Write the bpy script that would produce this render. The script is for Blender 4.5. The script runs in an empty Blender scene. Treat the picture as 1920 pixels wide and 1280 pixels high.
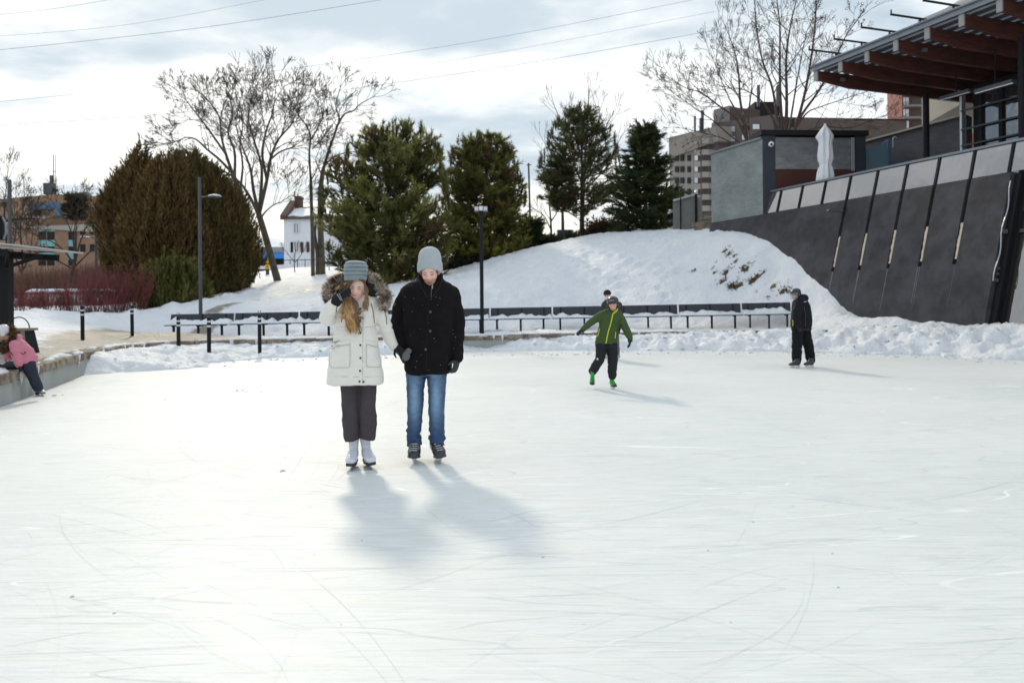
import bpy, math, random
import numpy as np
from mathutils import Vector, Matrix, noise

random.seed(7)
RNG = np.random.default_rng(7)
S = bpy.context.scene
COL = S.collection
rad = math.radians

# ---------------------------------------------------------------- camera
F, HOR, CX, CAMZ, ROLL = 1493.0, 573.0, 960.0, 1.42, rad(0.5)
cr, sr = math.cos(ROLL), math.sin(ROLL)
cam_data = bpy.data.cameras.new("camera")
cam = bpy.data.objects.new("camera", cam_data)
COL.objects.link(cam)
cam_data.sensor_width = 36.0
cam_data.lens = 36.0 * F / 1920.0
cam_data.shift_y = (HOR - 640.0) / 1920.0
cam_data.clip_start = 0.1
cam_data.clip_end = 3000.0
cam_data.dof.use_dof = True
cam_data.dof.focus_distance = 8.0
cam_data.dof.aperture_fstop = 2.4
cam.location = (0, 0, CAMZ)
cam.rotation_euler = (Matrix.Rotation(rad(90), 3, 'X') @ Matrix.Rotation(-ROLL, 3, 'Z')).to_euler()
S.camera = cam

# ---------------------------------------------------------------- sun and sky
SUN_EL = rad(33.0)
SUN_AZ = rad(-17.0)          # measured from +Y towards +X
sun_dir = Vector((math.sin(SUN_AZ) * math.cos(SUN_EL), math.cos(SUN_AZ) * math.cos(SUN_EL), math.sin(SUN_EL)))
sd = bpy.data.lights.new("sun", 'SUN')
sd.energy = 1.25
sd.angle = rad(5.0)
sd.color = (1.0, 0.88, 0.68)
sun = bpy.data.objects.new("sun", sd)
COL.objects.link(sun)
sun.location = (-20, 60, 60)
sun.rotation_euler = (-sun_dir).to_track_quat('-Z', 'Y').to_euler()

S.view_settings.view_transform = 'Standard'
S.view_settings.look = 'None'
S.view_settings.exposure = 0.30
S.view_settings.gamma = 1.0
S.view_settings.use_curve_mapping = False

W = bpy.data.worlds.new("World")
S.world = W
W.use_nodes = True
nt = W.node_tree
nt.nodes.clear()


class NG:
    """small helper to write node trees"""
    def __init__(self, tree):
        self.t = tree
    def n(self, kind, **kw):
        nd = self.t.nodes.new(kind)
        for k, v in kw.items():
            if k.startswith('i_'):
                nd.inputs[k[2:].replace('_', ' ')].default_value = v
            else:
                setattr(nd, k, v)
        return nd
    def l(self, a, b):
        self.t.links.new(a, b)
    def math(self, op, a, b=None, c=None, clamp=False):
        nd = self.n('ShaderNodeMath', operation=op, use_clamp=clamp)
        for i, x in enumerate((a, b, c)):
            if x is None:
                continue
            if hasattr(x, 'is_output'):
                self.l(x, nd.inputs[i])
            else:
                nd.inputs[i].default_value = x
        return nd.outputs[0]
    def mixc(self, f, a, b, mode='MIX'):
        nd = self.n('ShaderNodeMix', data_type='RGBA', blend_type=mode)
        for s_, x in ((nd.inputs['Factor'], f), (nd.inputs[6], a), (nd.inputs[7], b)):
            if hasattr(x, 'is_output'):
                self.l(x, s_)
            elif isinstance(x, (int, float)):
                s_.default_value = x
            else:
                s_.default_value = (*x, 1) if len(x) == 3 else x
        return nd.outputs[2]
    def noise(self, vec, scale, detail=3.0, rough=0.55, dist=0.0):
        nd = self.n('ShaderNodeTexNoise')
        nd.inputs['Scale'].default_value = scale
        nd.inputs['Detail'].default_value = detail
        nd.inputs['Roughness'].default_value = rough
        nd.inputs['Distortion'].default_value = dist
        if vec is not None:
            self.l(vec, nd.inputs['Vector'])
        return nd.outputs['Fac']
    def mapping(self, vec, loc=(0, 0, 0), rot=(0, 0, 0), scale=(1, 1, 1)):
        nd = self.n('ShaderNodeMapping')
        nd.inputs['Location'].default_value = loc
        nd.inputs['Rotation'].default_value = rot
        nd.inputs['Scale'].default_value = scale
        self.l(vec, nd.inputs['Vector'])
        return nd.outputs[0]
    def ramp(self, fac, stops):
        nd = self.n('ShaderNodeValToRGB')
        el = nd.color_ramp.elements
        while len(el) < len(stops):
            el.new(0.5)
        for e, (p, c) in zip(el, stops):
            e.position = p
            e.color = (*c, 1) if len(c) == 3 else c
        self.l(fac, nd.inputs[0])
        return nd.outputs[0]
    def smooth(self, x, a, b):
        nd = self.n('ShaderNodeMapRange', interpolation_type='SMOOTHSTEP')
        self.l(x, nd.inputs[0])
        nd.inputs[1].default_value = a
        nd.inputs[2].default_value = b
        return nd.outputs[0]


g = NG(nt)
tc = g.n('ShaderNodeTexCoord')
sky = g.n('ShaderNodeTexSky', sky_type='NISHITA', sun_disc=False)
sky.sun_elevation = SUN_EL
sky.sun_rotation = SUN_AZ
sky.air_density = 1.0
sky.dust_density = 1.5
skyc = g.n('ShaderNodeVectorMath', operation='SCALE')
g.l(sky.outputs[0], skyc.inputs[0])
skyc.inputs['Scale'].default_value = 0.10
sep = g.n('ShaderNodeSeparateXYZ')
g.l(tc.outputs['Generated'], sep.inputs[0])
dx_, dy_, dz_ = sep.outputs
hz = g.math('ADD', g.math('ABSOLUTE', dz_), 0.16)
cu = g.math('DIVIDE', dx_, hz)
cv = g.math('DIVIDE', dy_, hz)
comb = g.n('ShaderNodeCombineXYZ')
g.l(cu, comb.inputs[0]); g.l(cv, comb.inputs[1])
plane = comb.outputs[0]
n1 = g.noise(g.mapping(plane, loc=(20.5, 5.5, 0), scale=(0.8, 1.15, 1)), 1.15, 6, 0.5, 0.2)
n2 = g.noise(g.mapping(plane, loc=(9.1, 3.3, 2), scale=(1.2, 1.8, 1)), 2.6, 5, 0.55, 0.3)
dens = g.math('ADD', g.math('MULTIPLY', n1, 0.78), g.math('MULTIPLY', n2, 0.22))
thick = g.smooth(dens, 0.42, 0.60)          # 0 thin bright cloud, 1 thick grey cloud
dot = g.n('ShaderNodeVectorMath', operation='DOT_PRODUCT')
g.l(tc.outputs['Generated'], dot.inputs[0])
dot.inputs[1].default_value = sun_dir
glow = g.smooth(dot.outputs['Value'], 0.60, 1.0)
warm = g.math('SUBTRACT', 1.0, g.smooth(dz_, 0.02, 0.20))
lowglow = g.math('MULTIPLY', warm, g.math('MULTIPLY_ADD', g.smooth(dot.outputs['Value'], 0.3, 0.9), 0.6, 0.4))
thin_c = g.mixc(lowglow, (0.85, 0.895, 0.95), (1.08, 0.94, 0.62))
thin_c = g.mixc(g.math('MULTIPLY', glow, 0.7), thin_c, (1.12, 1.10, 1.02))
thick_c = g.mixc(g.math('MULTIPLY', warm, 0.5), (0.34, 0.45, 0.545), (0.56, 0.61, 0.635))
thick_c = g.mixc(g.math('MULTIPLY', glow, 0.55), thick_c, (0.70, 0.76, 0.80))
cloud = g.mixc(thick, thin_c, thick_c)
gap = g.smooth(g.noise(g.mapping(plane, loc=(1, 7, 5)), 0.9, 3), 0.62, 0.8)
skymix = g.mixc(g.math('MULTIPLY', gap, 0.35), cloud, skyc.outputs[0])
bg = g.n('ShaderNodeBackground')
g.l(skymix, bg.inputs[0])
bg.inputs[1].default_value = 1.0
wo = g.n('ShaderNodeOutputWorld')
g.l(bg.outputs[0], wo.inputs[0])


# ---------------------------------------------------------------- pixel to place
def P(px, py, D):
    dx, dy = px - CX, py - HOR
    u, v = dx * cr - dy * sr, dx * sr + dy * cr
    return Vector((u / F * D, D, CAMZ - v / F * D))


def G(px, py, z):
    dx, dy = px - CX, py - HOR
    v = dx * sr + dy * cr
    return P(px, py, (CAMZ - z) * F / v)


# ---------------------------------------------------------------- materials
MATS = {}


def mat(name, col, rough=0.6, var=0.12, vscale=6.0, bump=0.0, bscale=40.0, metal=0.0, col2=None, c2scale=3.0,
        c2lo=0.45, c2hi=0.6, attr=False, spec=0.5, sheen=0.0, coord='Object', stretch=(1, 1, 1), sub=0.0, island=0.0, trans=0.0):
    if name in MATS:
        return MATS[name]
    m = bpy.data.materials.new(name)
    m.use_nodes = True
    t = m.node_tree
    k = NG(t)
    b = t.nodes['Principled BSDF']
    tcn = k.n('ShaderNodeTexCoord')
    vec = k.mapping(tcn.outputs[coord], scale=stretch)
    base = k.n('ShaderNodeRGB')
    base.outputs[0].default_value = (*col, 1)
    c = base.outputs[0]
    if attr:
        a = k.n('ShaderNodeVertexColor', layer_name='tint')
        c = k.mixc(1.0, a.outputs[0], c, 'MULTIPLY')
    if col2 is not None:
        f = k.smooth(k.noise(vec, c2scale, 5), c2lo, c2hi)
        c = k.mixc(f, c, col2)
    if var > 0:
        nz = k.noise(vec, vscale, 6, 0.6)
        f = k.math('MULTIPLY_ADD', nz, var * 2.4, 1 - var * 1.2)
        sc = k.n('ShaderNodeVectorMath', operation='SCALE')
        k.l(c, sc.inputs[0]); k.l(f, sc.inputs['Scale'])
        c = sc.outputs[0]
    if island > 0:
        geo = k.n('ShaderNodeNewGeometry')
        f = k.math('MULTIPLY_ADD', geo.outputs['Random Per Island'], island * 2, 1 - island)
        sc = k.n('ShaderNodeVectorMath', operation='SCALE')
        k.l(c, sc.inputs[0]); k.l(f, sc.inputs['Scale'])
        c = sc.outputs[0]
    k.l(c, b.inputs['Base Color'])
    b.inputs['Roughness'].default_value = rough
    b.inputs['Metallic'].default_value = metal
    b.inputs['Specular IOR Level'].default_value = spec
    if sheen:
        b.inputs['Sheen Weight'].default_value = sheen
    if sub:
        b.inputs['Subsurface Weight'].default_value = sub
        b.inputs['Subsurface Radius'].default_value = (0.02, 0.008, 0.005)
        b.inputs['Subsurface Scale'].default_value = 1.0
    if bump > 0:
        bn = k.n('ShaderNodeBump')
        bn.inputs['Strength'].default_value = 1.0
        bn.inputs['Distance'].default_value = bump
        k.l(k.noise(vec, bscale, 5, 0.6), bn.inputs['Height'])
        k.l(bn.outputs[0], b.inputs['Normal'])
    if trans:
        tr = k.n('ShaderNodeBsdfTranslucent')
        k.l(c, tr.inputs[0])
        mx = k.n('ShaderNodeMixShader')
        mx.inputs[0].default_value = trans
        k.l(b.outputs[0], mx.inputs[1]); k.l(tr.outputs[0], mx.inputs[2])
        k.l(mx.outputs[0], t.nodes['Material Output'].inputs[0])
    MATS[name] = m
    return m


def mat_glass(name, tint, rough=0.04, dark=0.6):
    m = bpy.data.materials.new(name)
    m.use_nodes = True
    t = m.node_tree
    k = NG(t)
    b = t.nodes['Principled BSDF']
    b.inputs['Base Color'].default_value = (*tint, 1)
    b.inputs['Roughness'].default_value = rough
    b.inputs['Specular IOR Level'].default_value = 1.0
    b.inputs['IOR'].default_value = 1.9
    b.inputs['Coat Weight'].default_value = dark
    b.inputs['Coat Roughness'].default_value = 0.02
    tcn = k.n('ShaderNodeTexCoord')
    bn = k.n('ShaderNodeBump')
    bn.inputs['Strength'].default_value = 0.35
    bn.inputs['Distance'].default_value = 0.02
    k.l(k.noise(tcn.outputs['Object'], 1.6, 2), bn.inputs['Height'])
    k.l(bn.outputs[0], b.inputs['Normal'])
    k.l(bn.outputs[0], b.inputs['Coat Normal'])
    return m


def mat_brick(name, c1, c2, mortar, sx=0.22, sy=0.075, rough=0.8, bump=0.004):
    m = bpy.data.materials.new(name)
    m.use_nodes = True
    t = m.node_tree
    k = NG(t)
    b = t.nodes['Principled BSDF']
    geo = k.n('ShaderNodeNewGeometry')
    tcn = k.n('ShaderNodeTexCoord')
    sp = k.n('ShaderNodeSeparateXYZ'); k.l(tcn.outputs['Object'], sp.inputs[0])
    nn = k.n('ShaderNodeSeparateXYZ'); k.l(geo.outputs['Normal'], nn.inputs[0])
    # horizontal coordinate along the wall: x*(-ny)+y*nx
    hcoord = k.math('ADD', k.math('MULTIPLY', sp.outputs[0], k.math('MULTIPLY', nn.outputs[1], -1)), k.math('MULTIPLY', sp.outputs[1], nn.outputs[0]))
    cb = k.n('ShaderNodeCombineXYZ'); k.l(hcoord, cb.inputs[0]); k.l(sp.outputs[2], cb.inputs[1])
    br = k.n('ShaderNodeTexBrick')
    k.l(cb.outputs[0], br.inputs['Vector'])
    br.inputs['Color1'].default_value = (*c1, 1)
    br.inputs['Color2'].default_value = (*c2, 1)
    br.inputs['Mortar'].default_value = (*mortar, 1)
    br.inputs['Scale'].default_value = 1.0
    br.inputs['Mortar Size'].default_value = 0.006 * (sy / 0.075)
    br.inputs['Brick Width'].default_value = sx
    br.inputs['Row Height'].default_value = sy
    nz = k.noise(tcn.outputs['Object'], 1.2, 5)
    c = k.mixc(0.35, br.outputs[0], k.ramp(nz, [(0.3, tuple(x * 0.6 for x in c1)), (0.7, tuple(min(1, x * 1.3) for x in c2))]))
    k.l(c, b.inputs['Base Color'])
    b.inputs['Roughness'].default_value = rough
    bn = k.n('ShaderNodeBump'); bn.inputs['Distance'].default_value = bump
    k.l(k.math('SUBTRACT', 1.0, br.outputs['Fac']), bn.inputs['Height'])
    k.l(bn.outputs[0], b.inputs['Normal'])
    return m


# ---------------------------------------------------------------- mesh building
ORIG = {}
OFF = {}


def tagit(o, label=None, cat=None, group=None, kind=None):
    if label: o['label'] = label
    if cat: o['category'] = cat
    if group: o['group'] = group
    if kind: o['kind'] = kind
    return o


def thing(name, label, cat, loc=(0, 0, 0), group=None):
    o = bpy.data.objects.new(name, None)
    o.empty_display_size = 0.2
    COL.objects.link(o)
    o.location = loc
    ORIG[o.name] = Vector(loc)
    return tagit(o, label, cat, group)


def link_mesh(name, me, material, parent=None, origin=None, smooth=False):
    """vertices are in place; the object's origin goes to the parent's origin (or to origin)."""
    o = bpy.data.objects.new(name, me)
    COL.objects.link(o)
    off = ORIG[parent.name] if parent is not None else Vector(origin if origin is not None else (0, 0, 0))
    if off.length > 0:
        me.transform(Matrix.Translation(-off))
    if parent is not None:
        o.parent = parent
    else:
        o.location = off
    ORIG[o.name] = off.copy()
    OFF[me.name] = off.copy()
    if isinstance(material, (list, tuple)):
        for m_ in material:
            me.materials.append(m_)
    elif material is not None:
        me.materials.append(material)
    if smooth:
        me.polygons.foreach_set('use_smooth', [True] * len(me.polygons))
    me.update()
    return o


class MB:
    def __init__(self):
        self.v, self.f = [], []
    def add(self, vs, fs):
        n = len(self.v)
        self.v.extend([tuple(x) for x in vs])
        self.f.extend([[i + n for i in q] for q in fs])
        return self
    def hexa(self, b, t):
        """b, t: four bottom and four top corners (counter-clockwise from above)"""
        return self.add(list(b) + list(t), [[3, 2, 1, 0], [4, 5, 6, 7], [0, 1, 5, 4], [1, 2, 6, 5], [2, 3, 7, 6], [3, 0, 4, 7]])
    def box(self, c, size, rz=0.0, M=None):
        x, y, z = (s / 2 for s in size)
        R_ = Matrix.Rotation(rz, 3, 'Z') if M is None else M
        c = Vector(c)
        q = [c + R_ @ Vector(p) for p in ((-x, -y, -z), (x, -y, -z), (x, y, -z), (-x, y, -z), (-x, -y, z), (x, -y, z), (x, y, z), (-x, y, z))]
        return self.hexa(q[:4], q[4:])
    def prism(self, pts, z0, z1):
        n = len(pts)
        vs = [(p[0], p[1], z0) for p in pts] + [(p[0], p[1], z1) for p in pts]
        fs = [list(range(n))[::-1], list(range(n, 2 * n))] + [[i, (i + 1) % n, n + (i + 1) % n, n + i] for i in range(n)]
        return self.add(vs, fs)
    def bar(self, a, b, w, h=None, up=(0, 0, 1)):
        """square bar from a to b"""
        h = w if h is None else h
        a, b = Vector(a), Vector(b)
        d = (b - a).normalized()
        s = d.cross(Vector(up))
        if s.length < 1e-3:
            s = d.cross(Vector((0, 1, 0)))
        s.normalize()
        u = s.cross(d).normalized()
        q = []
        for p in (a, b):
            q += [p - s * w / 2 - u * h / 2, p + s * w / 2 - u * h / 2, p + s * w / 2 + u * h / 2, p - s * w / 2 + u * h / 2]
        return self.add(q, [[0, 1, 2, 3], [7, 6, 5, 4], [0, 4, 5, 1], [1, 5, 6, 2], [2, 6, 7, 3], [3, 7, 4, 0]])
    def tube(self, pts, radii, n=6, caps=True):
        pts = [Vector(p) for p in pts]
        if isinstance(radii, (int, float)):
            radii = [radii] * len(pts)
        vs, fs = [], []
        ref = None
        for i, p in enumerate(pts):
            d = (pts[min(i + 1, len(pts) - 1)] - pts[max(i - 1, 0)])
            if d.length < 1e-9:
                d = Vector((0, 0, 1))
            d.normalize()
            if ref is None:
                ref = d.orthogonal().normalized()
            a = (ref - d * ref.dot(d))
            a = a.normalized() if a.length > 1e-6 else d.orthogonal().normalized()
            ref = a
            b = d.cross(a)
            for k in range(n):
                an = 2 * math.pi * k / n
                vs.append(p + (a * math.cos(an) + b * math.sin(an)) * radii[i])
        for i in range(len(pts) - 1):
            for k in range(n):
                k2 = (k + 1) % n
                fs.append([i * n + k, i * n + k2, (i + 1) * n + k2, (i + 1) * n + k])
        if caps:
            fs.append(list(range(n))[::-1])
            fs.append([(len(pts) - 1) * n + k for k in range(n)])
        return self.add(vs, fs)
    def ball(self, c, r, seg=12, rings=8, M=None):
        c = Vector(c)
        if isinstance(r, (int, float)):
            r = (r, r, r)
        vs, fs = [], []
        for i in range(1, rings):
            th = math.pi * i / rings
            for k in range(seg):
                ph = 2 * math.pi * k / seg
                p = Vector((r[0] * math.sin(th) * math.cos(ph), r[1] * math.sin(th) * math.sin(ph), r[2] * math.cos(th)))
                vs.append(c + (M @ p if M is not None else p))
        top = Vector((0, 0, r[2])); bot = Vector((0, 0, -r[2]))
        if M is not None:
            top, bot = M @ top, M @ bot
        vs += [c + top, c + bot]
        T, B_ = len(vs) - 2, len(vs) - 1
        for i in range(rings - 2):
            for k in range(seg):
                k2 = (k + 1) % seg
                fs.append([i * seg + k, (i + 1) * seg + k, (i + 1) * seg + k2, i * seg + k2])
        for k in range(seg):
            k2 = (k + 1) % seg
            fs.append([T, k, k2])
            fs.append([B_, (rings - 2) * seg + k2, (rings - 2) * seg + k])
        return self.add(vs, fs)
    def loft(self, rings, caps=True):
        """rings: list of rings with the same number of points"""
        n = len(rings[0])
        vs = [p for r in rings for p in r]
        fs = []
        for i in range(len(rings) - 1):
            for k in range(n):
                k2 = (k + 1) % n
                fs.append([i * n + k, i * n + k2, (i + 1) * n + k2, (i + 1) * n + k])
        if caps:
            fs.append(list(range(n))[::-1])
            fs.append([(len(rings) - 1) * n + k for k in range(n)])
        return self.add(vs, fs)
    def mesh(self, name):
        me = bpy.data.meshes.new(name)
        me.from_pydata(self.v, [], self.f)
        return me
    def build(self, name, material, parent=None, origin=None, smooth=False):
        return link_mesh(name, self.mesh(name), material, parent, origin, smooth)


def np_mesh(name, verts, faces, nside):
    """fast mesh from numpy arrays; faces all with nside corners"""
    me = bpy.data.meshes.new(name)
    nv, nf = len(verts), len(faces)
    me.vertices.add(nv)
    me.vertices.foreach_set('co', np.asarray(verts, dtype=np.float32).ravel())
    me.loops.add(nf * nside)
    me.loops.foreach_set('vertex_index', np.asarray(faces, dtype=np.int32).ravel())
    me.polygons.add(nf)
    me.polygons.foreach_set('loop_start', np.arange(nf, dtype=np.int32) * nside)
    me.update(calc_edges=True)
    return me


def fbm(p, oct=4, lac=2.0, gain=0.5):
    a, s_ = 1.0, 0.0
    p = Vector(p)
    for _ in range(oct):
        s_ += a * noise.noise(p)
        p = p * lac + Vector((3.1, 1.7, 5.3))
        a *= gain
    return s_


def copy_tree(o, parent=None):
    c = o.copy()
    COL.objects.link(c)
    if parent is not None:
        c.parent = parent
    ORIG[c.name] = ORIG[o.name].copy()
    for ch in list(o.children):
        copy_tree(ch, c)
    return c
# ---------------------------------------------------------------- ground materials
def mat_snow(name, patch=False):
    m = bpy.data.materials.new(name)
    m.use_nodes = True
    t = m.node_tree
    k = NG(t)
    b = t.nodes['Principled BSDF']
    tcn = k.n('ShaderNodeTexCoord')
    v = tcn.outputs['Object']
    c = k.ramp(k.noise(v, 0.7, 6), [(0.3, (0.78, 0.80, 0.84)), (0.7, (0.90, 0.90, 0.91))])
    if patch:   # dead grass and earth where the snow has worn thin, wet slush on the paving
        at = k.n('ShaderNodeVertexColor', layer_name='tint')
        se = k.n('ShaderNodeSeparateColor'); k.l(at.outputs[0], se.inputs[0])
        nz = k.noise(v, 5.5, 6, 0.62)
        f = k.smooth(k.math('ADD', k.math('MULTIPLY', se.outputs[0], 0.62), k.math('MULTIPLY', nz, 0.62)), 0.74, 0.80)
        earth = k.ramp(k.noise(v, 14, 5), [(0.35, (0.07, 0.045, 0.025)), (0.65, (0.24, 0.18, 0.10))])
        c = k.mixc(f, c, earth)
        n3 = k.noise(k.mapping(v, scale=(0.45, 1.3, 1)), 1.6, 6, 0.6)
        f2 = k.smooth(k.math('ADD', k.math('MULTIPLY', se.outputs[1], 0.8), k.math('MULTIPLY', n3, 0.8)), 0.80, 0.97)
        wet = k.ramp(k.noise(v, 2.4, 6), [(0.3, (0.25, 0.23, 0.20)), (0.7, (0.42, 0.38, 0.32))])
        c = k.mixc(f2, c, wet)
        r = k.math('MULTIPLY_ADD', f2, -0.30, 0.62)
        k.l(r, b.inputs['Roughness'])
    else:
        b.inputs['Roughness'].default_value = 0.6
    k.l(c, b.inputs['Base Color'])
    b.inputs['Specular IOR Level'].default_value = 0.3
    bn = k.n('ShaderNodeBump'); bn.inputs['Distance'].default_value = 0.085
    hh = k.math('ADD', k.noise(v, 7, 6, 0.65), k.math('MULTIPLY', k.noise(v, 1.6, 4), 1.2))
    k.l(hh, bn.inputs['Height']); k.l(bn.outputs[0], b.inputs['Normal'])
    return m


def mat_ice():
    m = bpy.data.materials.new('rink_ice')
    m.use_nodes = True
    t = m.node_tree
    k = NG(t)
    b = t.nodes['Principled BSDF']
    tcn = k.n('ShaderNodeTexCoord')
    v = tcn.outputs['Object']
    big = k.noise(v, 0.28, 5, 0.6)
    c = k.ramp(big, [(0.32, (0.69, 0.715, 0.69)), (0.62, (0.82, 0.82, 0.79))])
    frost = k.noise(k.mapping(v, rot=(0, 0, 0.2), scale=(1, 3.5, 1)), 2.2, 8, 0.7)
    c = k.mixc(k.math('MULTIPLY', k.smooth(frost, 0.45, 0.62), 0.45), c, (0.80, 0.82, 0.83))
    smudge = k.smooth(k.noise(v, 0.55, 8, 0.68), 0.56, 0.70)
    c = k.mixc(k.math('MULTIPLY', smudge, 0.45), c, (0.52, 0.60, 0.62))
    scr = None
    light = None
    # skate cuts: thin contour lines of long stretched noises at several headings
    for i, (ang, sx, sy, sc, w, dist) in enumerate([(0.15, 0.16, 1.0, 1.3, 0.0035, 0.0), (1.0, 0.22, 1.0, 1.0, 0.003, 0.4), (-0.7, 0.2, 1.0, 1.15, 0.003, 0.3),
                                              (0.45, 0.12, 1.0, 2.6, 0.0045, 0.2), (-0.25, 0.14, 1.0, 3.2, 0.006, 0.0), (2.0, 0.35, 1.0, 0.8, 0.0022, 0.5), (1.5, 0.1, 1.0, 3.1, 0.005, 0.2)]):
        nz = k.noise(k.mapping(v, loc=(i * 7.3, i * 3.1, i), rot=(0, 0, ang), scale=(sx, sy, 1)), sc, 1.0, 0.4, dist)
        d = k.math('ABSOLUTE', k.math('SUBTRACT', nz, 0.5 + 0.03 * (i % 3 - 1)))
        line = k.math('SUBTRACT', 1.0, k.smooth(d, w * 0.3, w))
        msk = k.smooth(k.noise(k.mapping(v, loc=(i * 2.1, 5 + i, 0)), 0.9, 4, 0.6), 0.46, 0.60)
        line = k.math('MULTIPLY', line, msk)
        if i % 2:
            light = line if light is None else k.math('MAXIMUM', light, line)
        else:
            scr = line if scr is None else k.math('MAXIMUM', scr, line)
    fine = k.noise(k.mapping(v, rot=(0, 0, 0.35), scale=(0.6, 14, 1)), 5, 6, 0.7)
    fine2 = k.noise(k.mapping(v, rot=(0, 0, -0.5), scale=(0.5, 16, 1)), 4, 6, 0.7)
    c = k.mixc(k.math('MULTIPLY', k.smooth(fine, 0.48, 0.66), 0.6), c, (0.54, 0.61, 0.62))
    c = k.mixc(k.math('MULTIPLY', k.smooth(fine2, 0.50, 0.66), 0.55), c, (0.93, 0.94, 0.95))
    c = k.mixc(k.math('MULTIPLY', scr, 0.3), c, (0.42, 0.51, 0.52))
    c = k.mixc(k.math('MULTIPLY', light, 0.8), c, (0.95, 0.96, 0.96))
    k.l(c, b.inputs['Base Color'])
    b.inputs['IOR'].default_value = 1.31
    k.l(k.math('MULTIPLY_ADD', frost, 0.30, 0.34), b.inputs['Roughness'])
    b.inputs['Specular IOR Level'].default_value = 0.55
    bn = k.n('ShaderNodeBump'); bn.inputs['Distance'].default_value = 0.006
    h = k.math('ADD', k.math('MULTIPLY', k.noise(v, 3, 7, 0.7), 0.7), k.math('MULTIPLY', k.math('ADD', scr, light), -0.35))
    h = k.math('ADD', h, k.math('MULTIPLY', fine, 0.25))
    k.l(h, bn.inputs['Height']); k.l(bn.outputs[0], b.inputs['Normal'])
    return m


M_SNOW = mat_snow('snow')
M_GROUND = mat_snow('snowy_ground', True)
M_ICE = mat_ice()

# ---------------------------------------------------------------- rink outline (plan)
def smooth_line(pts, n=12):
    out = []
    pts = [Vector((p[0], p[1], p[2] if len(p) > 2 else 0)) for p in pts]
    for i in range(len(pts) - 1):
        p0, p1, p2, p3 = pts[max(i - 1, 0)], pts[i], pts[i + 1], pts[min(i + 2, len(pts) - 1)]
        for k in range(n):
            t = k / n
            out.append(0.5 * ((2 * p1) + (p2 - p0) * t + (2 * p0 - 5 * p1 + 4 * p2 - p3) * t * t + (3 * p1 - p0 - 3 * p2 + p3) * t ** 3))
    out.append(pts[-1])
    return out


# x, y, top height of the kerb wall
CURB = smooth_line([(-4.6, -14, .45), (-4.9, -4, .45), (-5.9, 5.5, .45), (-7.55, 11.6, .45), (-8.8, 15.6, .45), (-9.75, 18.6, .45), (-10.1, 20.9, .45), (-9.6, 23.0, .45), (-7.7, 23.9, .45),
                    (-4.5, 24.5, .45), (-1.0, 25.3, .46), (2.4, 25.9, .48), (5.4, 25.9, .5), (8.4, 25.3, .53), (11.0, 23.9, .55), (13.2, 21.6, .55), (14.6, 18.5, .55), (15.4, 14, .5), (15.6, 5, .5), (15.6, -14, .5)], 10)
CN = np.array([(p.x, p.y) for p in CURB])
CZ = np.array([p.z for p in CURB])


def inside_rink(x, y):
    """vectorised point in polygon"""
    x = np.asarray(x); y = np.asarray(y)
    ins = np.zeros(x.shape, bool)
    n = len(CN)
    for i in range(n):
        x1, y1 = CN[i]; x2, y2 = CN[(i + 1) % n]
        if y1 == y2:
            continue
        c = ((y1 > y) != (y2 > y)) & (x < (x2 - x1) * (y - y1) / (y2 - y1) + x1)
        ins ^= c
    return ins


def nearest_curb(x, y):
    a = CN[:-1]; b = CN[1:]
    ab = b - a
    L2 = (ab ** 2).sum(1)
    p = np.stack([x, y], -1)[:, None, :]
    t = np.clip(((p - a) * ab).sum(-1) / L2, 0, 1)
    q = a + t[..., None] * ab
    d2 = ((p - q) ** 2).sum(-1)
    i = d2.argmin(1)
    r = np.arange(len(i))
    qq = q[r, i]; tt = t[r, i]
    z = CZ[:-1][i] * (1 - tt) + CZ[1:][i] * tt
    return qq, z, np.sqrt(d2[r, i])


# ---------------------------------------------------------------- building frame: s runs along the leaning wall, t away from the rink
T0 = Vector((13.82, 24.0)); UW = Vector((0.356, -0.934)); NW = Vector((0.934, 0.356))
BATTER = 0.26
def WP(s, t, z):
    q = T0 + UW * s + NW * t
    return Vector((q.x, q.y, z))
def WF(s, z, t=0.0):      # on the leaning face
    return WP(s, t - (5.11 - z) * BATTER, z)


# ---------------------------------------------------------------- terrain heights from measured places
ctrl = [P(*a) for a in [
    (100, 584, 34), (200, 578, 35), (20, 596, 30), (320, 570, 37), (440, 560, 38), (560, 556, 36), (420, 572, 33.5), (620, 552, 36),
    (470, 540, 42), (521, 529, 46), (603, 516, 50), (560, 500, 60), (640, 500, 60), (500, 507, 62), (590, 497, 80), (480, 505, 90),
    (720, 525, 42), (800, 515, 42), (870, 510, 40), (905, 492, 40.5), (1000, 463, 42), (1100, 441, 43), (1160, 433, 43), (1220, 430, 43), (1300, 430, 41),
    (1340, 430, 38.2), (1000, 520, 35), (1100, 505, 35), (1200, 500, 35), (1300, 500, 34), (900, 545, 34), (800, 555, 34), (700, 560, 34),
    (1055, 457, 47), (1090, 446, 50), (1200, 436, 50), (950, 490, 47), (100, 560, 55), (0, 560, 60), (200, 560, 70),
]]
def wall_hit(px, py):
    # where the sight line meets the leaning face
    o = Vector((0, 0, CAMZ)); d = P(px, py, 1.0) - o
    nrm = (WF(1, 1) - WF(0, 1)).cross(WF(0, 2) - WF(0, 1))
    return o + d * ((WF(0, 1) - o).dot(nrm) / d.dot(nrm))
_bl = [(1345, 431), (1385, 433), (1412, 441), (1440, 453), (1460, 465), (1480, 481), (1500, 497), (1520, 515), (1540, 535), (1560, 555), (1578, 573), (1592, 586), (1625, 598), (1700, 603), (1780, 605), (1855, 605)]
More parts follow.
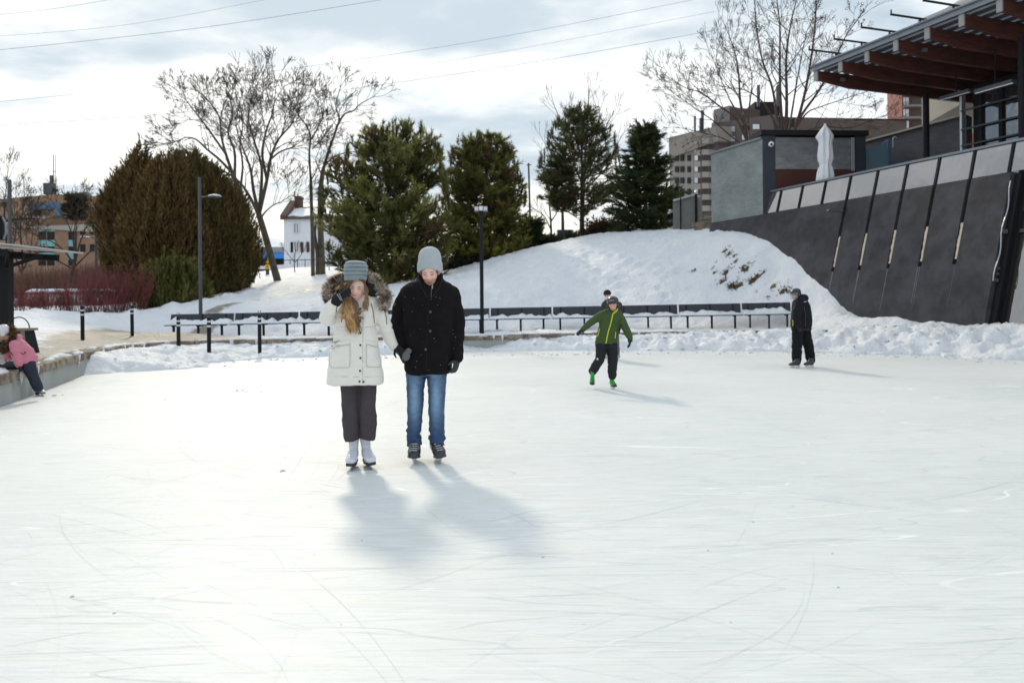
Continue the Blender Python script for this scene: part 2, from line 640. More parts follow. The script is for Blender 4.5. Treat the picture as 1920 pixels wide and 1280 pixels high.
for px_, py_ in [(x_, np.interp(x_, [a for a, b in _bl], [b for a, b in _bl])) for x_ in list(range(1345, 1600, 5)) + list(range(1600, 1856, 15))]:
    q_ = wall_hit(px_, py_)
    ctrl.append(q_); ctrl.append(q_ + Vector((NW.x * 1.2, NW.y * 1.2, .05)))
ctrl.append(WF(3, .7))
for p in CURB[::5]:
    ctrl.append(Vector((p.x, p.y, p.z)))
for px in (312, 434, 556, 678, 800, 917):
    ctrl.append(P(px, 590 - (px - 312) * 0.02 + 44, 29.8)); ctrl.append(P(px, 590 - (px - 312) * 0.02 + 40, 31.5))
for px, py in ((1035, 619), (1155, 617), (1273, 615), (1393, 613), (1485, 611)):
    ctrl.append(P(px, py, 28.4))
    if px < 1300: ctrl.append(P(px, py - 9, 30.2))
ctrl += [P(*a) for a in [(1400, 590, 29.4), (1490, 592, 28.6), (1530, 590, 27.9), (1400, 540, 31.0), (1450, 520, 30.8), (1480, 540, 29.7), (1400, 460, 34.2), (1500, 560, 29.0), (1530, 565, 28.4), (1350, 540, 31.6), (1500, 530, 29.6)]]
for px, py, D in ((155, 637, 24), (248, 629, 25), (60, 655, 17), (120, 640, 21), (60, 625, 24), (330, 622, 27), (200, 612, 29)):
    ctrl.append(P(px, py, D))
ctrl += [Vector(a) for a in [(-16, 10, .5), (-14, 0, .5), (-30, 10, .7), (-40, 30, 1.4), (-60, 60, 1.8), (-120, 100, 2), (-60, 0, 1), (-60, -40, 1), (0, -60, .5), (60, -40, 1), (60, 20, 3),
                             (120, 80, 5), (60, 60, 5.2), (30, 60, 5.2), (16, 55, 5.2), (0, 70, 4.0), (0, 110, 4.2), (-40, 110, 3.2), (40, 120, 5), (-300, 400, 3), (0, 400, 4), (300, 400, 5), (400, 0, 2), (-400, 0, 2), (-400, -200, 1), (400, -200, 1),
                             (22, 22, .8), (24, 10, .8), (22, 0, .8)]]
cp = np.array([tuple(v) for v in ctrl])
_d = np.sqrt(((cp[:, None, :2] - cp[None, :, :2]) ** 2).sum(-1))
_A = -_d + np.eye(len(cp)) * 0.02
_n = len(cp)
_K = np.zeros((_n + 1, _n + 1)); _K[:_n, :_n] = _A; _K[:_n, _n] = 1; _K[_n, :_n] = 1
_w = np.linalg.solve(_K, np.append(cp[:, 2], 0))


def Hbase(x, y):
    x = np.asarray(x, float).ravel(); y = np.asarray(y, float).ravel()
    out = np.zeros(len(x))
    for i in range(0, len(x), 20000):
        d = np.sqrt((x[i:i + 20000, None] - cp[:, 0]) ** 2 + (y[i:i + 20000, None] - cp[:, 1]) ** 2)
        out[i:i + 20000] = -(d @ _w[:-1]) + _w[-1]
    return out


def H(x, y):
    return float(Hbase([x], [y])[0])


def axis(lo, hi, fine_lo, fine_hi, step, grow=1.18):
    a = list(np.arange(fine_lo, fine_hi + 1e-6, step))
    s_ = step
    v_ = fine_hi
    while v_ < hi:
        s_ *= grow; v_ += s_; a.append(v_)
    s_ = step; v_ = fine_lo
    while v_ > lo:
        s_ *= grow; v_ -= s_; a.insert(0, v_)
    return np.array(a)


def tint_attr(me, cols):
    ca = me.color_attributes.new('tint', 'FLOAT_COLOR', 'POINT')
    ca.data.foreach_set('color', np.asarray(cols, dtype=np.float32).ravel())


# worn patches on the slope (pixel, pixel, distance, radius)
def hit(px, py, lo=28.0, hi=60.0):
    for D in np.arange(lo, hi, .15):
        q = P(px, py, float(D))
        if H(q.x, q.y) >= q.z:
            return q
    return P(px, py, 35)
PATCH = [(hit(a, b), r) for a, b, r in [(a_, b_, r_ * .8) for a_, b_, r_ in ((1359, 474, .22), (1366, 480, .14), (1379, 494, .12), (1399, 505, .24), (1392, 500, .12), (1360, 515, .22), (1340, 516, .14), (1383, 538, .30), (1370, 537, .24), (1416, 523, .25), (1408, 528, .15),
         (1430, 517, .15), (1450, 541, .22), (1468, 544, .22), (1300, 508, .12), (1320, 512, .1), (1352, 527, .14), (1420, 546, .12), (1335, 508, .12), (1480, 548, .1), (1375, 484, .1), (1358, 528, .12), (1345, 496, .1), (1440, 560, .1))]]


def build_ground():
    xs = axis(-420, 420, -16, 15, 0.125)
    ys = axis(-260, 600, 15, 44, 0.125)
    X, Y = np.meshgrid(xs, ys)
    x = X.ravel().copy(); y = Y.ravel().copy()
    z = Hbase(x, y)
    ins = inside_rink(x, y)
    near = (x > -25) & (x < 25) & (y > -15) & (y < 50)
    # lumps and footprints
    lump = np.zeros(len(x))
    idx = np.nonzero(near & ~ins)[0]
    for i in idx:
        a, b_ = x[i], y[i]
        lump[i] = 0.055 * fbm((a * .8, b_ * .8, 0), 3) + 0.05 * noise.noise((a * 2.3, b_ * 1.9, 3)) + 0.045 * noise.noise((a * 5, b_ * 4, 9)) - .05 * max(0, noise.noise((a * 3.3, b_ * 2.4, 5)) - .25)
    # footprints trodden over the mound and behind the benches
    fr = random.Random(31)
    for _t in range(34):
        fx, fy = fr.uniform(-9, 10), fr.uniform(30.5, 39)
        an = fr.uniform(0, 6.28)
        for _s in range(fr.randint(6, 22)):
            sx, sy = fx + math.cos(an + 1.57) * .13 * (1 if _s % 2 else -1), fy + math.sin(an + 1.57) * .13 * (1 if _s % 2 else -1)
            m_ = (np.abs(x - sx) < .45) & (np.abs(y - sy) < .45)
            if m_.any():
                dd = np.hypot(x[m_] - sx, (y[m_] - sy) * .8)
                lump[m_] += -.085 * np.exp(-(dd / .14) ** 2) + .035 * np.exp(-((dd - .26) / .09) ** 2)
            fx += math.cos(an) * .62; fy += math.sin(an) * .62; an += fr.gauss(0, .12)
    # flatter on the paving at the left
    pave = np.exp(-(((x + 10.0 + (y - 22) * .42) / 3.4) ** 2 + ((y - 23) / 6.5) ** 2)) 
    pave = np.maximum(pave, np.exp(-(((x + 12.5) / 5) ** 2 + ((y - 12) / 8) ** 2)))
    pave = np.clip(pave * 1.5, 0, 1)
    # trodden path climbing behind the benches
    pth = np.array([tuple(P(*q))[:2] for q in ((260, 600, 27), (420, 575, 34), (520, 563, 37), (610, 550, 40), (660, 545, 42))])
    dmin = np.full(len(x), 1e9)
    for i in range(len(pth) - 1):
        a, b2 = pth[i], pth[i + 1]
        ab = b2 - a
        t = np.clip(((x - a[0]) * ab[0] + (y - a[1]) * ab[1]) / (ab ** 2).sum(), 0, 1)
        dmin = np.minimum(dmin, np.hypot(x - a[0] - t * ab[0], y - a[1] - t * ab[1]))
    pave = np.maximum(pave, np.exp(-(dmin / 0.8) ** 2) * 0.75)
    lump *= (1 - 0.75 * pave)
    # heap ridge ploughed up in front of the shrubs at the left
    ridge = np.zeros(len(x))
    rl = np.array([tuple(P(*q))[:2] for q in ((20, 592, 30.5), (100, 588, 31.5), (200, 582, 32), (260, 578, 33), (330, 573, 34.5), (420, 566, 36), (470, 556, 38))])
    dmin = np.full(len(x), 1e9)
    for i in range(len(rl) - 1):
        a, b2 = rl[i], rl[i + 1]
        ab = b2 - a
        t = np.clip(((x - a[0]) * ab[0] + (y - a[1]) * ab[1]) / (ab ** 2).sum(), 0, 1)
        dmin = np.minimum(dmin, np.hypot(x - a[0] - t * ab[0], y - a[1] - t * ab[1]))
    jj = np.nonzero(dmin < 2.5)[0]
    for i in jj:
        ridge[i] = math.exp(-(dmin[i] / .75) ** 2) * (0.28 + 0.22 * noise.noise((x[i] * 1.3, y[i] * 1.3, 7)) + .12 * noise.noise((x[i] * 3.5, y[i] * 3.5, 2)))
    pave *= np.clip((dmin - .9) / 1.0, 0, 1) if True else 1
    # ploughed heap against the leaning wall
    tt = (x - T0.x) * NW.x + (y - T0.y) * NW.y
    ss = (x - T0.x) * UW.x + (y - T0.y) * UW.y
    heap = np.exp(-((tt + 1.75) / .55) ** 2) * (1 / (1 + np.exp((-4.8 - ss) / .4)))
    hidx = np.nonzero(heap > .02)[0]
    for i in hidx:
        heap[i] *= 0.16 + .22 * noise.noise((x[i] * .9, y[i] * .9, 4)) + .10 * noise.noise((x[i] * 3, y[i] * 3, 8))
    z = z + lump + ridge + heap
    # patches
    pr = np.zeros(len(x))
    for p, r in PATCH:
        pr = np.maximum(pr, np.exp(-(((x - p.x) / (r * 1.5)) ** 2 + ((y - p.y) / (r * 1.1)) ** 2)))
    z -= 0.05 * pr
    # the soil keeps below the terrace
    und = (tt > 0.0) & (ss > -13.2) & (tt < 26) & (ss < 14)
    z[und] = np.minimum(z[und], 4.6)
    # snap inner vertices to the kerb line
    ii = np.nonzero(ins)[0]
    q, cz, _ = nearest_curb(x[ii], y[ii])
    x[ii] = q[:, 0]; y[ii] = q[:, 1]; z[ii] = cz - 0.03
    oo = np.nonzero(~ins & near)[0]
    q, cz, d = nearest_curb(x[oo], y[oo])
    w = np.clip(d / 1.0, 0, 1)
    z[oo] = (cz - 0.03 + 0.0) * (1 - w) + z[oo] * w
    ny, nx = X.shape
    a = (np.arange(ny - 1)[:, None] * nx + np.arange(nx - 1)[None, :]).ravel()
    fc = np.stack([a, a + 1, a + nx + 1, a + nx], 1)
    fc = fc[~(ins[fc].all(1))]
    me = np_mesh('ground', np.stack([x, y, z], 1), fc, 4)
    tint_attr(me, np.stack([pr, pave, np.zeros(len(x)), np.ones(len(x))], 1))
    o = link_mesh('ground', me, M_GROUND, smooth=True)
    tagit(o, 'snow covered ground rising from the rink to a white mound', kind='structure')


build_ground()

# ice
ic = MB()
ic.add([(-16, -20, 0), (20, -20, 0), (20, 30, 0), (-16, 30, 0)], [[0, 1, 2, 3]])
tagit(ic.build('rink_ice', M_ICE), 'pale skate-scratched ice of the outdoor rink', kind='structure')

# ---------------------------------------------------------------- rink wall with stone coping
M_CONC = mat('rink_concrete', (0.36, 0.37, 0.36), 0.8, .2, 3, .01, 25, col2=(0.20, 0.21, 0.20), c2scale=1.7, c2lo=.5, c2hi=.72, stretch=(1, 1, .35))
M_STONE = mat('coping_stone', (0.30, 0.25, 0.19), 0.85, .3, 5, .02, 18, col2=(0.17, 0.13, 0.10), c2scale=4, spec=.3)
wall = thing('rink_wall', 'low concrete wall with rough tan coping stones around the rink', 'wall', (CURB[33].x, CURB[33].y, 0))
wv = MB()
rings = []
for i, p in enumerate(CURB):
    d = (CURB[min(i + 1, len(CURB) - 1)] - CURB[max(i - 1, 0)]); d.z = 0; d.normalize()
    nn = Vector((d.y, -d.x, 0))      # to the right of travel = towards the ice
    q = Vector((p.x, p.y, 0))
    a, b_ = q + nn * 0.06, q - nn * .34
    rings.append([(a.x, a.y, -.2), (a.x, a.y, p.z - .12), (b_.x, b_.y, p.z - .12), (b_.x, b_.y, -.2)])
wv.loft(rings)
wv.build('concrete_face', M_CONC, wall)
# stones one by one
tot = [0.0]
for i in range(1, len(CURB)):
    tot.append(tot[-1] + (CURB[i] - CURB[i - 1]).length)
def curb_at(L):
    for i in range(1, len(CURB)):
        if tot[i] >= L:
            t = (L - tot[i - 1]) / (tot[i] - tot[i - 1])
            p = CURB[i - 1].lerp(CURB[i], t)
            d = (CURB[i] - CURB[i - 1]); d.z = 0
            return p, d.normalized()
    return CURB[-1], Vector((1, 0, 0))
L = 14.0
rs = random.Random(3)
while L < tot[-1] - 14:
    ln = rs.uniform(.5, .95)
    p, d = curb_at(L + ln / 2)
    nn = Vector((d.y, -d.x, 0))
    c = Vector((p.x, p.y, p.z - .045)) - nn * .13
    M_ = Matrix((d, -nn, Vector((0, 0, 1)))).transposed() @ Matrix.Rotation(rs.uniform(-.02, .02), 3, 'Y')
    st = MB()
    w2, h2 = rs.uniform(.21, .235), .07
    q = []
    for zz in (-h2, h2):
        for (sx, sy) in ((-1, -1), (0, -1), (1, -1), (1, 1), (0, 1), (-1, 1)):
            q.append(c + M_ @ Vector((sx * (ln / 2 - .012) + rs.uniform(-.01, .01), sy * w2 + rs.uniform(-.02, .02), zz + rs.uniform(-.012, .012))))
    st.add(q, [[5, 4, 3, 2, 1, 0], [6, 7, 8, 9, 10, 11]] + [[i, (i + 1) % 6, 6 + (i + 1) % 6, 6 + i] for i in range(6)])
    st.build('stone', M_STONE, wall)
    L += ln

# ---------------------------------------------------------------- ploughed snow bank between wall and ice
BANKPTS = []
bank_r = random.Random(17)
def build_bank():
    xs = np.arange(-10.6, 16.0, .085); ys = np.arange(13.5, 26.6, .085)
    X, Y = np.meshgrid(xs, ys); x = X.ravel(); y = Y.ravel()
    ins = inside_rink(x, y)
    q, cz, d = nearest_curb(x, y)
    ed = np.interp(q[:, 0], [-10.2, -9.8, -8, -5, -2.2, -.8, .6, 2.4, 6, 9, 11, 13, 15], [2.7, 2.8, 2.2, 1.25, .9, .35, .8, 1.4, 1.6, 2.1, 2.3, 2.3, 1.8])
    tp = np.interp(q[:, 0], [-10.2, -8, -5, -2.4, -.8, .2, 2.4, 6, 9, 11, 13, 15], [.40, .34, .42, .34, .05, .30, .44, .50, .56, .72, .80, .78])
    lf = (q[:, 0] < 0) & (q[:, 1] < 21)
    w = np.interp(q[:, 1], [17.2, 18.2, 21], [0, .75, 1.0])
    ed = np.where(lf, ed * w + .02, ed); tp = np.where(lf, tp * np.interp(q[:, 1], [17.2, 17.8], [0, 1]), tp)
    near_ = (d < 4.2) & (ins | (d < .12))
    z = np.full(len(x), -.2)
    for i in np.nonzero(near_)[0]:
        a_, b_ = x[i], y[i]
        e = ed[i] * (1 + .28 * noise.noise((a_ * .8, b_ * .8, 5)) + .16 * noise.noise((a_ * 2.5, b_ * 2.5, 1)))
        t = min(1, d[i] / max(e, .05)) if ins[i] else 0
        if t >= 1:
            continue
        h = tp[i] * (1 + .18 * noise.noise((a_ * .9, b_ * .9, 2))) * (1 - t ** 1.6) * (1 - .22 * math.sin(t * 3.1))
        l2 = (.13 * noise.noise((a_ * 1.9, b_ * 1.9, 1.7)) + .075 * noise.noise((a_ * 4.6, b_ * 4.6, 4)) + .04 * abs(noise.noise((a_ * 10, b_ * 10, 4)))) * min(1, t * 4 + .15) * min(1, (1 - t) * 5) * (1 if tp[i] > .2 else .3) * (1.7 if a_ > 7.5 else 1.1)
        l2 += .06 * (1 - 2.2 * abs(noise.noise((a_ * 5.5, b_ * 5.5, 12)))) * min(1, (1 - t) * 4) * (.5 if a_ < -1 else 1)
        if t < .97 and bank_r.random() < .022: BANKPTS.append((a_, b_, h + l2))
        z[i] = h + l2 if ins[i] else min(h, cz[i] - .2)
    ny, nx = X.shape
    a_ = (np.arange(ny - 1)[:, None] * nx + np.arange(nx - 1)[None, :]).ravel()
    fc = np.stack([a_, a_ + 1, a_ + nx + 1, a_ + nx], 1)
    ok = near_[fc].all(1) & (z[fc].max(1) > -.02)
    me = np_mesh('snow_bank', np.stack([x, y, z], 1), fc[ok], 4)
    o = link_mesh('snow_bank', me, M_SNOW, smooth=True)
    tagit(o, 'ploughed snow bank heaped along the rink wall', kind='structure')


build_bank()

# loose snow lumps scattered on the bank foot, on the kerb and on the ice
def lumps():
    V, Fc = [], []
    r_ = random.Random(5)
    def lump(c, r):
        n0 = len(V)
        ring = []
        for (z, rr) in ((0, 1), (.5, .85), (.85, .4)):
            for k in range(6):
                an = k * math.pi / 3 + z
                q = r * rr * r_.uniform(.8, 1.2)
                V.append((c[0] + math.cos(an) * q, c[1] + math.sin(an) * q, c[2] + r * z * .8 - .1 * r))
        V.append((c[0], c[1], c[2] + r * .85))
        for i in range(2):
            for k in range(6):
                k2 = (k + 1) % 6
                Fc.append((n0 + i * 6 + k, n0 + i * 6 + k2, n0 + i * 6 + 6 + k2)); Fc.append((n0 + i * 6 + k, n0 + i * 6 + 6 + k2, n0 + i * 6 + 6 + k))
        for k in range(6):
            Fc.append((n0 + 12 + k, n0 + 12 + (k + 1) % 6, n0 + 18))
    for _ in range(520):
        L = r_.uniform(tot[50], tot[-1] - 12)
        p, d = curb_at(L)
        nn = Vector((d.y, -d.x, 0))
        q = Vector((p.x, p.y, 0)) + nn * r_.uniform(1.6, 3.2) if p.x > -9 else Vector((p.x, p.y, 0)) + nn * r_.uniform(.8, 2.9)
        if p.x > 8: q += nn * r_.uniform(0, 1)
        lump((q.x, q.y, 0), r_.uniform(.012, .05) * (1.5 if r_.random() < .08 else 1))
    for q_ in BANKPTS:
        lump((q_[0], q_[1], q_[2] - .01), r_.uniform(.02, .065) * (1.5 if r_.random() < .15 else 1))
    for (px, py, s_) in ((531, 883, .022), (527, 884, .014), (445, 733, .03), (455, 732, .025), (462, 735, .02), (490, 736, .02), (310, 750, .015), (1018, 1044, .012), (136, 1118, .011), (1370, 1166, .006), (102, 742, .035), (118, 741, .02)):
        q = G(px, py, 0)
        lump((q.x, q.y, 0), s_)
    for _ in range(22):
        q = G(r_.uniform(150, 1880), 573 + r_.uniform(110, 600) , 0)
        lump((q.x, q.y, 0), r_.uniform(.003, .009))
    me = np_mesh('snow_lumps', np.array(V), np.array(Fc), 3)
    o = link_mesh('snow_lumps', me, M_SNOW)
    tagit(o, 'small loose snow lumps scattered over the ice edge', 'snow', kind='stuff')


lumps()
# snow lying on the coping stones of the left wall
def coping_snow():
    r_ = random.Random(11)
    mb = MB()
    for _ in range(150):
        L = r_.uniform(tot[22], tot[-1] - 16)
        p, d = curb_at(L)
        nn = Vector((d.y, -d.x, 0))
        w = r_.uniform(.12, .5)
        c = Vector((p.x, p.y, p.z + .02)) - nn * r_.uniform(0.0, .3)
        hang = r_.random() < .25
        n_ = 9
        ring0, ring1, top = [], [], []
        for k in range(n_):
            an = 2 * math.pi * k / n_
            rr = r_.uniform(.75, 1.15)
            e = d * math.cos(an) * w * rr + nn * math.sin(an) * .13 * rr
            ring0.append(c + e + Vector((0, 0, -.03))); ring1.append(c + e * .7 + Vector((0, 0, .035)))
            top.append(c + e * .2 + Vector((0, 0, .05)))
        mb.loft([ring0, ring1, top])
        if hang:
            q = Vector((p.x, p.y, p.z)) + nn * .085
            mb.tube([q + Vector((0, 0, .03)), q + Vector((0, 0, -.07)), q + Vector((0, 0, -.16 - r_.random() * .12))], [.05, .035, .006], 5)
    o = mb.build('coping_snow', M_SNOW, smooth=True)
    tagit(o, 'patchy snow and icicles lying on the coping stones', 'snow', kind='stuff')


coping_snow()


# skate cuts: shallow ridges of shaved ice left by the blades, mostly circling the rink
def skate_cuts():
    rr = random.Random(77)
    sets = {'w': ([], []), 'd': ([], [])}
    for i in range(1500):
        key = 'w' if rr.random() < .6 else 'd'
        V, Fc = sets[key]
        if rr.random() < .8:
            x, y = rr.uniform(-5, 6.5), 2.6 + rr.random() ** 1.5 * 14
            cx, cy = .5, 13.0
            an = math.atan2(y - cy, x - cx) + math.pi / 2 + rr.gauss(0, .45)
            if rr.random() < .25: an += rr.uniform(-1.2, 1.2)
            curv = rr.choice((1, -1)) * rr.uniform(.0, .22) if rr.random() < .8 else rr.uniform(-.9, .9)
        else:
            x, y = rr.uniform(-8, 12), rr.uniform(4, 22); an = rr.uniform(0, 6.28); curv = rr.uniform(-.2, .2)
        L_ = rr.uniform(.25, 1.9) if rr.random() < .85 else rr.uniform(2, 3.5)
        w = rr.uniform(.0004, .0012) * (1 + y * .02) * (1.6 if rr.random() < .05 else 1)
        n_ = max(5, int(L_ / .16))
        base = len(V)
        for k in range(n_ + 1):
            t = k / n_
            ww = w * math.sin(math.pi * min(max(t, .02), .98)) ** .6 * rr.uniform(.6, 1.2)
            nx_, ny_ = -math.sin(an), math.cos(an)
            V.append((x + nx_ * ww, y + ny_ * ww, .0022)); V.append((x, y, .0022 + ww * .8)); V.append((x - nx_ * ww, y - ny_ * ww, .0022))
            x += math.cos(an) * L_ / n_; y += math.sin(an) * L_ / n_; an += curv * L_ / n_
        for k in range(n_):
            a = base + k * 3
            Fc.append((a, a + 3, a + 4, a + 1)); Fc.append((a + 1, a + 4, a + 5, a + 2))
    for key, nm, mt in (('w', 'shaved_ice', mat('shaved_ice', (.86, .88, .88), .7, .05)), ('d', 'skate_cuts', mat('wet_cut', (.73, .765, .75), .45, .1))):
        V, Fc = sets[key]
        V = np.array(V); Fc = np.array(Fc)
        ok = inside_rink(V[:, 0], V[:, 1])
        q, cz, d = nearest_curb(V[:, 0], V[:, 1])
        ok &= d > 2.6
        Fc = Fc[ok[Fc].all(1)]
        o = link_mesh(nm, np_mesh(nm, V, Fc, 4), mt)
        tagit(o, 'thin curved skate marks of white shavings on the ice' if key == 'w' else 'thin dark skate cuts curving over the ice', 'skate marks', kind='stuff')


skate_cuts()
# ================================================================ materials for buildings and furniture
M_BLACK = mat('black_metal', (0.009, 0.010, 0.012), .6, .15, 8, .001, 60, spec=.25)
M_DARKGREY = mat('dark_grey_metal', (0.055, 0.06, 0.068), .45, .15, 5)
M_GREYMET = mat('grey_metal', (0.22, 0.24, 0.27), .4, .12, 4, metal=.5)
M_LIGHTMET = mat('pale_metal', (0.55, 0.57, 0.60), .35, .1, 4, metal=.6)
M_WHITE = mat('white_paint', (0.74, 0.75, 0.77), .6, .08, 3)
M_REFLECT = mat('reflective_band', (0.62, 0.64, 0.66), .3, .08, 20)
M_SLAT = mat('bench_slat', (0.030, 0.034, 0.044), .6, .25, 3, .002, 30, stretch=(1, 1, 6))
M_PANEL = mat('leaning_concrete', (0.068, 0.066, 0.073), .75, .36, 3.4, .012, 26, col2=(0.050, 0.047, 0.051), c2scale=1.1, c2lo=.40, c2hi=.62, spec=.2)
M_FOAM = mat('tan_foam', (0.66, 0.55, 0.40), .9, .25, 14, .01, 30)
M_STREAK = mat('lime_streak', (0.155, 0.155, 0.165), .8, .5, 9, stretch=(1, 1, .3))
M_WOOD = mat('red_glulam', (0.100, 0.030, 0.019), .6, .3, 5, .002, 40, col2=(0.06, 0.02, 0.014), c2scale=1.5, stretch=(1, 1, 5))
M_GLASSP = mat_glass('parapet_glass', (0.085, 0.078, 0.092), .03, 1.0)
M_GLASSD = mat_glass('dark_glass', (0.02, 0.022, 0.025), .02, 1.0)
M_GLASSB = mat_glass('blue_glass', (0.15, 0.26, 0.33), .15, .5)
M_STEEL = mat('brushed_steel', (0.30, 0.31, 0.33), .33, .5, 2.5, .004, 9, metal=.85, stretch=(1, 1, 2))
M_REDPAINT = mat('red_brown_panel', (0.075, 0.018, 0.012), .6, .15, 4)
M_INTERIOR = mat('dark_interior', (0.012, 0.011, 0.011), .9, .1, 2)
M_BRICKG = mat_brick('grey_green_brick', (0.20, 0.225, 0.225), (0.27, 0.295, 0.29), (0.10, 0.11, 0.11), .3, .085)
M_BRICKD = mat_brick('dark_purple_brick', (0.060, 0.056, 0.068), (0.095, 0.09, 0.105), (0.035, 0.034, 0.038), .3, .085, .6)
M_BRICKN = mat_brick('navy_tile', (0.028, 0.034, 0.052), (0.038, 0.044, 0.06), (0.015, 0.018, 0.025), .25, .08, .5)
M_BRICKO = mat_brick('orange_office_brick', (0.235, 0.135, 0.085), (0.29, 0.165, 0.105), (0.24, 0.17, 0.12), .35, .12)
M_BRICKR = mat_brick('dark_red_brick', (0.20, 0.055, 0.038), (0.26, 0.075, 0.05), (0.16, 0.09, 0.07), .35, .12)
M_TEAL = mat('teal_spandrel', (0.15, 0.36, 0.37), .3, .5, 1.2)
M_BLUEP = mat('blue_panel', (0.055, 0.125, 0.20), .5, .15, 3)
M_BEIGE = mat('beige_cladding', (0.36, 0.33, 0.28), .8, .1, 2)
M_GREYREND = mat('grey_render', (0.20, 0.19, 0.185), .85, .2, .6)
M_BROWNB = mat('brown_block', (0.085, 0.062, 0.052), .85, .25, .5)
M_ROOFD = mat('dark_shingle', (0.07, 0.055, 0.05), .85, .25, 4)
M_WINL = mat_glass('pale_window', (0.34, 0.38, 0.40), .1, .8)
M_UMB = mat('white_canvas', (0.72, 0.72, 0.75), .8, .08, 5, .01, 10)

# ================================================================ benches
def make_bench():
    W_ = 2.30
    r = thing('bench', 'dark slatted bench', 'bench', (0, 0, 0), 'dark slatted benches in a row behind the rink')
    # seat slats
    for k in range(3):
        m = MB(); m.box((0, -.02 - k * .155 + .15, .45), (W_, .14, .035)); m.build('seat_slat', M_SLAT, r)
    # backrest slats, leaning back
    for k in range(4):
        z = .545 + k * .092
        m = MB(); m.box((0, .265 + k * .02, z), (W_ , .028, .0915 if k % 2 else .089), M=Matrix.Rotation(-.2, 3, 'X')); m.build('back_slat', M_SLAT, r)
    for x in (-W_ / 2 + .28, 0.02, W_ / 2 - .28):
        m = MB(); m.box((x, -.10, .20), (.07, .07, .48)); m.build('leg', M_BLACK, r)
        m = MB(); m.box((x, .02, .415), (.055, .50, .035)); m.bar((x, .24, .43), (x, .325, .86), .05, .03); m.build('bracket', M_BLACK, r)
    m = MB(); m.box((W_ / 2 + .018, .30, .69), (.018, .035, .38), M=Matrix.Rotation(-.2, 3, 'X')); m.build('end_trim', M_LIGHTMET, r)
    return r
bench0 = make_bench()
BX = [312, 434, 556, 678, 797, 917, 1035, 1155, 1273, 1393, 1487]
blab = ['end bench of the row at the dark bollards, snow heaped on its left', 'second bench from the bollard end, behind the middle bollard', 'third bench from the bollard end, just left of the woman in white',
        'bench behind the woman in the white parka', 'bench hidden mostly by the man in the black coat', 'bench right of the floodlight post, beside the man in black', 'bench section left of the boy in the green jacket',
        'bench behind the boy in the green jacket', 'second to last bench of the row, below the bare grass patches', 'last bench of the row, behind the black hockey-helmet skater']
BENCH_AT = []
for i in range(10):
    xa, xb = BX[i], BX[i + 1]
    Da = np.interp(xa, [312, 600, 900, 1487], [30.3, 30.0, 29.4, 28.2]); Db = np.interp(xb, [312, 600, 900, 1487], [30.3, 30.0, 29.4, 28.2])
    ya = np.interp(xa, [312, 917, 1487], [590, 578, 567]); yb = np.interp(xb, [312, 917, 1487], [590, 578, 567])
    A, B_ = P(xa, ya, Da), P(xb, yb, Db)
    b = bench0 if i == 0 else copy_tree(bench0)
    mid = (A + B_) / 2
    d = B_ - A
    b.location = (mid.x, mid.y, mid.z - .86)
    b.rotation_euler = (0, -math.atan2(d.z, math.hypot(d.x, d.y)), math.atan2(d.y, d.x))
    s_ = d.length / 2.36
    b.scale = (s_, 1, 1)
    b['label'] = blab[i]
    BENCH_AT.append((A, B_))

def bench_snow():
    V = []; Fc = []
    for bi, (A, B_) in enumerate(BENCH_AT):
        n_, m_ = 60, 8
        base = len(V)
        for i in range(n_):
            t = i / (n_ - 1)
            p = A.lerp(B_, t)
            h = .10 + .16 * noise.noise((p.x * 1.4, bi * 3.3, 1)) + .10 * noise.noise((p.x * 4, 2, 7)) + (.06 if bi < 6 else .0)
            if bi == 9: h += .12 * math.exp(-((t - .75) / .18) ** 2)
            if bi == 0: h += .10 * math.exp(-((t - .12) / .1) ** 2)
            if i in (0, n_ - 1): h = -.05
            for k in range(m_):
                s_ = k / (m_ - 1)
                y = p.y + .22 - s_ * .42 
                prof = math.sin(min(1, (s_ * 1.0)) * math.pi) ** .5 if s_ > .25 else 1.0
                z = p.z - .86 + .47 + max(h, -.03) * prof * (1 - s_ * .45) - (.02 if k == m_ - 1 else 0) + .02 * noise.noise((p.x * 9, y * 9, 1))
                V.append((p.x, y, z))
        for i in range(n_ - 1):
            for k in range(m_ - 1):
                a = base + i * m_ + k
                Fc.append((a, a + 1, a + m_ + 1, a + m_))
    me = np_mesh('bench_snow', np.array(V), np.array(Fc), 4)
    tagit(link_mesh('bench_snow', me, M_SNOW, smooth=True), 'uneven snow lying along the bench seats', 'snow', kind='stuff')
bench_snow()

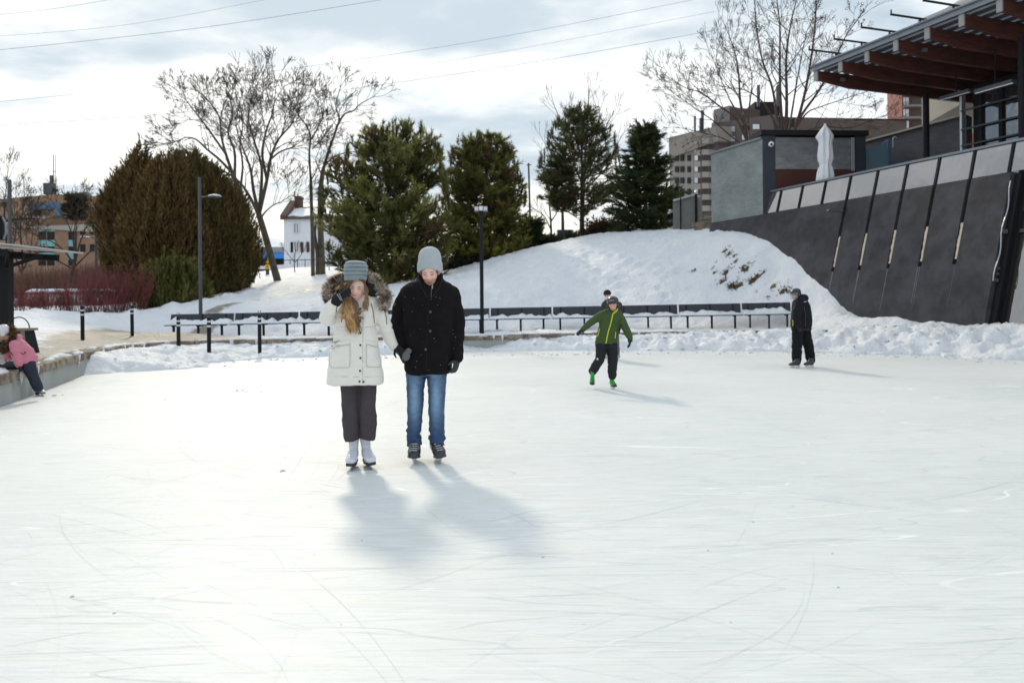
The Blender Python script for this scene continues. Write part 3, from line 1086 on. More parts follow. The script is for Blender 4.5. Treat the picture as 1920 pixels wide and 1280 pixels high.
# ================================================================ bollards
def make_bollard():
    r = thing('bollard', 'bollard', 'bollard', (0, 0, 0), 'black bollards with grey reflective bands')
    m = MB(); m.tube([(0, 0, -.3), (0, 0, .93)], .052, 14); m.build('post', M_BLACK, r, smooth=False)
    for z in (.70, .82):
        m = MB(); m.tube([(0, 0, z - .022), (0, 0, z + .022)], .0545, 14); m.build('reflective_band', M_REFLECT, r)
    m = MB(); m.tube([(0, 0, .93), (0, 0, .95)], [.056, .05], 14)
    m.bar((-.035, 0, .95), (-.035, 0, 1.03), .014); m.bar((.035, 0, .95), (.035, 0, 1.03), .014); m.bar((-.042, 0, 1.035), (.042, 0, 1.035), .014)
    m.build('lift_handle', M_DARKGREY, r)
    return r
bo = make_bollard()
for i, (px, pt, pb, D, lb) in enumerate([(155, 567, 637, 22.6, 'dark bollard farthest left, standing on the wet paving'), (248, 567, 629, 25, 'bollard between the shrubs and the row of benches, second from the left'),
                                     (335, 587, 657, 22.3, 'bollard in front of the left end of the first bench'), (392, 587, 662, 22.0, 'bollard in the snow bank between two others, fourth from the left'),
                                     (487, 583, 652, 22.6, 'bollard nearest the woman in white, last of the five')]):
    b = bo if i == 0 else copy_tree(bo)
    top, bot = P(px, pt, D), P(px, pb, D)
    b.location = bot
    s_ = (top.z - bot.z) / 1.04
    b.scale = (s_, s_, s_)
    b.rotation_euler = (0, rs.uniform(-.01, .01), rs.uniform(0, .5))
    b['label'] = lb

# ================================================================ lamps
def lamp_arm(px, ytop, ybase, D, side, yarm, plen, label, arm_px, rad_=.075, group=None, name='street_lamp'):
    base = P(px, ybase, D); top = P(px, ytop, D)
    base.x = top.x
    gz = H(base.x, base.y)
    base.z = min(base.z, gz)
    r = thing(name, label, 'street lamp', base, group)
    m = MB(); m.tube([base - Vector((0, 0, .1)), top], [rad_, rad_ * .85], 12)
    m.tube([top, top + Vector((0, 0, .05))], [rad_ * .95, rad_ * .6], 12)
    m.build('pole', M_DARKGREY, r, smooth=False)
    az = P(px, yarm, D).z
    L_ = arm_px / F * D
    x0 = top.x
    m = MB(); m.tube([(x0, D, az), (x0 + side * L_ * .35, D, az + .02)], [.03, .028], 8); m.build('arm', M_DARKGREY, r)
    m = MB()
    rings = []
    for t, w, h in ((0, .08, .03), (.12, .17, .06), (.5, .23, .085), (.85, .15, .06), (1, .03, .02)):
        xx = x0 + side * (L_ * .3 + L_ * .7 * t)
        rings.append([(xx, D + math.cos(a) * w, az + (h * max(0, math.sin(a)) + .015 * min(0, math.sin(a)) )) for a in [2 * math.pi * k / 12 for k in range(12)]])
    m.loft(rings)
    hd = m.build('lamp_head', M_DARKGREY, r, smooth=True)
    m = MB()
    rings = []
    for t, w, h in ((0.05, .02, .02), (.2, .15, .07), (.5, .20, .10), (.85, .13, .06), (.97, .02, .02)):
        xx = x0 + side * (L_ * .3 + L_ * .7 * t)
        rings.append([(xx, D + math.cos(a) * w * .9, az + .02 + h * max(0, math.sin(a)) * 1.15) for a in [2 * math.pi * k / 12 for k in range(12)]])
    m.loft(rings)
    m.build('snow_cap', M_SNOW, r, smooth=True)
    return r
lamp_arm(374, 335, 565, 32.5, 1, 370, 0, 'tall lamp post in front of the brown hedge trees, head pointing right', 42)
lamp_arm(180, 424, 515, 55, -1, 446, 0, 'distant lamp post left of the brown hedge trees, snow on its head', 32, .11)
lamp_arm(18, 340, 600, 23.0, -1, 376, 0, 'lamp post at the left edge rising behind the shelter roof', 36, .06)

def floodlight():
    D = 28.2
    top = P(902, 393, D); base = P(906, 600, D); base.x = top.x
    base.z = H(base.x, D)
    r = thing('floodlight_post', 'black post with a boxy twin floodlight, behind the benches right of the man', 'floodlight', base)
    m = MB(); m.box((top.x, D, (top.z + base.z - .2) / 2), (.13, .13, top.z - base.z + .2)); m.build('post', M_BLACK, r)
    m = MB(); m.box((top.x, D, top.z + .10), (.46, .30, .04)); m.box((top.x, D + .1, top.z + .03), (.36, .04, .2)); m.build('bracket', M_BLACK, r)
    for s_ in (-1, 1):
        m = MB(); m.box((top.x + s_ * .155, D - .04, top.z + .02), (.15, .22, .17)); b = m.build('lamp_box', M_GREYMET, r)
        m = MB(); m.box((top.x + s_ * .155, D - .155, top.z + .02), (.12, .012, .12)); m.build('lens', M_LIGHTMET, b)
    m = MB(); m.box((top.x, D - .06, top.z + .03), (.13, .2, .15)); m.build('centre_box', M_WHITE, r)
floodlight()

# ================================================================ shelter and litter bin at the left edge
def shelter():
    D = 17.6
    b = P(13, 640, D)
    r = thing('shelter', 'black steel shelter with flat glass roof cut by the left edge', 'shelter', b)
    gx, gz = b.x, H(b.x, D)
    zt = P(13, 480, D).z
    m = MB(); m.box((gx, D, (zt + gz - .2) / 2), (.2, .2, zt - gz + .2)); m.build('post', M_BLACK, r)
    m = MB(); m.box((gx - 2.4, D + .4, (zt + gz - .2) / 2), (.2, .2, zt - gz + .2)); m.build('post', M_BLACK, r)
    # roof beams and glass slab, falling slightly to the right
    R0, R1 = P(-140, 452, D), P(92, 468, D)
    for k, (yy, x1) in enumerate(((-.9, 62), (.0, 45), (.9, 66))):
        m = MB(); e = P(x1, 477, D); m.bar((R0.x, D + yy, R0.z - .22), (e.x, D + yy, e.z - .02), .09, .14); m.build('beam', M_BLACK, r)
    for yy in (-.6, .6):
        m = MB(); m.bar((gx, D, zt - .25), (gx + .42, D + yy, zt + .04), .06, .08); m.build('bracket', M_BLACK, r)
    m = MB(); m.hexa([(R0.x, D - 1.4, R0.z), (R1.x, D - 1.1, R1.z), (R1.x, D + 1.4, R1.z), (R0.x, D + 1.4, R0.z)],
                     [(R0.x, D - 1.4, R0.z + .05), (R1.x, D - 1.1, R1.z + .03), (R1.x, D + 1.4, R1.z + .03), (R0.x, D + 1.4, R0.z + .05)])
    m.build('roof_slab', mat('shelter_roof', (0.50, 0.47, 0.43), .4, .15, 4), r)
    # sign box hanging above at the edge of the picture
    c = P(0, 428, 19.5)
    bx = thing('display_box', 'dark rounded display box standing above the shelter roof', 'sign', c)
    m = MB(); m.box((c.x - .32, c.y, c.z), (.75, .25, .58)); m.build('case', M_BLACK, bx)
    m = MB(); m.tube([(c.x + .06, c.y, c.z + .27), (c.x + .13, c.y, c.z + .12), (c.x + .14, c.y, c.z - .1), (c.x + .08, c.y, c.z - .27)], .03, 6); m.build('rim', M_GREYMET, bx)
    m = MB(); m.box((c.x - .3, c.y, c.z - .46), (.1, .1, .36)); m.build('stand', M_BLACK, bx)
shelter()

def litter_bin():
    D = 16.6
    b = P(36, 655, D); b.z = H(b.x, D)
    r = thing('litter_bin', 'tan and black tapered litter bin with hoop handle behind the girl in pink', 'litter bin', b)
    zt = P(36, 616, D).z
    w0, w1 = .27, .20
    M_T = mat('tan_board', (0.22, 0.19, 0.14), .7, .2, 5)
    x = b.x
    m = MB(); m.hexa([(x - w0, D - w0, b.z - .05), (x + w0, D - w0, b.z - .05), (x + w0, D + w0, b.z - .05), (x - w0, D + w0, b.z - .05)],
                     [(x - w1, D - w1, zt - .04), (x + w1, D - w1, zt - .04), (x + w1, D + w1, zt - .04), (x - w1, D + w1, zt - .04)]); m.build('body', M_BLACK, r)
    for sx in (-1, 1):
        m = MB(); m.bar((x + sx * (w0 + .0), D - w0 - .01, b.z), (x + sx * w1, D - w1 - .015, zt - .03), .07, .03, up=(0, 1, 0)); m.build('side_board', M_T, r)
    m = MB(); m.box((x, D, zt - .015), (w1 * 2.5, w1 * 2.5, .05)); m.build('lid', M_T, r)
    m = MB(); m.tube([(x + w1 * math.cos(a) * 1.1, D, zt + math.sin(a) * .24) for a in np.linspace(0, math.pi, 12)], .012, 6); m.build('hoop', M_BLACK, r)
litter_bin()

# ================================================================ leaning concrete wall
def leaning_wall():
    r = thing('leaning_wall', 'dark leaning concrete wall of tall panels with foam-filled joints', 'wall', WP(0, 0, 0))
    zb, zs = .2, 2.54
    def face(m, s0, s1, z0, z1, t0=0.0, th=.32):
        b = [WF(s0, z0, t0), WF(s1, z0, t0), WF(s1, z0, t0 + th), WF(s0, z0, t0 + th)]
        t = [WF(s0, z1, t0), WF(s1, z1, t0), WF(s1, z1, t0 + th), WF(s0, z1, t0 + th)]
        m.hexa([b[0], b[1], b[2], b[3]], t)
    js = [0, -1.24, -2.48, -3.72, -4.96]
    m = MB(); face(m, -13.2, 1.33, zb, zs); m.build('base_slab', M_PANEL, r)
    ed = [1.33] + js + [-13.2]
    for i in range(len(ed) - 1):
        a, b = ed[i], ed[i + 1]
        m = MB(); face(m, b + (.068 if i < len(ed) - 2 else 0), a - (.068 if i > 0 else 0), zs, 5.11); m.build('panel', M_PANEL, r)
    rr = random.Random(2)
    for s_ in js:
        m = MB(); face(m, s_ - .08, s_ + .08, zs - .0, 5.09, .12, .08); m.build('joint_back', M_INTERIOR, r)
        m = MB()
        n_ = 14
        rings = []
        for k in range(n_):
            z = 2.70 + (3.79 - 2.70) * k / (n_ - 1)
            wl, wr = .066 - rr.uniform(0, .035), .066 - rr.uniform(0, .02)
            rings.append([WF(s_ - wl, z, .11), WF(s_ - wl * .8, z, .02 + rr.uniform(0, .02)), WF(s_ + wr * .8, z, .02 + rr.uniform(0, .02)), WF(s_ + wr, z, .11)])
        m.loft(rings); m.build('foam_strip', M_FOAM, r)
        for _ in range(2):    # pale lime streaks running down below the joint
            a = s_ + rr.uniform(-.05, .05); w = rr.uniform(.008, .018); z1 = rr.uniform(1.0, 1.6)
            m = MB(); m.hexa([WF(a - w * .4, z1, -.003), WF(a + w * .4, z1, -.003), WF(a + w * .4, z1, .003), WF(a - w * .4, z1, .003)],
                             [WF(a - w, zs - .02, -.003), WF(a + w, zs - .02, -.003), WF(a + w, zs - .02, .003), WF(a - w, zs - .02, .003)])
            m.build('lime_streak', M_STREAK, r)
    # dark stripe at the near end and cable
    m = MB(); face(m, 1.34, 1.52, zb, 5.05, .18, .3); m.build('end_column', M_BLACK, r)
    m = MB(); pts = [WF(1.36, z, .02 + .05 * math.sin(z * 5)) + Vector((0, -.03, 0)) for z in np.linspace(4.85, 2.0, 16)]
    m.tube(pts, .014, 5); m.build('cable', M_LIGHTMET, r)
    for z, w in ((3.4, .13), (2.35, .07), (2.2, .07), (2.02, .10)):
        m = MB(); c = WF(1.36, z, .1); m.box(c + Vector((0, -.05, 0)), (w, .06, w * .9)); m.build('junction_box', M_DARKGREY, r)
    # parapet light on the wall
    c = WF(-4.96, 4.74, -.03)
    lt = thing('wall_light', 'small dark hooded light fixed to the leaning wall joint', 'wall light', c)
    m = MB(); m.box(c, (.12, .12, .22)); m.build('mount', M_BLACK, lt)
    m = MB(); q = c - Vector((NW.x, NW.y, 0)) * .3 + Vector((-.12, 0, 0)); m.hexa([q + Vector(v) for v in ((-.22, -.1, -.03), (.30, -.1, -.09), (.30, .1, -.09), (-.22, .1, -.03))], [q + Vector(v) for v in ((-.2, -.1, .02), (.30, -.1, .09), (.30, .1, .09), (-.2, .1, .02))]); m.build('hood', M_DARKGREY, lt)
leaning_wall()

# ================================================================ terrace and glazed parapet
def terrace():
    r = thing('terrace_building', 'terrace block behind the leaning wall with a glazed lower front', 'building', WP(0, 3, 0))
    pts = [WP(-13.0, .5, 0), WP(12, .5, 0), WP(12, 22, 0), WP(-13.0, 22, 0)]
    m = MB(); m.prism([(p.x, p.y) for p in pts], 4.7, 5.04); m.build('deck', mat('deck_slab', (0.22, 0.21, 0.2), .8, .2, 3), r)
    pts = [WP(-13.0, .9, 0), WP(1.3, .9, 0), WP(1.3, 21, 0), WP(-13.0, 21, 0)]
    m = MB(); m.prism([(p.x, p.y) for p in pts], 0, 4.68); m.build('core', M_DARKGREY, r)
    # glazed front beyond the wall
    for (s0, s1) in ((1.62, 3.0), (3.1, 4.5), (4.6, 6.0), (6.1, 8)):
        for (z0, z1) in ((.4, 3.36), (3.46, 3.98), (4.6, 5.0)):
            m = MB(); m.hexa([WF(s0, z0, .46), WF(s1, z0, .46), WF(s1, z0, .5), WF(s0, z0, .5)], [WF(s0, z1, .46), WF(s1, z1, .46), WF(s1, z1, .5), WF(s0, z1, .5)]); m.build('pane', M_GLASSR, r)
    for (z0, z1) in ((3.36, 3.46), (3.98, 4.6), (5.0, 5.09)):
        m = MB(); m.hexa([WF(1.53, z0, .38), WF(8, z0, .38), WF(8, z0, .6), WF(1.53, z0, .6)], [WF(1.53, z1, .38), WF(8, z1, .38), WF(8, z1, .6), WF(1.53, z1, .6)]); m.build('transom', M_DARKGREY, r)
    for s_ in (1.57, 3.05, 4.55, 6.05):
        m = MB(); m.hexa([WF(s_ - .05, .3, .36), WF(s_ + .05, .3, .36), WF(s_ + .05, .3, .62), WF(s_ - .05, .3, .62)], [WF(s_ - .05, 5.0, .36), WF(s_ + .05, 5.0, .36), WF(s_ + .05, 5.0, .62), WF(s_ - .05, 5.0, .62)]); m.build('mullion', M_BLACK, r)
    m = MB(); m.prism([tuple(WP(s, t, 0))[:2] for s, t in ((1.32, 1.2), (8, 1.2), (8, 1.4), (1.32, 1.4))], 0, 4.7); m.build('inner_wall', M_INTERIOR, r)
M_GLASSR = mat_glass('lower_glass', (0.045, 0.038, 0.032), .03, 1.0)
terrace()

def parapet():
    r = thing('glazed_parapet', 'sloping glass panel parapet with grey rail above the leaning wall', 'parapet', WP(0, .1, 5.1))
    def PT(s, z, t=0.06):
        return WP(s, t + (z - 5.11) * BATTER, z)
    s0 = -10.06
    n_ = 16
    for i in range(n_):
        a, b = s0 + 1.25 * i, s0 + 1.25 * (i + 1)
        m = MB(); m.hexa([PT(a + .05, 5.14, .10), PT(b - .05, 5.14, .10), PT(b - .05, 5.14, .12), PT(a + .05, 5.14, .12)], [PT(a + .05, 6.0, .10), PT(b - .05, 6.0, .10), PT(b - .05, 6.0, .12), PT(a + .05, 6.0, .12)])
        m.build('pane', M_GLASSP, r)
    for i in range(n_ + 1):
        a = s0 + 1.25 * i
        m = MB(); m.hexa([PT(a - .04, 5.12), PT(a + .04, 5.12), PT(a + .04, 5.12, .2), PT(a - .04, 5.12, .2)], [PT(a - .04, 6.02), PT(a + .04, 6.02), PT(a + .04, 6.02, .2), PT(a - .04, 6.02, .2)])
        m.build('post', M_BLACK, r)
    m = MB(); m.bar(PT(s0 - .05, 6.05, .1), PT(s0 + 1.25 * n_, 6.05, .1), .12, .07); m.build('rail', M_GREYMET, r)
parapet()

# ================================================================ brick pavilion, umbrella, screens
def pavilion():
    A = WP(-13.2, .02, 0); B_ = WP(-9.6, .02, 0)
    C_ = P(1622, 300, 33.3); E = C_ + Vector((1.4, 4.0, 0)); Fp = WP(-13.2, 6, 0)
    r = thing('brick_pavilion', 'pale grey brick pavilion with dark front and steel shutter', 'building', B_)
    def pr(p, q, z0, z1, th, name, mt, shift=0):
        d = Vector((q[0] - p[0], q[1] - p[1])); d.normalize(); nrm = Vector((d.y, -d.x))
        a = Vector((p[0], p[1])) + nrm * shift; b = Vector((q[0], q[1])) + nrm * shift
        c = b - nrm * th; e = a - nrm * th
        m = MB(); m.prism([a, b, c, e], z0, z1); return m.build(name, mt, r)
    # side wall
    sw = MB(); sw.prism([tuple(A)[:2], tuple(B_)[:2], tuple(WP(-9.6, .3, 0))[:2], tuple(WP(-13.2, .3, 0))[:2]], 4.0, 8.22); sw.build('side_wall', M_BRICKG, r)
    sw = MB(); sw.prism([tuple(WP(-13.25, -.05, 0))[:2], tuple(WP(-9.6, -.05, 0))[:2], tuple(WP(-9.6, .5, 0))[:2], tuple(WP(-13.25, .5, 0))[:2]], 8.23, 8.32); sw.build('coping', M_GREYMET, r)
    pts = [WP(-13.0, .35, 0), WP(-9.7, .35, 0), C_ + Vector((-.1, .3, 0)), E, WP(-13.0, 6, 0)]
    m = MB(); m.prism([tuple(p)[:2] for p in pts], 5.0, 8.3); m.build('core', M_INTERIOR, r)
    # front, left to right
    Bx = Vector((B_.x, B_.y)); Cx = Vector((C_.x, C_.y))
    def at(px):
        t = (px - 1432) / (1622 - 1432)
        return Bx.lerp(Cx, t)
    pr(at(1433), at(1455), 5.0, 8.36, .3, 'pier', M_BRICKN, .06)
    pr(at(1602), at(1622), 5.0, 8.36, .3, 'pier', M_BRICKN, .06)
    pr(at(1428), at(1626), 8.37, 8.58, 1.2, 'roof_edge', M_BLACK, .14)
    pr(at(1455), at(1602), 6.98, 8.30, .1, 'steel_shutter', M_STEEL, .0)
    pr(at(1455), at(1602), 5.0, 6.96, .1, 'lower_panel', M_REDPAINT, .03)
    for px in (1595, 1598.5):
        pr(at(px), at(px + 1.6), 6.9, 8.3, .04, 'drain_pipe', M_LIGHTMET, .1)
    c = at(1446); sc = thing('security_camera', 'white dome security camera on the dark pavilion pier', 'camera', (c.x, c.y - .15, 8.0))
    m = MB(); m.ball((c.x, c.y - .16, 7.98), .115, 14, 10); m.build('housing', M_WHITE, sc, smooth=True)
    m = MB(); m.ball((c.x - .02, c.y - .235, 7.96), .055, 12, 8); m.build('lens', M_BLACK, sc, smooth=True)
pavilion()

def umbrella():
    D = 30.6
    c = P(1548, 300, D)
    r = thing('closed_umbrella', 'closed white canvas umbrella standing on the terrace', 'umbrella', (c.x, D, 5.05))
    m = MB()
    rings = []
    N_ = 40
    prof = [(235, 2), (238, 4), (243, 8), (250, 12), (256, 14.5), (262, 12), (268, 10.5), (280, 12), (292, 13.3), (300, 13), (306, 10.5), (311, 9.5), (316, 11.5), (325, 13.5), (335, 14.5), (348, 15)]
    for i, (py, hw) in enumerate(prof):
        q = P(1547 + (0 if py < 260 else 1), py, D)
        rr = hw / F * D
        ring = []
        for k in range(N_):
            a = 2 * math.pi * k / N_
            f = 1 + .17 * math.sin(a * 8 + i * .12) * min(1, i / 4) + .08 * math.sin(a * 5 + i * .35)
            ring.append((q.x + math.cos(a) * rr * f, D + math.sin(a) * rr * f * .9, q.z))
        rings.append(ring)
    m.loft(rings); m.build('canvas', M_UMB, r, smooth=True)
    m = MB(); m.tube([(c.x, D, 5.05), (c.x, D, P(1547, 236, D).z)], .03, 8); m.build('pole', M_LIGHTMET, r)
    q = P(1547, 234, D); m = MB(); m.ball(q, .05, 8, 6); m.build('finial', M_WHITE, r)
umbrella()

def back_walls():
    A = P(1622, 268, 37.0); B_ = P(1812, 218, 32.0)
    r = thing('dark_brick_wall', 'dark purple brick wall with pale coping behind the terrace', 'wall', A)
    def quadwall(a, b, z0, za, zb, th, name, mt, off=0):
        d = Vector((b.x - a.x, b.y - a.y, 0)).normalized(); nr = Vector((d.y, -d.x, 0))
        a = a + nr * off; b = b + nr * off
        m = MB(); m.hexa([(a.x, a.y, z0), (b.x, b.y, z0), (b.x - nr.x * th, b.y - nr.y * th, z0), (a.x - nr.x * th, a.y - nr.y * th, z0)],
                         [(a.x, a.y, za), (b.x, b.y, zb), (b.x - nr.x * th, b.y - nr.y * th, zb), (a.x - nr.x * th, a.y - nr.y * th, za)])
        return m.build(name, mt, r)
    quadwall(A, B_, 4.9, A.z, B_.z, .3, 'brick_face', M_BRICKD)
    m = MB(); m.bar(A + Vector((0, .1, .05)), B_ + Vector((0, .1, .05)), .42, .08); m.build('coping', M_BEIGE, r)
    # curved blue glass screen
    D = 33.8
    s_ = thing('glass_screen', 'pale blue curved glass wind screen beside the pavilion', 'screen', P(1645, 300, D))
    a, b = P(1624, 320, D), P(1664, 320, D)
    n_ = 10
    m = MB(); rings = []
    for k in range(n_):
        t = k / (n_ - 1)
        x = a.x + (b.x - a.x) * t
        zt = P(1640, 279 - 17 * t ** 2.2, D).z
        rings.append([(x, D, 4.9), (x, D, zt), (x, D + .03, zt), (x, D + .03, 4.9)])
    m.loft(rings); m.build('pane', M_GLASSB, s_)
    m = MB(); q = P(1667, 262, D); m.box((q.x, D, (q.z + 5) / 2), (.12, .1, q.z - 5)); m.build('post', M_BLUEP, s_)
    hk = P(1673, 262, D)
    m = MB(); m.tube([(hk.x, D - .05, hk.z - .35), (hk.x, D - .05, hk.z + .04), (hk.x + .08, D - .05, hk.z + .12), (hk.x + .17, D - .05, hk.z + .06)], .025, 6); m.build('hook', M_LIGHTMET, s_)
back_walls()

# ================================================================ timber canopy and glazed hall
def canopy():
    r = thing('timber_canopy', 'flat canopy roof on red timber beams jutting over the terrace', 'canopy', WP(0, 3, 9.9))
    s0, st, nb = -6.37, 1.24, 12
    t0, t1 = -.02, 11.0
    for i in range(nb):
        s_ = s0 + st * i
        w = .075
        zt = 10.12
        m = MB()
        tp = 1.6
        rings = []
        for (t, zb) in ((t0, 9.80), (t0 + tp, 9.62), (t1, 9.55)):
            rings.append([WP(s_ - w, t, zb), WP(s_ + w, t, zb), WP(s_ + w, t, zt), WP(s_ - w, t, zt)])
        m.loft(rings); b = m.build('beam', M_WOOD, r)
        m = MB(); m.hexa([WP(s_ - .09, t0 - .06, 9.76), WP(s_ + .09, t0 - .06, 9.76), WP(s_ + .09, t0 - .005, 9.76), WP(s_ - .09, t0 - .005, 9.76)], [WP(s_ - .09, t0 - .06, 10.12), WP(s_ + .09, t0 - .06, 10.12), WP(s_ + .09, t0 - .005, 10.12), WP(s_ - .09, t0 - .005, 10.12)])
        m.build('end_cap', mat('end_cap_grey', (.30, .29, .28), .6, .1), b)
        if i % 3 == 0:
            c = WP(s_ + .09, 1.1, 9.88); m = MB(); m.box(c, (.16, .16, .12), rz=math.atan2(UW.y, UW.x)); m.build('fixing_plate', M_GREYMET, b)
    # purlins
    t = t0
    k = 0
    sa, sb = s0 - .12, s0 + st * (nb - 1) + .5
    while t < t1:
        m = MB(); m.bar(WP(sa, t, 10.17), WP(sb, t, 10.17), .085, .09); m.build('purlin', M_DARKGREY, r)
        t += .48; k += 1
    # roof sheets between: translucent near the edge, solid behind
    M_POLY = mat('translucent_sheet', (0.46, 0.48, 0.52), .4, .2, 3, trans=.55)
    for (ta, tb, mt) in ((t0 + .06, 2.4, M_POLY), (2.42, 4.5, M_POLY), (4.52, 7.0, M_POLY), (7.02, t1, M_DARKGREY)):
        m = MB(); m.hexa([WP(sa, ta, 10.23), WP(sb, ta, 10.23), WP(sb, tb, 10.23), WP(sa, tb, 10.23)], [WP(sa, ta, 10.26), WP(sb, ta, 10.26), WP(sb, tb, 10.26), WP(sa, tb, 10.26)]); m.build('roof_sheet', mt, r)
    # edge fascia with two lines
    m = MB(); m.bar(WP(sa, t0 - .09, 10.20), WP(sb, t0 - .09, 10.20), .05, .15); m.build('fascia', M_GREYMET, r)
    m = MB(); m.bar(WP(sa, t0 - .15, 10.31), WP(sb, t0 - .15, 10.31), .12, .05); m.build('gutter', M_GREYMET, r)
    # outriggers above the edge
    for i in range(8):
        s_ = s0 + .15 + st * (i) + .55
        z = 10.62
        m = MB(); m.bar(WP(s_, .25, 10.26), WP(s_, .25, z), .055); m.bar(WP(s_, -1.0, z), WP(s_, 1.25, z + .02), .06, .05); m.bar(WP(s_, -.98, z), WP(s_, -.98, z + .15), .035)
        m.build('outrigger', M_BLACK, r)
    # posts
    for px, D, w in ((1737, 31.2, .24), (1917, 24.6, .2)):
        q = P(px, 300, D)
        m = MB(); m.tube([(q.x, D, 5.0), (q.x, D, 9.56)], w / 2, 14); m.build('column', M_BLACK, r)
    # heaters
    for px, py, D, dd in ((1793, 178, 28.6, .5), (1866, 163, 25.8, .55)):
        q = P(px, py, D)
        h = thing('patio_heater', 'long dark radiant heater hanging under the canopy' + (' over the post' if px < 1800 else ' before the glass doors'), 'heater', q)
        a, b = q - Vector((UW.x, UW.y, 0)) * dd * 1.2, q + Vector((UW.x, UW.y, 0)) * dd * 1.2
        m = MB(); m.bar(a, b, .26, .12); m.build('body', M_DARKGREY, h)
        m = MB(); m.bar(a + Vector((-.1, -.1, -.08)), b + Vector((-.1, -.1, -.08)), .05, .03); m.build('reflector_edge', M_LIGHTMET, h)
        m = MB(); m.bar(q + Vector((0, 0, .05)), (q.x, q.y, 9.6), .03); m.build('hanger', M_BLACK, h)
canopy()

def hall():
    r = thing('glazed_hall', 'dark framed glazed hall under the canopy reflecting trees', 'building', WP(0, 5, 5))
    tt = 5.0
    edges = [-4.34, -3.55, -2.75, -1.85, -.95, 0, 1.2, 2.5]
    for i in range(len(edges) - 1):
        a, b = edges[i], edges[i + 1]
        if i != 0:
            for (z0, z1) in ((5.1, 6.6), (6.66, 7.2), (7.26, 7.80), (7.86, 8.5), (8.56, 9.3)):
                m = MB(); m.hexa([WP(a + .07, tt, z0), WP(b - .07, tt, z0), WP(b - .07, tt + .03, z0), WP(a + .07, tt + .03, z0)], [WP(a + .07, tt, z1), WP(b - .07, tt, z1), WP(b - .07, tt + .03, z1), WP(a + .07, tt + .03, z1)])
                m.build('pane', M_GLASSD, r)
    for i, e in enumerate(edges):
        m = MB(); w = .045 if i == 0 else .07; m.hexa([WP(e - w, tt - .1, 5.04), WP(e + w, tt - .1, 5.04), WP(e + w, tt + .1, 5.04), WP(e - w, tt + .1, 5.04)], [WP(e - w, tt - .1, 9.3), WP(e + w, tt - .1, 9.3), WP(e + w, tt + .1, 9.3), WP(e - w, tt + .1, 9.3)])
        m.build('mullion', M_LIGHTMET if i == 0 else M_BLACK, r)
    for z in (6.63, 7.23, 7.83, 8.53):
        m = MB(); m.bar(WP(-4.3, tt - .13, z), WP(2.5, tt - .13, z), .05, .06); m.build('transom', M_DARKGREY, r)
    m = MB(); m.prism([tuple(WP(s, t, 0))[:2] for s, t in ((-4.3, tt + .5), (6, tt + .5), (6, 12), (-4.3, 12))], 5.0, 9.54); m.build('interior', M_INTERIOR, r)
    # beige upper storey
    m = MB(); q0, q1 = P(1727, 60, 38), P(1885, 5, 30)
    m2 = thing('rooftop_storey', 'beige clad rooftop storey showing above the canopy edge', 'building', q0)
    m.hexa([(q0.x, q0.y, 9.8), (q1.x, q1.y, 9.8), (q1.x + 6, q1.y + 3, 9.8), (q0.x + 6, q0.y + 3, 9.8)], [(q0.x, q0.y, P(1727, 44, 38).z), (q1.x, q1.y, P(1885, -22, 30).z), (q1.x + 6, q1.y + 3, 17.5), (q0.x + 6, q0.y + 3, 15.6)])
    m.build('cladding', M_BEIGE, m2)
    m = MB(); m.bar(Vector((q0.x - .05, q0.y - .1, P(1727, 43, 38).z)), Vector((q1.x, q1.y - .1, P(1885, -23, 30).z)), .3, .18); m.build('roof_edge', M_GREYMET, m2)
hall()

# ================================================================ distant buildings
def facade(root, px0, px1, ytop0, ytop1, ybase, D0, D1, mt, depth=12, name='wall'):
    a, b = P(px0, ytop0, D0), P(px1, ytop1, D1)
    z0 = min(P(px0, ybase, D0).z, P(px1, ybase, D1).z)
    d = Vector((b.x - a.x, b.y - a.y, 0)).normalized(); nr = Vector((-d.y, d.x, 0)) * depth
    m = MB(); m.hexa([(a.x, a.y, z0), (b.x, b.y, z0), (b.x + nr.x, b.y + nr.y, z0), (a.x + nr.x, a.y + nr.y, z0)], [tuple(a), tuple(b), (b.x + nr.x, b.y + nr.y, b.z), (a.x + nr.x, a.y + nr.y, a.z)])
    return m.build(name, mt, root)
def window_on(root, px0, px1, y0, y1, Da, Db, pa, pb, name, mt, off=.06, th=.12, frame=None):
    """window between pixel columns on a facade that runs from column pa (distance Da) to pb (distance Db)"""
    a0, b0 = P(pa, 500, Da), P(pb, 500, Db)
    def on(px, py):
        # intersect the column ray with the facade line in plan
        r0 = P(px, py, 1.0) - Vector((0, 0, CAMZ))
        dx, dy = b0.x - a0.x, b0.y - a0.y
        # (a0 + k d) = s * r0
        det = dx * (-r0.y) - dy * (-r0.x)
        k = ((-a0.x) * (-r0.y) - (-a0.y) * (-r0.x)) / det
        D = a0.y + dy * k
        return P(px, py, D)
    A, B_, C_, E = on(px0, y1), on(px1, y1), on(px1, y0), on(px0, y0)
    d = Vector((B_.x - A.x, B_.y - A.y, 0)).normalized(); nf = Vector((d.y, -d.x, 0))
    m = MB()
    f = [p + nf * off for p in (A, B_, C_, E)]; bk = [p - nf * (th - off) for p in (A, B_, C_, E)]
    m.add(f + bk, [[0, 1, 2, 3], [7, 6, 5, 4], [0, 4, 5, 1], [1, 5, 6, 2], [2, 6, 7, 3], [3, 7, 4, 0]])
    o = m.build(name, mt, root)
    if frame is not None:
        m = MB()
        for p, q in ((A, B_), (B_, C_), (C_, E), (E, A), ((A + B_) / 2, (C_ + E) / 2)):
            m.bar(p + nf * (off + .03), q + nf * (off + .03), .09, .09)
        m.build('frame', frame, o)
    return o

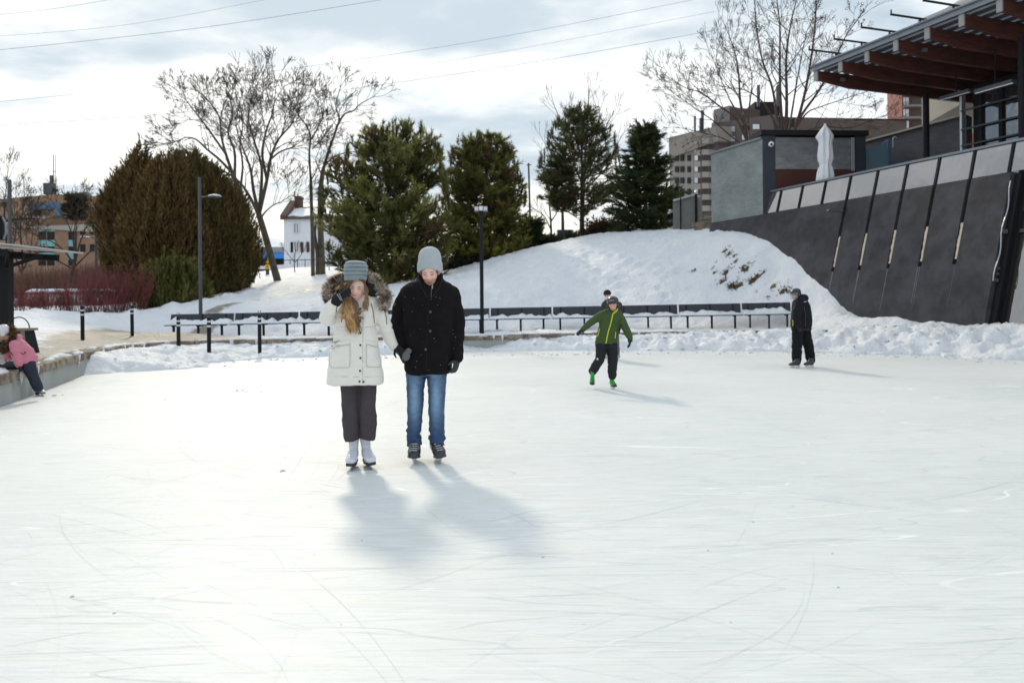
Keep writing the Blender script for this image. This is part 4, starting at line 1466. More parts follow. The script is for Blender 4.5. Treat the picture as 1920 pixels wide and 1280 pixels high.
def office():
    r = thing('brick_office', 'orange brick office block with teal windows and blue roof trim behind the hedge', 'building', P(120, 545, 92))
    facade(r, 48, 262, 412, 396, 560, 90, 100, M_BRICKO, 14)
    facade(r, 24, 50, 413, 412, 560, 96, 94, M_BRICKO, 10, 'side_wing')
    facade(r, 63, 104, 371, 366, 412, 92, 93, M_BRICKO, 12, 'penthouse')
    facade(r, 104, 262, 364, 372, 404, 91, 102, M_BRICKO, 12, 'penthouse')
    facade(r, 52, 106, 383, 379, 391, 90, 91, M_BLUEP, 3, 'blue_canopy')
    facade(r, 103, 113, 380, 379, 405, 90.4, 90.6, M_BLUEP, 2, 'blue_pier')
    facade(r, 62, 104, 391, 391, 402, 91.6, 92.4, M_INTERIOR, 1, 'recess')
    facade(r, 46, 120, 404.5, 402.5, 407, 89.8, 93.3, M_BEIGE, .6, 'parapet_cap')
    facade(r, 52, 242, 424, 418, 427, 89.9, 98.6, M_BEIGE, .3, 'string_course')
    for (a, b) in ((72, 86), (88, 102), (128, 139)):
        for (y0, y1, mt) in ((425, 434, M_TEAL), (434, 450, M_INTERIOR), (450, 462, M_TEAL), (462, 474, M_INTERIOR), (474, 486, M_TEAL), (486, 498, M_INTERIOR)):
            window_on(r, a, b, y0, y1, 90, 100, 48, 262, 'window', mt)
    for (a, b) in ((27, 33), (34, 40), (41, 47)):
        for (y0, y1, mt) in ((410, 420, M_TEAL), (421, 432, M_WINL), (432, 446, M_INTERIOR), (446, 458, M_TEAL), (458, 472, M_INTERIOR)):
            window_on(r, a, b, y0, y1, 96, 94, 24, 50, 'window', mt)
    for (a, b) in ((150, 160), (168, 178), (205, 216)):
        for (y0, y1) in ((425, 440), (458, 472)):
            window_on(r, a, b, y0, y1, 90, 100, 48, 262, 'window', M_INTERIOR)
    window_on(r, 174, 177, 380, 384, 91, 102, 104, 262, 'vent', M_INTERIOR)
    m = MB()
    a = P(93, 344, 94); b = P(94, 365, 94); m.bar(b, a, 1.0, 1.0)
    m.bar(P(97.5, 366, 94), P(97, 329, 94), .35, .35); m.build('chimney', M_DARKGREY, r)
    m = MB(); m.bar(P(101, 366, 94), P(100, 290, 94), .08); m.bar(P(104, 340, 94), P(104, 291, 94), .05); m.bar(P(98, 322, 94), P(106, 322, 94), .05); m.build('mast', M_GREYMET, r)
    m = MB(); q = P(104.5, 357, 94); m.box(q, (.5, .3, .35)); m.bar(q, q - Vector((0, 0, .9)), .08); m.build('antenna_box', M_DARKGREY, r)
    m = MB(); q = P(160, 364, 97); m.box(q, (1.0, .8, .35)); m.build('roof_vent', M_GREYMET, r)
office()

def white_house():
    r = thing('white_house', 'white two-storey house with snowy roof and brick chimney', 'house', P(560, 495, 80))
    D = 80
    a, b = P(532, 410, D), P(672, 410, D)
    zb = P(560, 505, D).z
    m = MB(); m.box(((a.x + b.x) / 2, D + 4, (a.z + zb) / 2), (b.x - a.x, 8, a.z - zb)); m.build('wall', M_WHITE, r)
    zr = P(540, 379, D).z
    m = MB(); x0, x1 = a.x - .15, b.x + .15
    m.hexa([(x0, D - .35, a.z - .1), (x1, D - .35, a.z - .1), (x1, D + 4, zr - .15), (x0, D + 4, zr - .15)], [(x0, D - .35, a.z + .05), (x1, D - .35, a.z + .05), (x1, D + 4, zr), (x0, D + 4, zr)])
    m.hexa([(x0, D + 4, zr - .15), (x1, D + 4, zr - .15), (x1, D + 8.3, a.z - .1), (x0, D + 8.3, a.z - .1)], [(x0, D + 4, zr), (x1, D + 4, zr), (x1, D + 8.3, a.z + .05), (x0, D + 8.3, a.z + .05)])
    rf = m.build('roof', M_ROOFD, r)
    m = MB(); e = .55; n_ = 16; rings = []
    for k in range(n_):
        t = k / (n_ - 1); x = x0 + e + (x1 - x0 - e) * t
        w0 = .10 + .05 * math.sin(k * 1.7); w1 = .78 + .05 * math.sin(k * 2.3)
        rings.append([(x, D - .35 + 4.35 * w0, a.z + .06 + (zr - a.z) * w0), (x, D - .35 + 4.35 * w0, a.z + .14 + (zr - a.z) * w0), (x, D - .35 + 4.35 * w1, a.z + .14 + (zr - a.z) * w1), (x, D - .35 + 4.35 * w1, a.z + .06 + (zr - a.z) * w1)])
    m.loft(rings); m.build('roof_snow', M_SNOW, rf)
    M_CH = mat('old_chimney_brick', (0.10, 0.055, 0.045), .9, .3, 4)
    # gable parapet and chimney
    m = MB(); m.add([(x0 - .1, D - .4, a.z - .15), (x0 + .5, D - .4, a.z - .15), (x0 + .5, D + 3.2, zr + .1), (x0 - .1, D + 3.2, zr + .1), (x0 - .1, D - .4, a.z + .3), (x0 + .5, D - .4, a.z + .3), (x0 + .5, D + 3.2, zr + .6), (x0 - .1, D + 3.2, zr + .6)],
                    [[0, 3, 2, 1], [4, 5, 6, 7], [0, 1, 5, 4], [1, 2, 6, 5], [2, 3, 7, 6], [3, 0, 4, 7]]); m.build('gable_parapet', M_CH, r)
    m = MB(); c0, c1 = P(537, 362, D), P(547, 362, D); zc = P(540, 363, D).z
    m.prism([(c0.x, D + 3.0), (c1.x, D + 3.0), (c1.x, D + 4.4), (c0.x, D + 4.4)], a.z, zc); m.prism([(c0.x - .06, D + 2.94), (c1.x + .06, D + 2.94), (c1.x + .06, D + 4.46), (c0.x - .06, D + 4.46)], zc, zc + .18)
    m.tube([(c0.x + .2, D + 3.6, zc), (c0.x + .2, D + 3.6, zc + .55)], .06, 6)
    m.build('chimney', M_CH, r)
    Z = D
    for (p0, p1, y0, y1) in ((551, 561, 419, 437), (552.5, 561, 454, 472)):
        window_on(r, p0, p1, y0, y1, Z, Z, 532, 672, 'window', M_GLASSD, frame=M_WHITE)
    for (p0, p1) in ((545, 549.5), (564, 569), (575, 580)):
        window_on(r, p0, p1, 454, 473, Z, Z, 532, 672, 'shutter', M_REDPAINT if p0 > 550 else M_BLACK)
    # porch railing
    f = thing('iron_fence', 'thin dark iron fence on the snow before the white house', 'fence', P(560, 500, 66))
    for k in range(9):
        px = 530 + k * 14
        a_, b_ = P(px, 505 - k * .4, 66), P(px, 487 - k * .3, 66); m = MB(); m.bar(a_ - Vector((0, 0, .3)), b_, .05); m.build('post', M_BLACK, f)
    m = MB(); m.bar(P(530, 488, 66), P(642, 485.6, 66), .05); m.build('rail', M_BLACK, f)
white_house()

def blue_shop():
    r = thing('blue_awning_building', 'low grey building with a bright blue awning band', 'building', P(500, 500, 100))
    facade(r, 466, 534, 463, 463, 515, 100, 100, M_GREYREND, 10)
    facade(r, 468, 535, 463, 463, 474, 99.3, 99.3, mat('pale_roof', (0.28, 0.31, 0.34), .6, .1), .5, 'roof_band')
    facade(r, 470, 534, 475, 475, 484, 98.5, 98.5, mat('bright_blue_awning', (0.02, 0.22, 0.62), .5, .1), 1.2, 'awning')
    for k in range(7):
        facade(r, 472 + k * 9, 479 + k * 9, 486, 486, 500, 99.7, 99.7, M_INTERIOR, .4, 'window')
    w = thing('snowy_low_wall', 'brown low wall capped with snow near the yellow sign', 'wall', P(500, 515, 62))
    facade(w, 468, 545, 503, 498, 522, 60, 62, M_BROWNB, .5)
    facade(w, 467, 546, 500, 495, 504, 59.9, 61.9, M_SNOW, .7, 'snow_cap')
    D = 54
    s_ = thing('yellow_sign', 'yellow diamond crossing sign above a smaller square plate', 'road sign', P(501, 515, D))
    M_Y = mat('sign_yellow', (0.85, 0.50, 0.02), .5, .05)
    c = P(501, 488.5, D); h = 6.3 / F * D
    m = MB(); m.add([(c.x - h, D, c.z), (c.x, D, c.z - h), (c.x + h, D, c.z), (c.x, D, c.z + h), (c.x - h, D + .03, c.z), (c.x, D + .03, c.z - h), (c.x + h, D + .03, c.z), (c.x, D + .03, c.z + h)],
                    [[0, 1, 2, 3], [7, 6, 5, 4], [0, 4, 5, 1], [1, 5, 6, 2], [2, 6, 7, 3], [3, 7, 4, 0]]); m.build('diamond_plate', M_Y, s_)
    m = MB(); m.box((c.x, D - .012, c.z + .055), (.05, .012, .05)); m.box((c.x, D - .012, c.z - .0), (.035, .012, .07)); m.bar((c.x, D - .012, c.z - .02), (c.x - .05, D - .012, c.z - .1), .02, .01); m.bar((c.x, D - .012, c.z - .02), (c.x + .05, D - .012, c.z - .1), .02, .01); m.build('walking_figure', M_BLACK, s_)
    q = P(501, 500, D); m = MB(); m.box((q.x, D, q.z), (.28, .03, .30)); m.build('square_plate', M_Y, s_)
    m = MB(); m.box((q.x, D - .02, q.z), (.16, .01, .05)); m.build('arrow_mark', M_BLACK, s_)
    m = MB(); b = P(501, 522, D); m.box((q.x, D + .06, (q.z + b.z) / 2), (.22, .08, q.z - b.z + .3)); m.build('post', M_DARKGREY, s_)
blue_shop()

def apartments():
    r = thing('grey_apartments', 'grey stepped apartment block with balconies behind the bare birches', 'building', P(1340, 420, 110))
    M_GA = mat('pale_apartment_wall', (0.24, 0.22, 0.205), .85, .15, .4)
    M_DA = mat('dark_apartment_wall', (0.095, 0.075, 0.068), .85, .25, .5)
    facade(r, 1255, 1300, 262, 250, 420, 118, 112, M_GA, 20)
    facade(r, 1300, 1345, 250, 240, 420, 112, 106, M_DA, 20, 'balcony_wall')
    facade(r, 1254, 1346, 258, 236, 264, 117, 105, mat('flat_roof_edge', (0.22, 0.19, 0.17), .8, .1), 6, 'roof')
    facade(r, 1345, 1450, 230, 215, 420, 108, 100, M_DA, 18, 'wall')
    facade(r, 1338, 1368, 206, 198, 232, 112, 110, M_GREYREND, 10, 'lift_tower')
    facade(r, 1368, 1425, 201, 206, 232, 110, 110, M_BROWNB, 10, 'lift_tower')
    facade(r, 1415, 1462, 191, 191, 235, 112, 112, M_INTERIOR, 10, 'plant_room')
    for fl in range(7):
        y = 268 + fl * 21
        window_on(r, 1303, 1309, y - 4, y + 12, 112, 106, 1300, 1345, 'window', M_WINL)
        for (a, b) in ((1312, 1324), (1327, 1340)):
            window_on(r, a, b, y - 6 - (a - 1300) * .08, y + 4 - (a - 1300) * .08, 112, 106, 1300, 1345, 'balcony', M_GA, .9, 1.0)
        for (a, b) in ((1266, 1272), (1276, 1282), (1289, 1294)):
            window_on(r, a, b, y + 2, y + 13, 118, 112, 1255, 1300, 'window', M_INTERIOR)
    for fl in range(3):
        y = 240 + fl * 18
        for (a, b) in ((1350, 1362), (1366, 1378), (1392, 1404), (1412, 1424)):
            window_on(r, a, b, y - (a - 1345) * .1, y + 9 - (a - 1345) * .1, 108, 100, 1345, 1450, 'window', M_WINL if (fl + int(a)) % 3 else M_INTERIOR)
    for px, y0, y1 in ((1303, 218, 246), (1314, 222, 246), (1317, 208, 246), (1422, 160, 200), (1458, 162, 200)):
        m = MB(); m.bar(P(px, y1, 108), P(px, y0, 108), .35 if px > 1310 else .25); m.build('flue', M_DARKGREY, r)
    r2 = thing('long_brown_building', 'long low brown building behind the pavilion and umbrella', 'building', P(1600, 300, 95))
    facade(r2, 1462, 1600, 222, 222, 330, 100, 96, M_BROWNB, 20)
    facade(r2, 1600, 1700, 226, 226, 330, 96, 96, M_BROWNB, 20, 'side_wing')
    facade(r2, 1460, 1702, 219.5, 223.5, 224, 99.7, 95.5, M_INTERIOR, 2, 'roof_edge')
    r3 = thing('red_brick_tower', 'red brick apartment tower seen between canopy and terrace wall', 'building', P(1750, 250, 120))
    facade(r3, 1690, 1860, 60, 50, 330, 120, 116, M_BRICKR, 20)
    for fl in range(9):
        y = 95 + fl * 22
        for (a, b, mt) in ((1694, 1697, M_WHITE), (1698, 1704, M_WINL), (1744, 1752, M_WINL), (1761, 1770, M_WINL), (1774, 1781, M_WINL)):
            window_on(r3, a, b, y, y + 15, 120, 116, 1690, 1860, 'window' if mt is M_WINL else 'pilaster', mt)
        window_on(r3, 1709, 1728, y, y + 16, 120, 116, 1690, 1860, 'recess', M_BROWNB)
        window_on(r3, 1693, 1728, y + 16, y + 19.5, 120, 116, 1690, 1860, 'balcony', M_GREYREND, 1.0, 1.1)
        window_on(r3, 1782, 1800, y + 15, y + 19, 120, 116, 1690, 1860, 'balcony', M_GREYREND, 1.0, 1.1)
apartments()

def right_fence():
    D = 41
    r = thing('board_fence', 'grey vertical board fence between the dark conifer and the brick pavilion', 'fence', P(1300, 425, D))
    M_B = mat('grey_board', (0.20, 0.20, 0.185), .8, .2, 4)
    n_ = 17
    for k in range(n_):
        a = 1262 + k * 3.2; b = a + 2.9
        top = np.interp(a, [1262, 1303, 1304, 1340], [377, 366, 370, 369])
        p, q = P(a, top, D), P(b, top - .3, D); zb = P(a, 440, D).z
        m = MB(); m.hexa([(p.x, D, zb), (q.x, D, zb), (q.x, D + .04, zb), (p.x, D + .04, zb)], [(p.x, D, p.z), (q.x, D, q.z), (q.x, D + .04, q.z), (p.x, D + .04, p.z)]); m.build('board', M_B, r)
    m = MB(); m.bar(P(1262, 376, D - .1), P(1303, 365, D - .1), .1, .09); m.build('top_rail', M_LIGHTMET, r)
    for px, yt in ((1276, 371), (1305, 364)):
        m = MB(); q = P(px, yt, D - .15); zb = P(px, 440, D).z; m.box((q.x, D - .15, (q.z + zb) / 2), (.12 if px > 1300 else .05, .08, q.z - zb)); m.build('post', M_BLACK, r)
    m = MB(); q = P(1305, 361, D - .15); m.ball(q, .09, 8, 6); m.build('post_knob', M_LIGHTMET, r)
    s_ = thing('stone_ledges', 'two stacked stone ledges beside the board fence', 'ledge', P(1325, 420, 39.2))
    for (a, b, y0, y1) in ((1301, 1334, 417, 424), (1316, 1335, 405, 411), (1306, 1334, 424, 432)):
        p, q = P(a, y0, 39.2), P(b, y1, 39.2); m = MB(); m.box(((p.x + q.x) / 2, 39.4, (p.z + q.z) / 2), (q.x - p.x, .6, p.z - q.z)); m.build('slab', M_STONE, s_)
right_fence()

def bins_far():
    for (px, py, w, h, lb) in ((1058, 441, 26, 17, 'blue bin box far behind the twin-trunk pine on the ridge'), (1010, 449, 12, 24, 'narrow blue bin beside the dark ridge bushes')):
        D = 50
        a = P(px, py, D)
        r = thing('blue_bin', lb, 'bin', a)
        M_ = mat('bin_blue', (0.03, 0.20, 0.42), .5, .1)
        m = MB(); ww, hh = w / F * D, h / F * D
        m.hexa([(a.x - ww * .45, D - .4, a.z - hh / 2 - .5), (a.x + ww * .45, D - .4, a.z - hh / 2 - .5), (a.x + ww * .45, D + .4, a.z - hh / 2 - .5), (a.x - ww * .45, D + .4, a.z - hh / 2 - .5)],
               [(a.x - ww * .5, D - .5, a.z + hh * .4), (a.x + ww * .5, D - .5, a.z + hh * .4), (a.x + ww * .5, D + .5, a.z + hh * .4), (a.x - ww * .5, D + .5, a.z + hh * .4)]); m.build('body', M_, r)
        m = MB(); m.box((a.x, D, a.z + hh * .46), (ww * 1.05, 1.05, hh * .12)); m.build('lid', M_DARKGREY, r)
    p = thing('utility_pole', 'thin dark utility pole standing between the two pines on the ridge', 'pole', P(992, 480, 55))
    m = MB(); m.tube([P(996, 480, 55), P(991, 306, 55)], [.09, .06], 6); m.build('shaft', M_BROWNB, p)
    m = MB(); m.bar(P(987, 310, 55), P(996, 309, 55), .06); m.build('crossarm', M_BROWNB, p)
bins_far()

# ================================================================ parked pickup behind the red-stemmed shrubs
def pickup():
    D = 37.5
    z0 = P(130, 547, D).z - 1.72
    M_RED = mat('dark_red_paint', (0.16, 0.03, 0.045), .35, .2, 2, spec=.6)
    c = P(30, 545, D)
    r = thing('parked_van', 'dark red van with snow on its roof, parked behind the red-stemmed shrubs', 'van', (c.x + 2.5, D, z0))
    x0, x1 = P(22, 560, D).x, P(236, 560, D).x
    zt = P(100, 548, D).z
    def outline(y, inset):
        return [(x0 + .02 + inset, y, z0 + .3), (x1 - inset, y, z0 + .3), (x1 - inset, y, z0 + .95), (x1 - .1 - inset, y, zt - .12), (x1 - .25 - inset, y, zt), (x0 + 1.15 + inset, y, zt), (x0 + .45 + inset, y, z0 + .95), (x0 + .05 + inset, y, z0 + .8)]
    m = MB(); m.loft([outline(D - .92, .06), outline(D - .88, 0), outline(D + .88, 0), outline(D + .92, .06)]); m.build('body', M_RED, r)
    for xx in (x0 + 1.0, x1 - 1.1):
        for yy in (D - .9, D + .9):
            m = MB(); m.tube([(xx, yy - .08, z0 + .33), (xx, yy + .1, z0 + .33)], .34, 20); w = m.build('wheel', M_BLACK, r)
            m = MB(); m.tube([(xx, yy - .1, z0 + .33), (xx, yy - .07, z0 + .33)], .2, 14); m.build('rim', M_GREYMET, w)
    for (a, b) in ((x0 + 1.3, x0 + 2.2), (x0 + 2.3, x0 + 3.5), (x0 + 3.6, x1 - .5)):
        m = MB(); m.box(((a + b) / 2, D - .925, zt - .30), (b - a, .02, .34)); m.build('side_window', M_GLASSD, r)
    m = MB(); m.add([(x0 + .42, D - .75, z0 + .98), (x0 + 1.1, D - .75, zt - .04), (x0 + 1.1, D + .75, zt - .04), (x0 + .42, D + .75, z0 + .98), (x0 + .38, D - .75, z0 + 1.0), (x0 + 1.06, D - .75, zt - .02), (x0 + 1.06, D + .75, zt - .02), (x0 + .38, D + .75, z0 + 1.0)], [[0, 1, 2, 3], [7, 6, 5, 4], [0, 4, 5, 1], [1, 5, 6, 2], [2, 6, 7, 3], [3, 7, 4, 0]]); m.build('windscreen', M_WINL, r)
    m = MB(); rings = []
    for k in range(14):
        t = k / 13; x = x0 + 1.1 + (x1 - x0 - 1.4) * t; h = .13 + .03 * math.sin(k * 2.1) if 0 < k < 13 else .01
        rings.append([(x, D - .85, zt), (x, D - .75, zt + h), (x, D + .75, zt + h), (x, D + .85, zt)])
    m.loft(rings); m.build('roof_snow', M_SNOW, r, smooth=True)
pickup()

# ================================================================ overhead wires
def wires():
    M_W = mat('wire', (0.30, 0.32, 0.34), .5, .0)
    for (pts, rr, lb) in (([(-60, 33), (100, 17), (260, -10)], .022, 'short overhead wire crossing the top left corner of the sky'),
                     ([(-60, 72), (250, 45), (620, -25)], .018, 'second overhead wire from the top, fading behind bright cloud'),
                     ([(-60, 100), (380, 52), (800, -14)], .028, 'overhead wire of the upper bundle, thicker than the two above'),
                     ([(-60, 197), (300, 160), (640, 116), (960, 66), (1350, -10)], .022, 'long overhead wire passing highest above the bare trees'),
                     ([(-60, 222), (300, 192), (560, 156), (900, 105), (1340, 22)], .016, 'faint overhead wire in the middle of the lower bundle'),
                     ([(-60, 238), (330, 212), (680, 164), (1000, 117), (1345, 56), (1500, 25)], .026, 'lowest overhead wire, passing behind the bare tree tops')):
        P3 = [P(x, y, 92) for x, y in pts]
        ln = smooth_line([tuple(p) for p in P3], 10)
        # smooth_line keeps z
        m = MB(); m.tube(ln, rr, 5)
        o = m.build('overhead_wire', M_W, origin=ln[0])
        tagit(o, lb, 'wire', 'overhead power lines')
wires()
# ================================================================ trees
def seg_mesh(name, segs, n=4):
    """segs: rows x0 y0 z0 x1 y1 z1 r0 r1 -> open prisms"""
    a = np.asarray(segs, float)
    p0, p1, r0, r1 = a[:, 0:3], a[:, 3:6], a[:, 6], a[:, 7]
    d = p1 - p0
    ln = np.linalg.norm(d, axis=1, keepdims=True); ln[ln < 1e-9] = 1
    d = d / ln
    ref = np.where(np.abs(d[:, 2:3]) > .9, np.array([[1., 0, 0]]), np.array([[0, 0, 1.]]))
    u = np.cross(d, ref); u /= np.linalg.norm(u, axis=1, keepdims=True)
    v = np.cross(d, u)
    rings = []
    for (p, r) in ((p0, r0), (p1 + d * ln * .03, r1)):
        for k in range(n):
            an = 2 * math.pi * k / n
            rings.append(p + (u * math.cos(an) + v * math.sin(an)) * r[:, None])
    V = np.stack(rings, 1).reshape(-1, 3)
    base = np.arange(len(a))[:, None] * (2 * n)
    fc = []
    for k in range(n):
        k2 = (k + 1) % n
        fc.append(np.concatenate([base + k, base + k2, base + n + k2, base + n + k], 1))
    return np_mesh(name, V, np.concatenate(fc, 0), 4)


M_BARK = mat('bare_bark', (0.075, 0.060, 0.048), .9, .3, 6, .01, 25, col2=(0.06, 0.045, 0.038), c2scale=3)
M_BARKG = mat('olive_grey_bark', (0.115, 0.095, 0.068), .9, .3, 5, .015, 18, col2=(0.075, 0.06, 0.045), c2scale=2.5)
M_TWIG = mat('twig', (0.040, 0.026, 0.019), .9, .2, 3)
M_BIRCH = mat('peeling_birch_bark', (0.085, 0.05, 0.04), .85, .35, 5, .01, 20, col2=(0.26, 0.18, 0.15), c2scale=3, c2lo=.56, c2hi=.72)
M_REDTW = mat('red_stem', (0.17, 0.040, 0.038), .7, .3, 4, island=.35)


def rot_about(v, axis_, ang):
    return Matrix.Rotation(ang, 3, axis_) @ v


def grow(segs, p, d, length, r, depth, rr, spread=.55, up=.12, ratio=.72, kids=(2, 3), bend=.18, rmin=.006, twig=True):
    n_ = max(2, int(length / .45)) if depth > 1 else 3
    st = length / n_
    r1 = max(r * .62, rmin)
    for i in range(n_):
        q = p + d * st
        ra = r + (r1 - r) * i / n_; rb = r + (r1 - r) * (i + 1) / n_
        segs.append((*p, *q, ra, rb))
        p = q
        ax = Vector((rr.gauss(0, 1), rr.gauss(0, 1), rr.gauss(0, 1))).normalized()
        d = rot_about(d, ax, rr.gauss(0, bend))
        d = (d + Vector((0, 0, up * .35))).normalized()
        if depth > 0 and i >= 1 and rr.random() < .42:
            ax = d.orthogonal().normalized(); ax = rot_about(ax, d, rr.uniform(0, 6.28))
            grow(segs, p, rot_about(d, ax, rr.uniform(.5, 1.0)), length * rr.uniform(.4, .62), rb * .5, depth - 1, rr, spread, up, ratio, kids, bend, rmin)
    if depth > 0:
        for _ in range(rr.randint(*kids)):
            ax = d.orthogonal().normalized(); ax = rot_about(ax, d, rr.uniform(0, 6.28))
            nd = rot_about(d, ax, rr.uniform(.25, 1) * spread)
            grow(segs, p, nd, length * ratio * rr.uniform(.75, 1.15), r1 * .8, depth - 1, rr, spread, up, ratio, kids, bend, rmin)


def poly_limb(segs, pts, r0, r1, rr, sprout=None, sub=5, start=.3, **kw):
    """a limb along given points, sprouting random branches; sprout = (length, depth)"""
    ln = smooth_line([tuple(p) for p in pts], sub)
    n_ = len(ln) - 1
    for i in range(n_):
        ra = r0 + (r1 - r0) * (i / n_) ** .8; rb = r0 + (r1 - r0) * ((i + 1) / n_) ** .8
        segs.append((*ln[i], *ln[i + 1], ra, rb))
        if sprout and i / n_ > start and rr.random() < sprout[2]:
            d = (ln[i + 1] - ln[i]).normalized()
            ax = d.orthogonal().normalized(); ax = rot_about(ax, d, rr.uniform(0, 6.28))
            grow(segs, ln[i + 1], rot_about(d, ax, rr.uniform(.45, 1.0)), sprout[0] * rr.uniform(.6, 1.1) * (1.15 - .5 * i / n_), max(rb * .5, .012), sprout[1], rr, **kw)
    if sprout:
        d = (ln[-1] - ln[-2]).normalized()
        for _ in range(2):
            ax = d.orthogonal().normalized(); ax = rot_about(ax, d, rr.uniform(0, 6.28))
            grow(segs, ln[-1], rot_about(d, ax, rr.uniform(.1, .4)), sprout[0] * .7, r1 * .85, sprout[1], rr, **kw)


def bare_tree(name, label, cat, limbs, D, seed, bark=None, group=None, base_px=None, sprout=(1.5, 3, .5), twig_mat=None, thin=1.0, **kw):
    """limbs: list of (points [(px,py,dD)], width px at start, width px at end, sprouts?)"""
    rr = random.Random(seed)
    bp = P(base_px[0], base_px[1], D)
    r = thing(name, label, cat, bp, group)
    tr, cr_ = [], []
    for (pts, w0, w1, sp) in limbs:
        P3 = [P(a, b, D + c) for a, b, c in pts]
        k = .5 / F * D
        if sp:
            tmp = []
            poly_limb(tmp, P3, w0 * k, w1 * k, rr, sprout, **kw)
            for s_ in tmp:
                (tr if s_[6] > .045 * thin else cr_).append(s_)
        else:
            poly_limb(tr, P3, w0 * k, w1 * k, rr, None)
    link_mesh('trunk', seg_mesh('trunk', tr, 7), bark or M_BARKG, r, smooth=True)
    if cr_:
        link_mesh('crown', seg_mesh('crown', cr_, 3), twig_mat or M_TWIG, r)
    return r, len(tr) + len(cr_)


COUNT = []
kw1 = dict(spread=.62, up=.12, ratio=.76, kids=(2, 3), bend=.14, rmin=.0105)
_, c = bare_tree('bare_tree', 'bare spreading tree with a leaning trunk, right of the brown hedge trees', 'tree', [
    ([(523, 534, 0), (512, 495, 0), (497, 440, 0), (485, 400, 0)], 15, 11, False),
    ([(487, 408, 0), (470, 372, -.5), (452, 345, -1), (432, 328, -1.2), (412, 318, -1.5)], 7, 2.5, True),
    ([(487, 405, 0), (476, 360, 0), (470, 318, .4), (458, 285, .7), (448, 258, 1)], 8, 2.5, True),
    ([(486, 400, 0), (490, 350, .5), (490, 310, 1), (478, 268, 1.2), (466, 225, 1.5), (470, 190, 1.6)], 8, 2, True),
    ([(486, 400, 0), (500, 340, 0), (508, 295, 0), (522, 262, -.5), (545, 235, -1), (556, 210, -1)], 8, 2, True),
    ([(500, 335, 0), (492, 290, -1), (498, 250, -2), (510, 215, -2), (515, 190, -2)], 6, 2, True),
    ([(506, 300, 0), (525, 285, .8), (550, 275, 1.2), (568, 262, 1.5)], 4.5, 1.5, True),
    ([(490, 408, 0), (497, 398, .3), (512, 385, .5), (528, 378, .6), (540, 370, .8)], 4, 1.2, True),
], 47, 4, None, None, (521, 530), (1.35, 4, .62), **kw1)
COUNT.append(c)
_, c = bare_tree('bare_tree', 'bare many-limbed tree rising behind the brown hedge trees', 'tree', [
    ([(462, 470, 0), (456, 420, 0), (452, 370, 0), (436, 325, 0)], 12, 9, False),
    ([(436, 325, 0), (424, 290, 0), (415, 255, .5), (412, 222, 1), (396, 195, 1)], 7, 2, True),
    ([(436, 325, 0), (412, 300, -.5), (388, 280, -1), (368, 262, -1.2), (350, 258, -1.3), (334, 264, -1.4)], 6, 1.6, True),
    ([(440, 330, 0), (440, 285, .5), (428, 250, .8), (436, 215, 1), (432, 188, 1)], 6, 2, True),
    ([(424, 290, 0), (396, 250, .4), (378, 225, .7), (362, 205, .8), (350, 190, .8)], 5, 1.6, True),
    ([(450, 360, 0), (455, 310, 1), (450, 270, 1.5), (455, 235, 1.6), (450, 200, 1.7)], 5, 1.6, True),
], 51, 9, None, None, (462, 520), (1.1, 4, .62), **kw1)
COUNT.append(c)
_, c = bare_tree('bare_tree', 'slender bare tree with a straight dark stem before the white house', 'tree', [
    ([(587, 518, 0), (586, 440, 0), (584, 380, 0), (583, 338, 0)], 8, 6, False),
    ([(583, 338, 0), (580, 290, 0), (582, 255, 0), (572, 232, 0), (560, 215, 0), (564, 190, 0)], 5, 1.5, True),
    ([(583, 262, 0), (596, 240, 0), (606, 215, .5), (608, 190, .5)], 3.5, 1.3, True),
    ([(583, 338, 0), (594, 318, 0), (600, 300, 0)], 3, 1.2, True),
    ([(585, 280, 0), (602, 262, 0), (618, 240, 0), (628, 228, 0)], 3, 1.3, True),
], 50, 21, None, None, (587, 516), (.9, 3, .4), **kw1)
COUNT.append(c)
_, c = bare_tree('bare_tree', 'bare tree with thick grey twin base and long side limb, left of the big pine', 'tree', [
    ([(604, 522, 0), (603, 470, 0), (601, 420, 0), (601, 360, 0), (606, 318, 0)], 15, 8, False),
    ([(596, 522, 0), (596, 480, 0), (590, 440, 0), (592, 420, 0)], 11, 5, False),
    ([(606, 318, 0), (616, 285, 0), (628, 250, 0), (636, 222, 0), (630, 200, 0), (638, 165, 0)], 6.5, 1.6, True),
    ([(630, 240, 0), (645, 215, 0), (662, 208, .5), (676, 195, .5), (700, 182, .5)], 4.5, 1.4, True),
    ([(610, 308, 0), (626, 295, -.5), (645, 287, -.8), (668, 284, -1)], 4, 1.4, True),
    ([(604, 330, 0), (596, 312, .5), (592, 300, .5), (598, 282, .5)], 3, 1.2, True),
], 51, 33, None, None, (602, 520), (.95, 3, .45), **kw1)
COUNT.append(c)
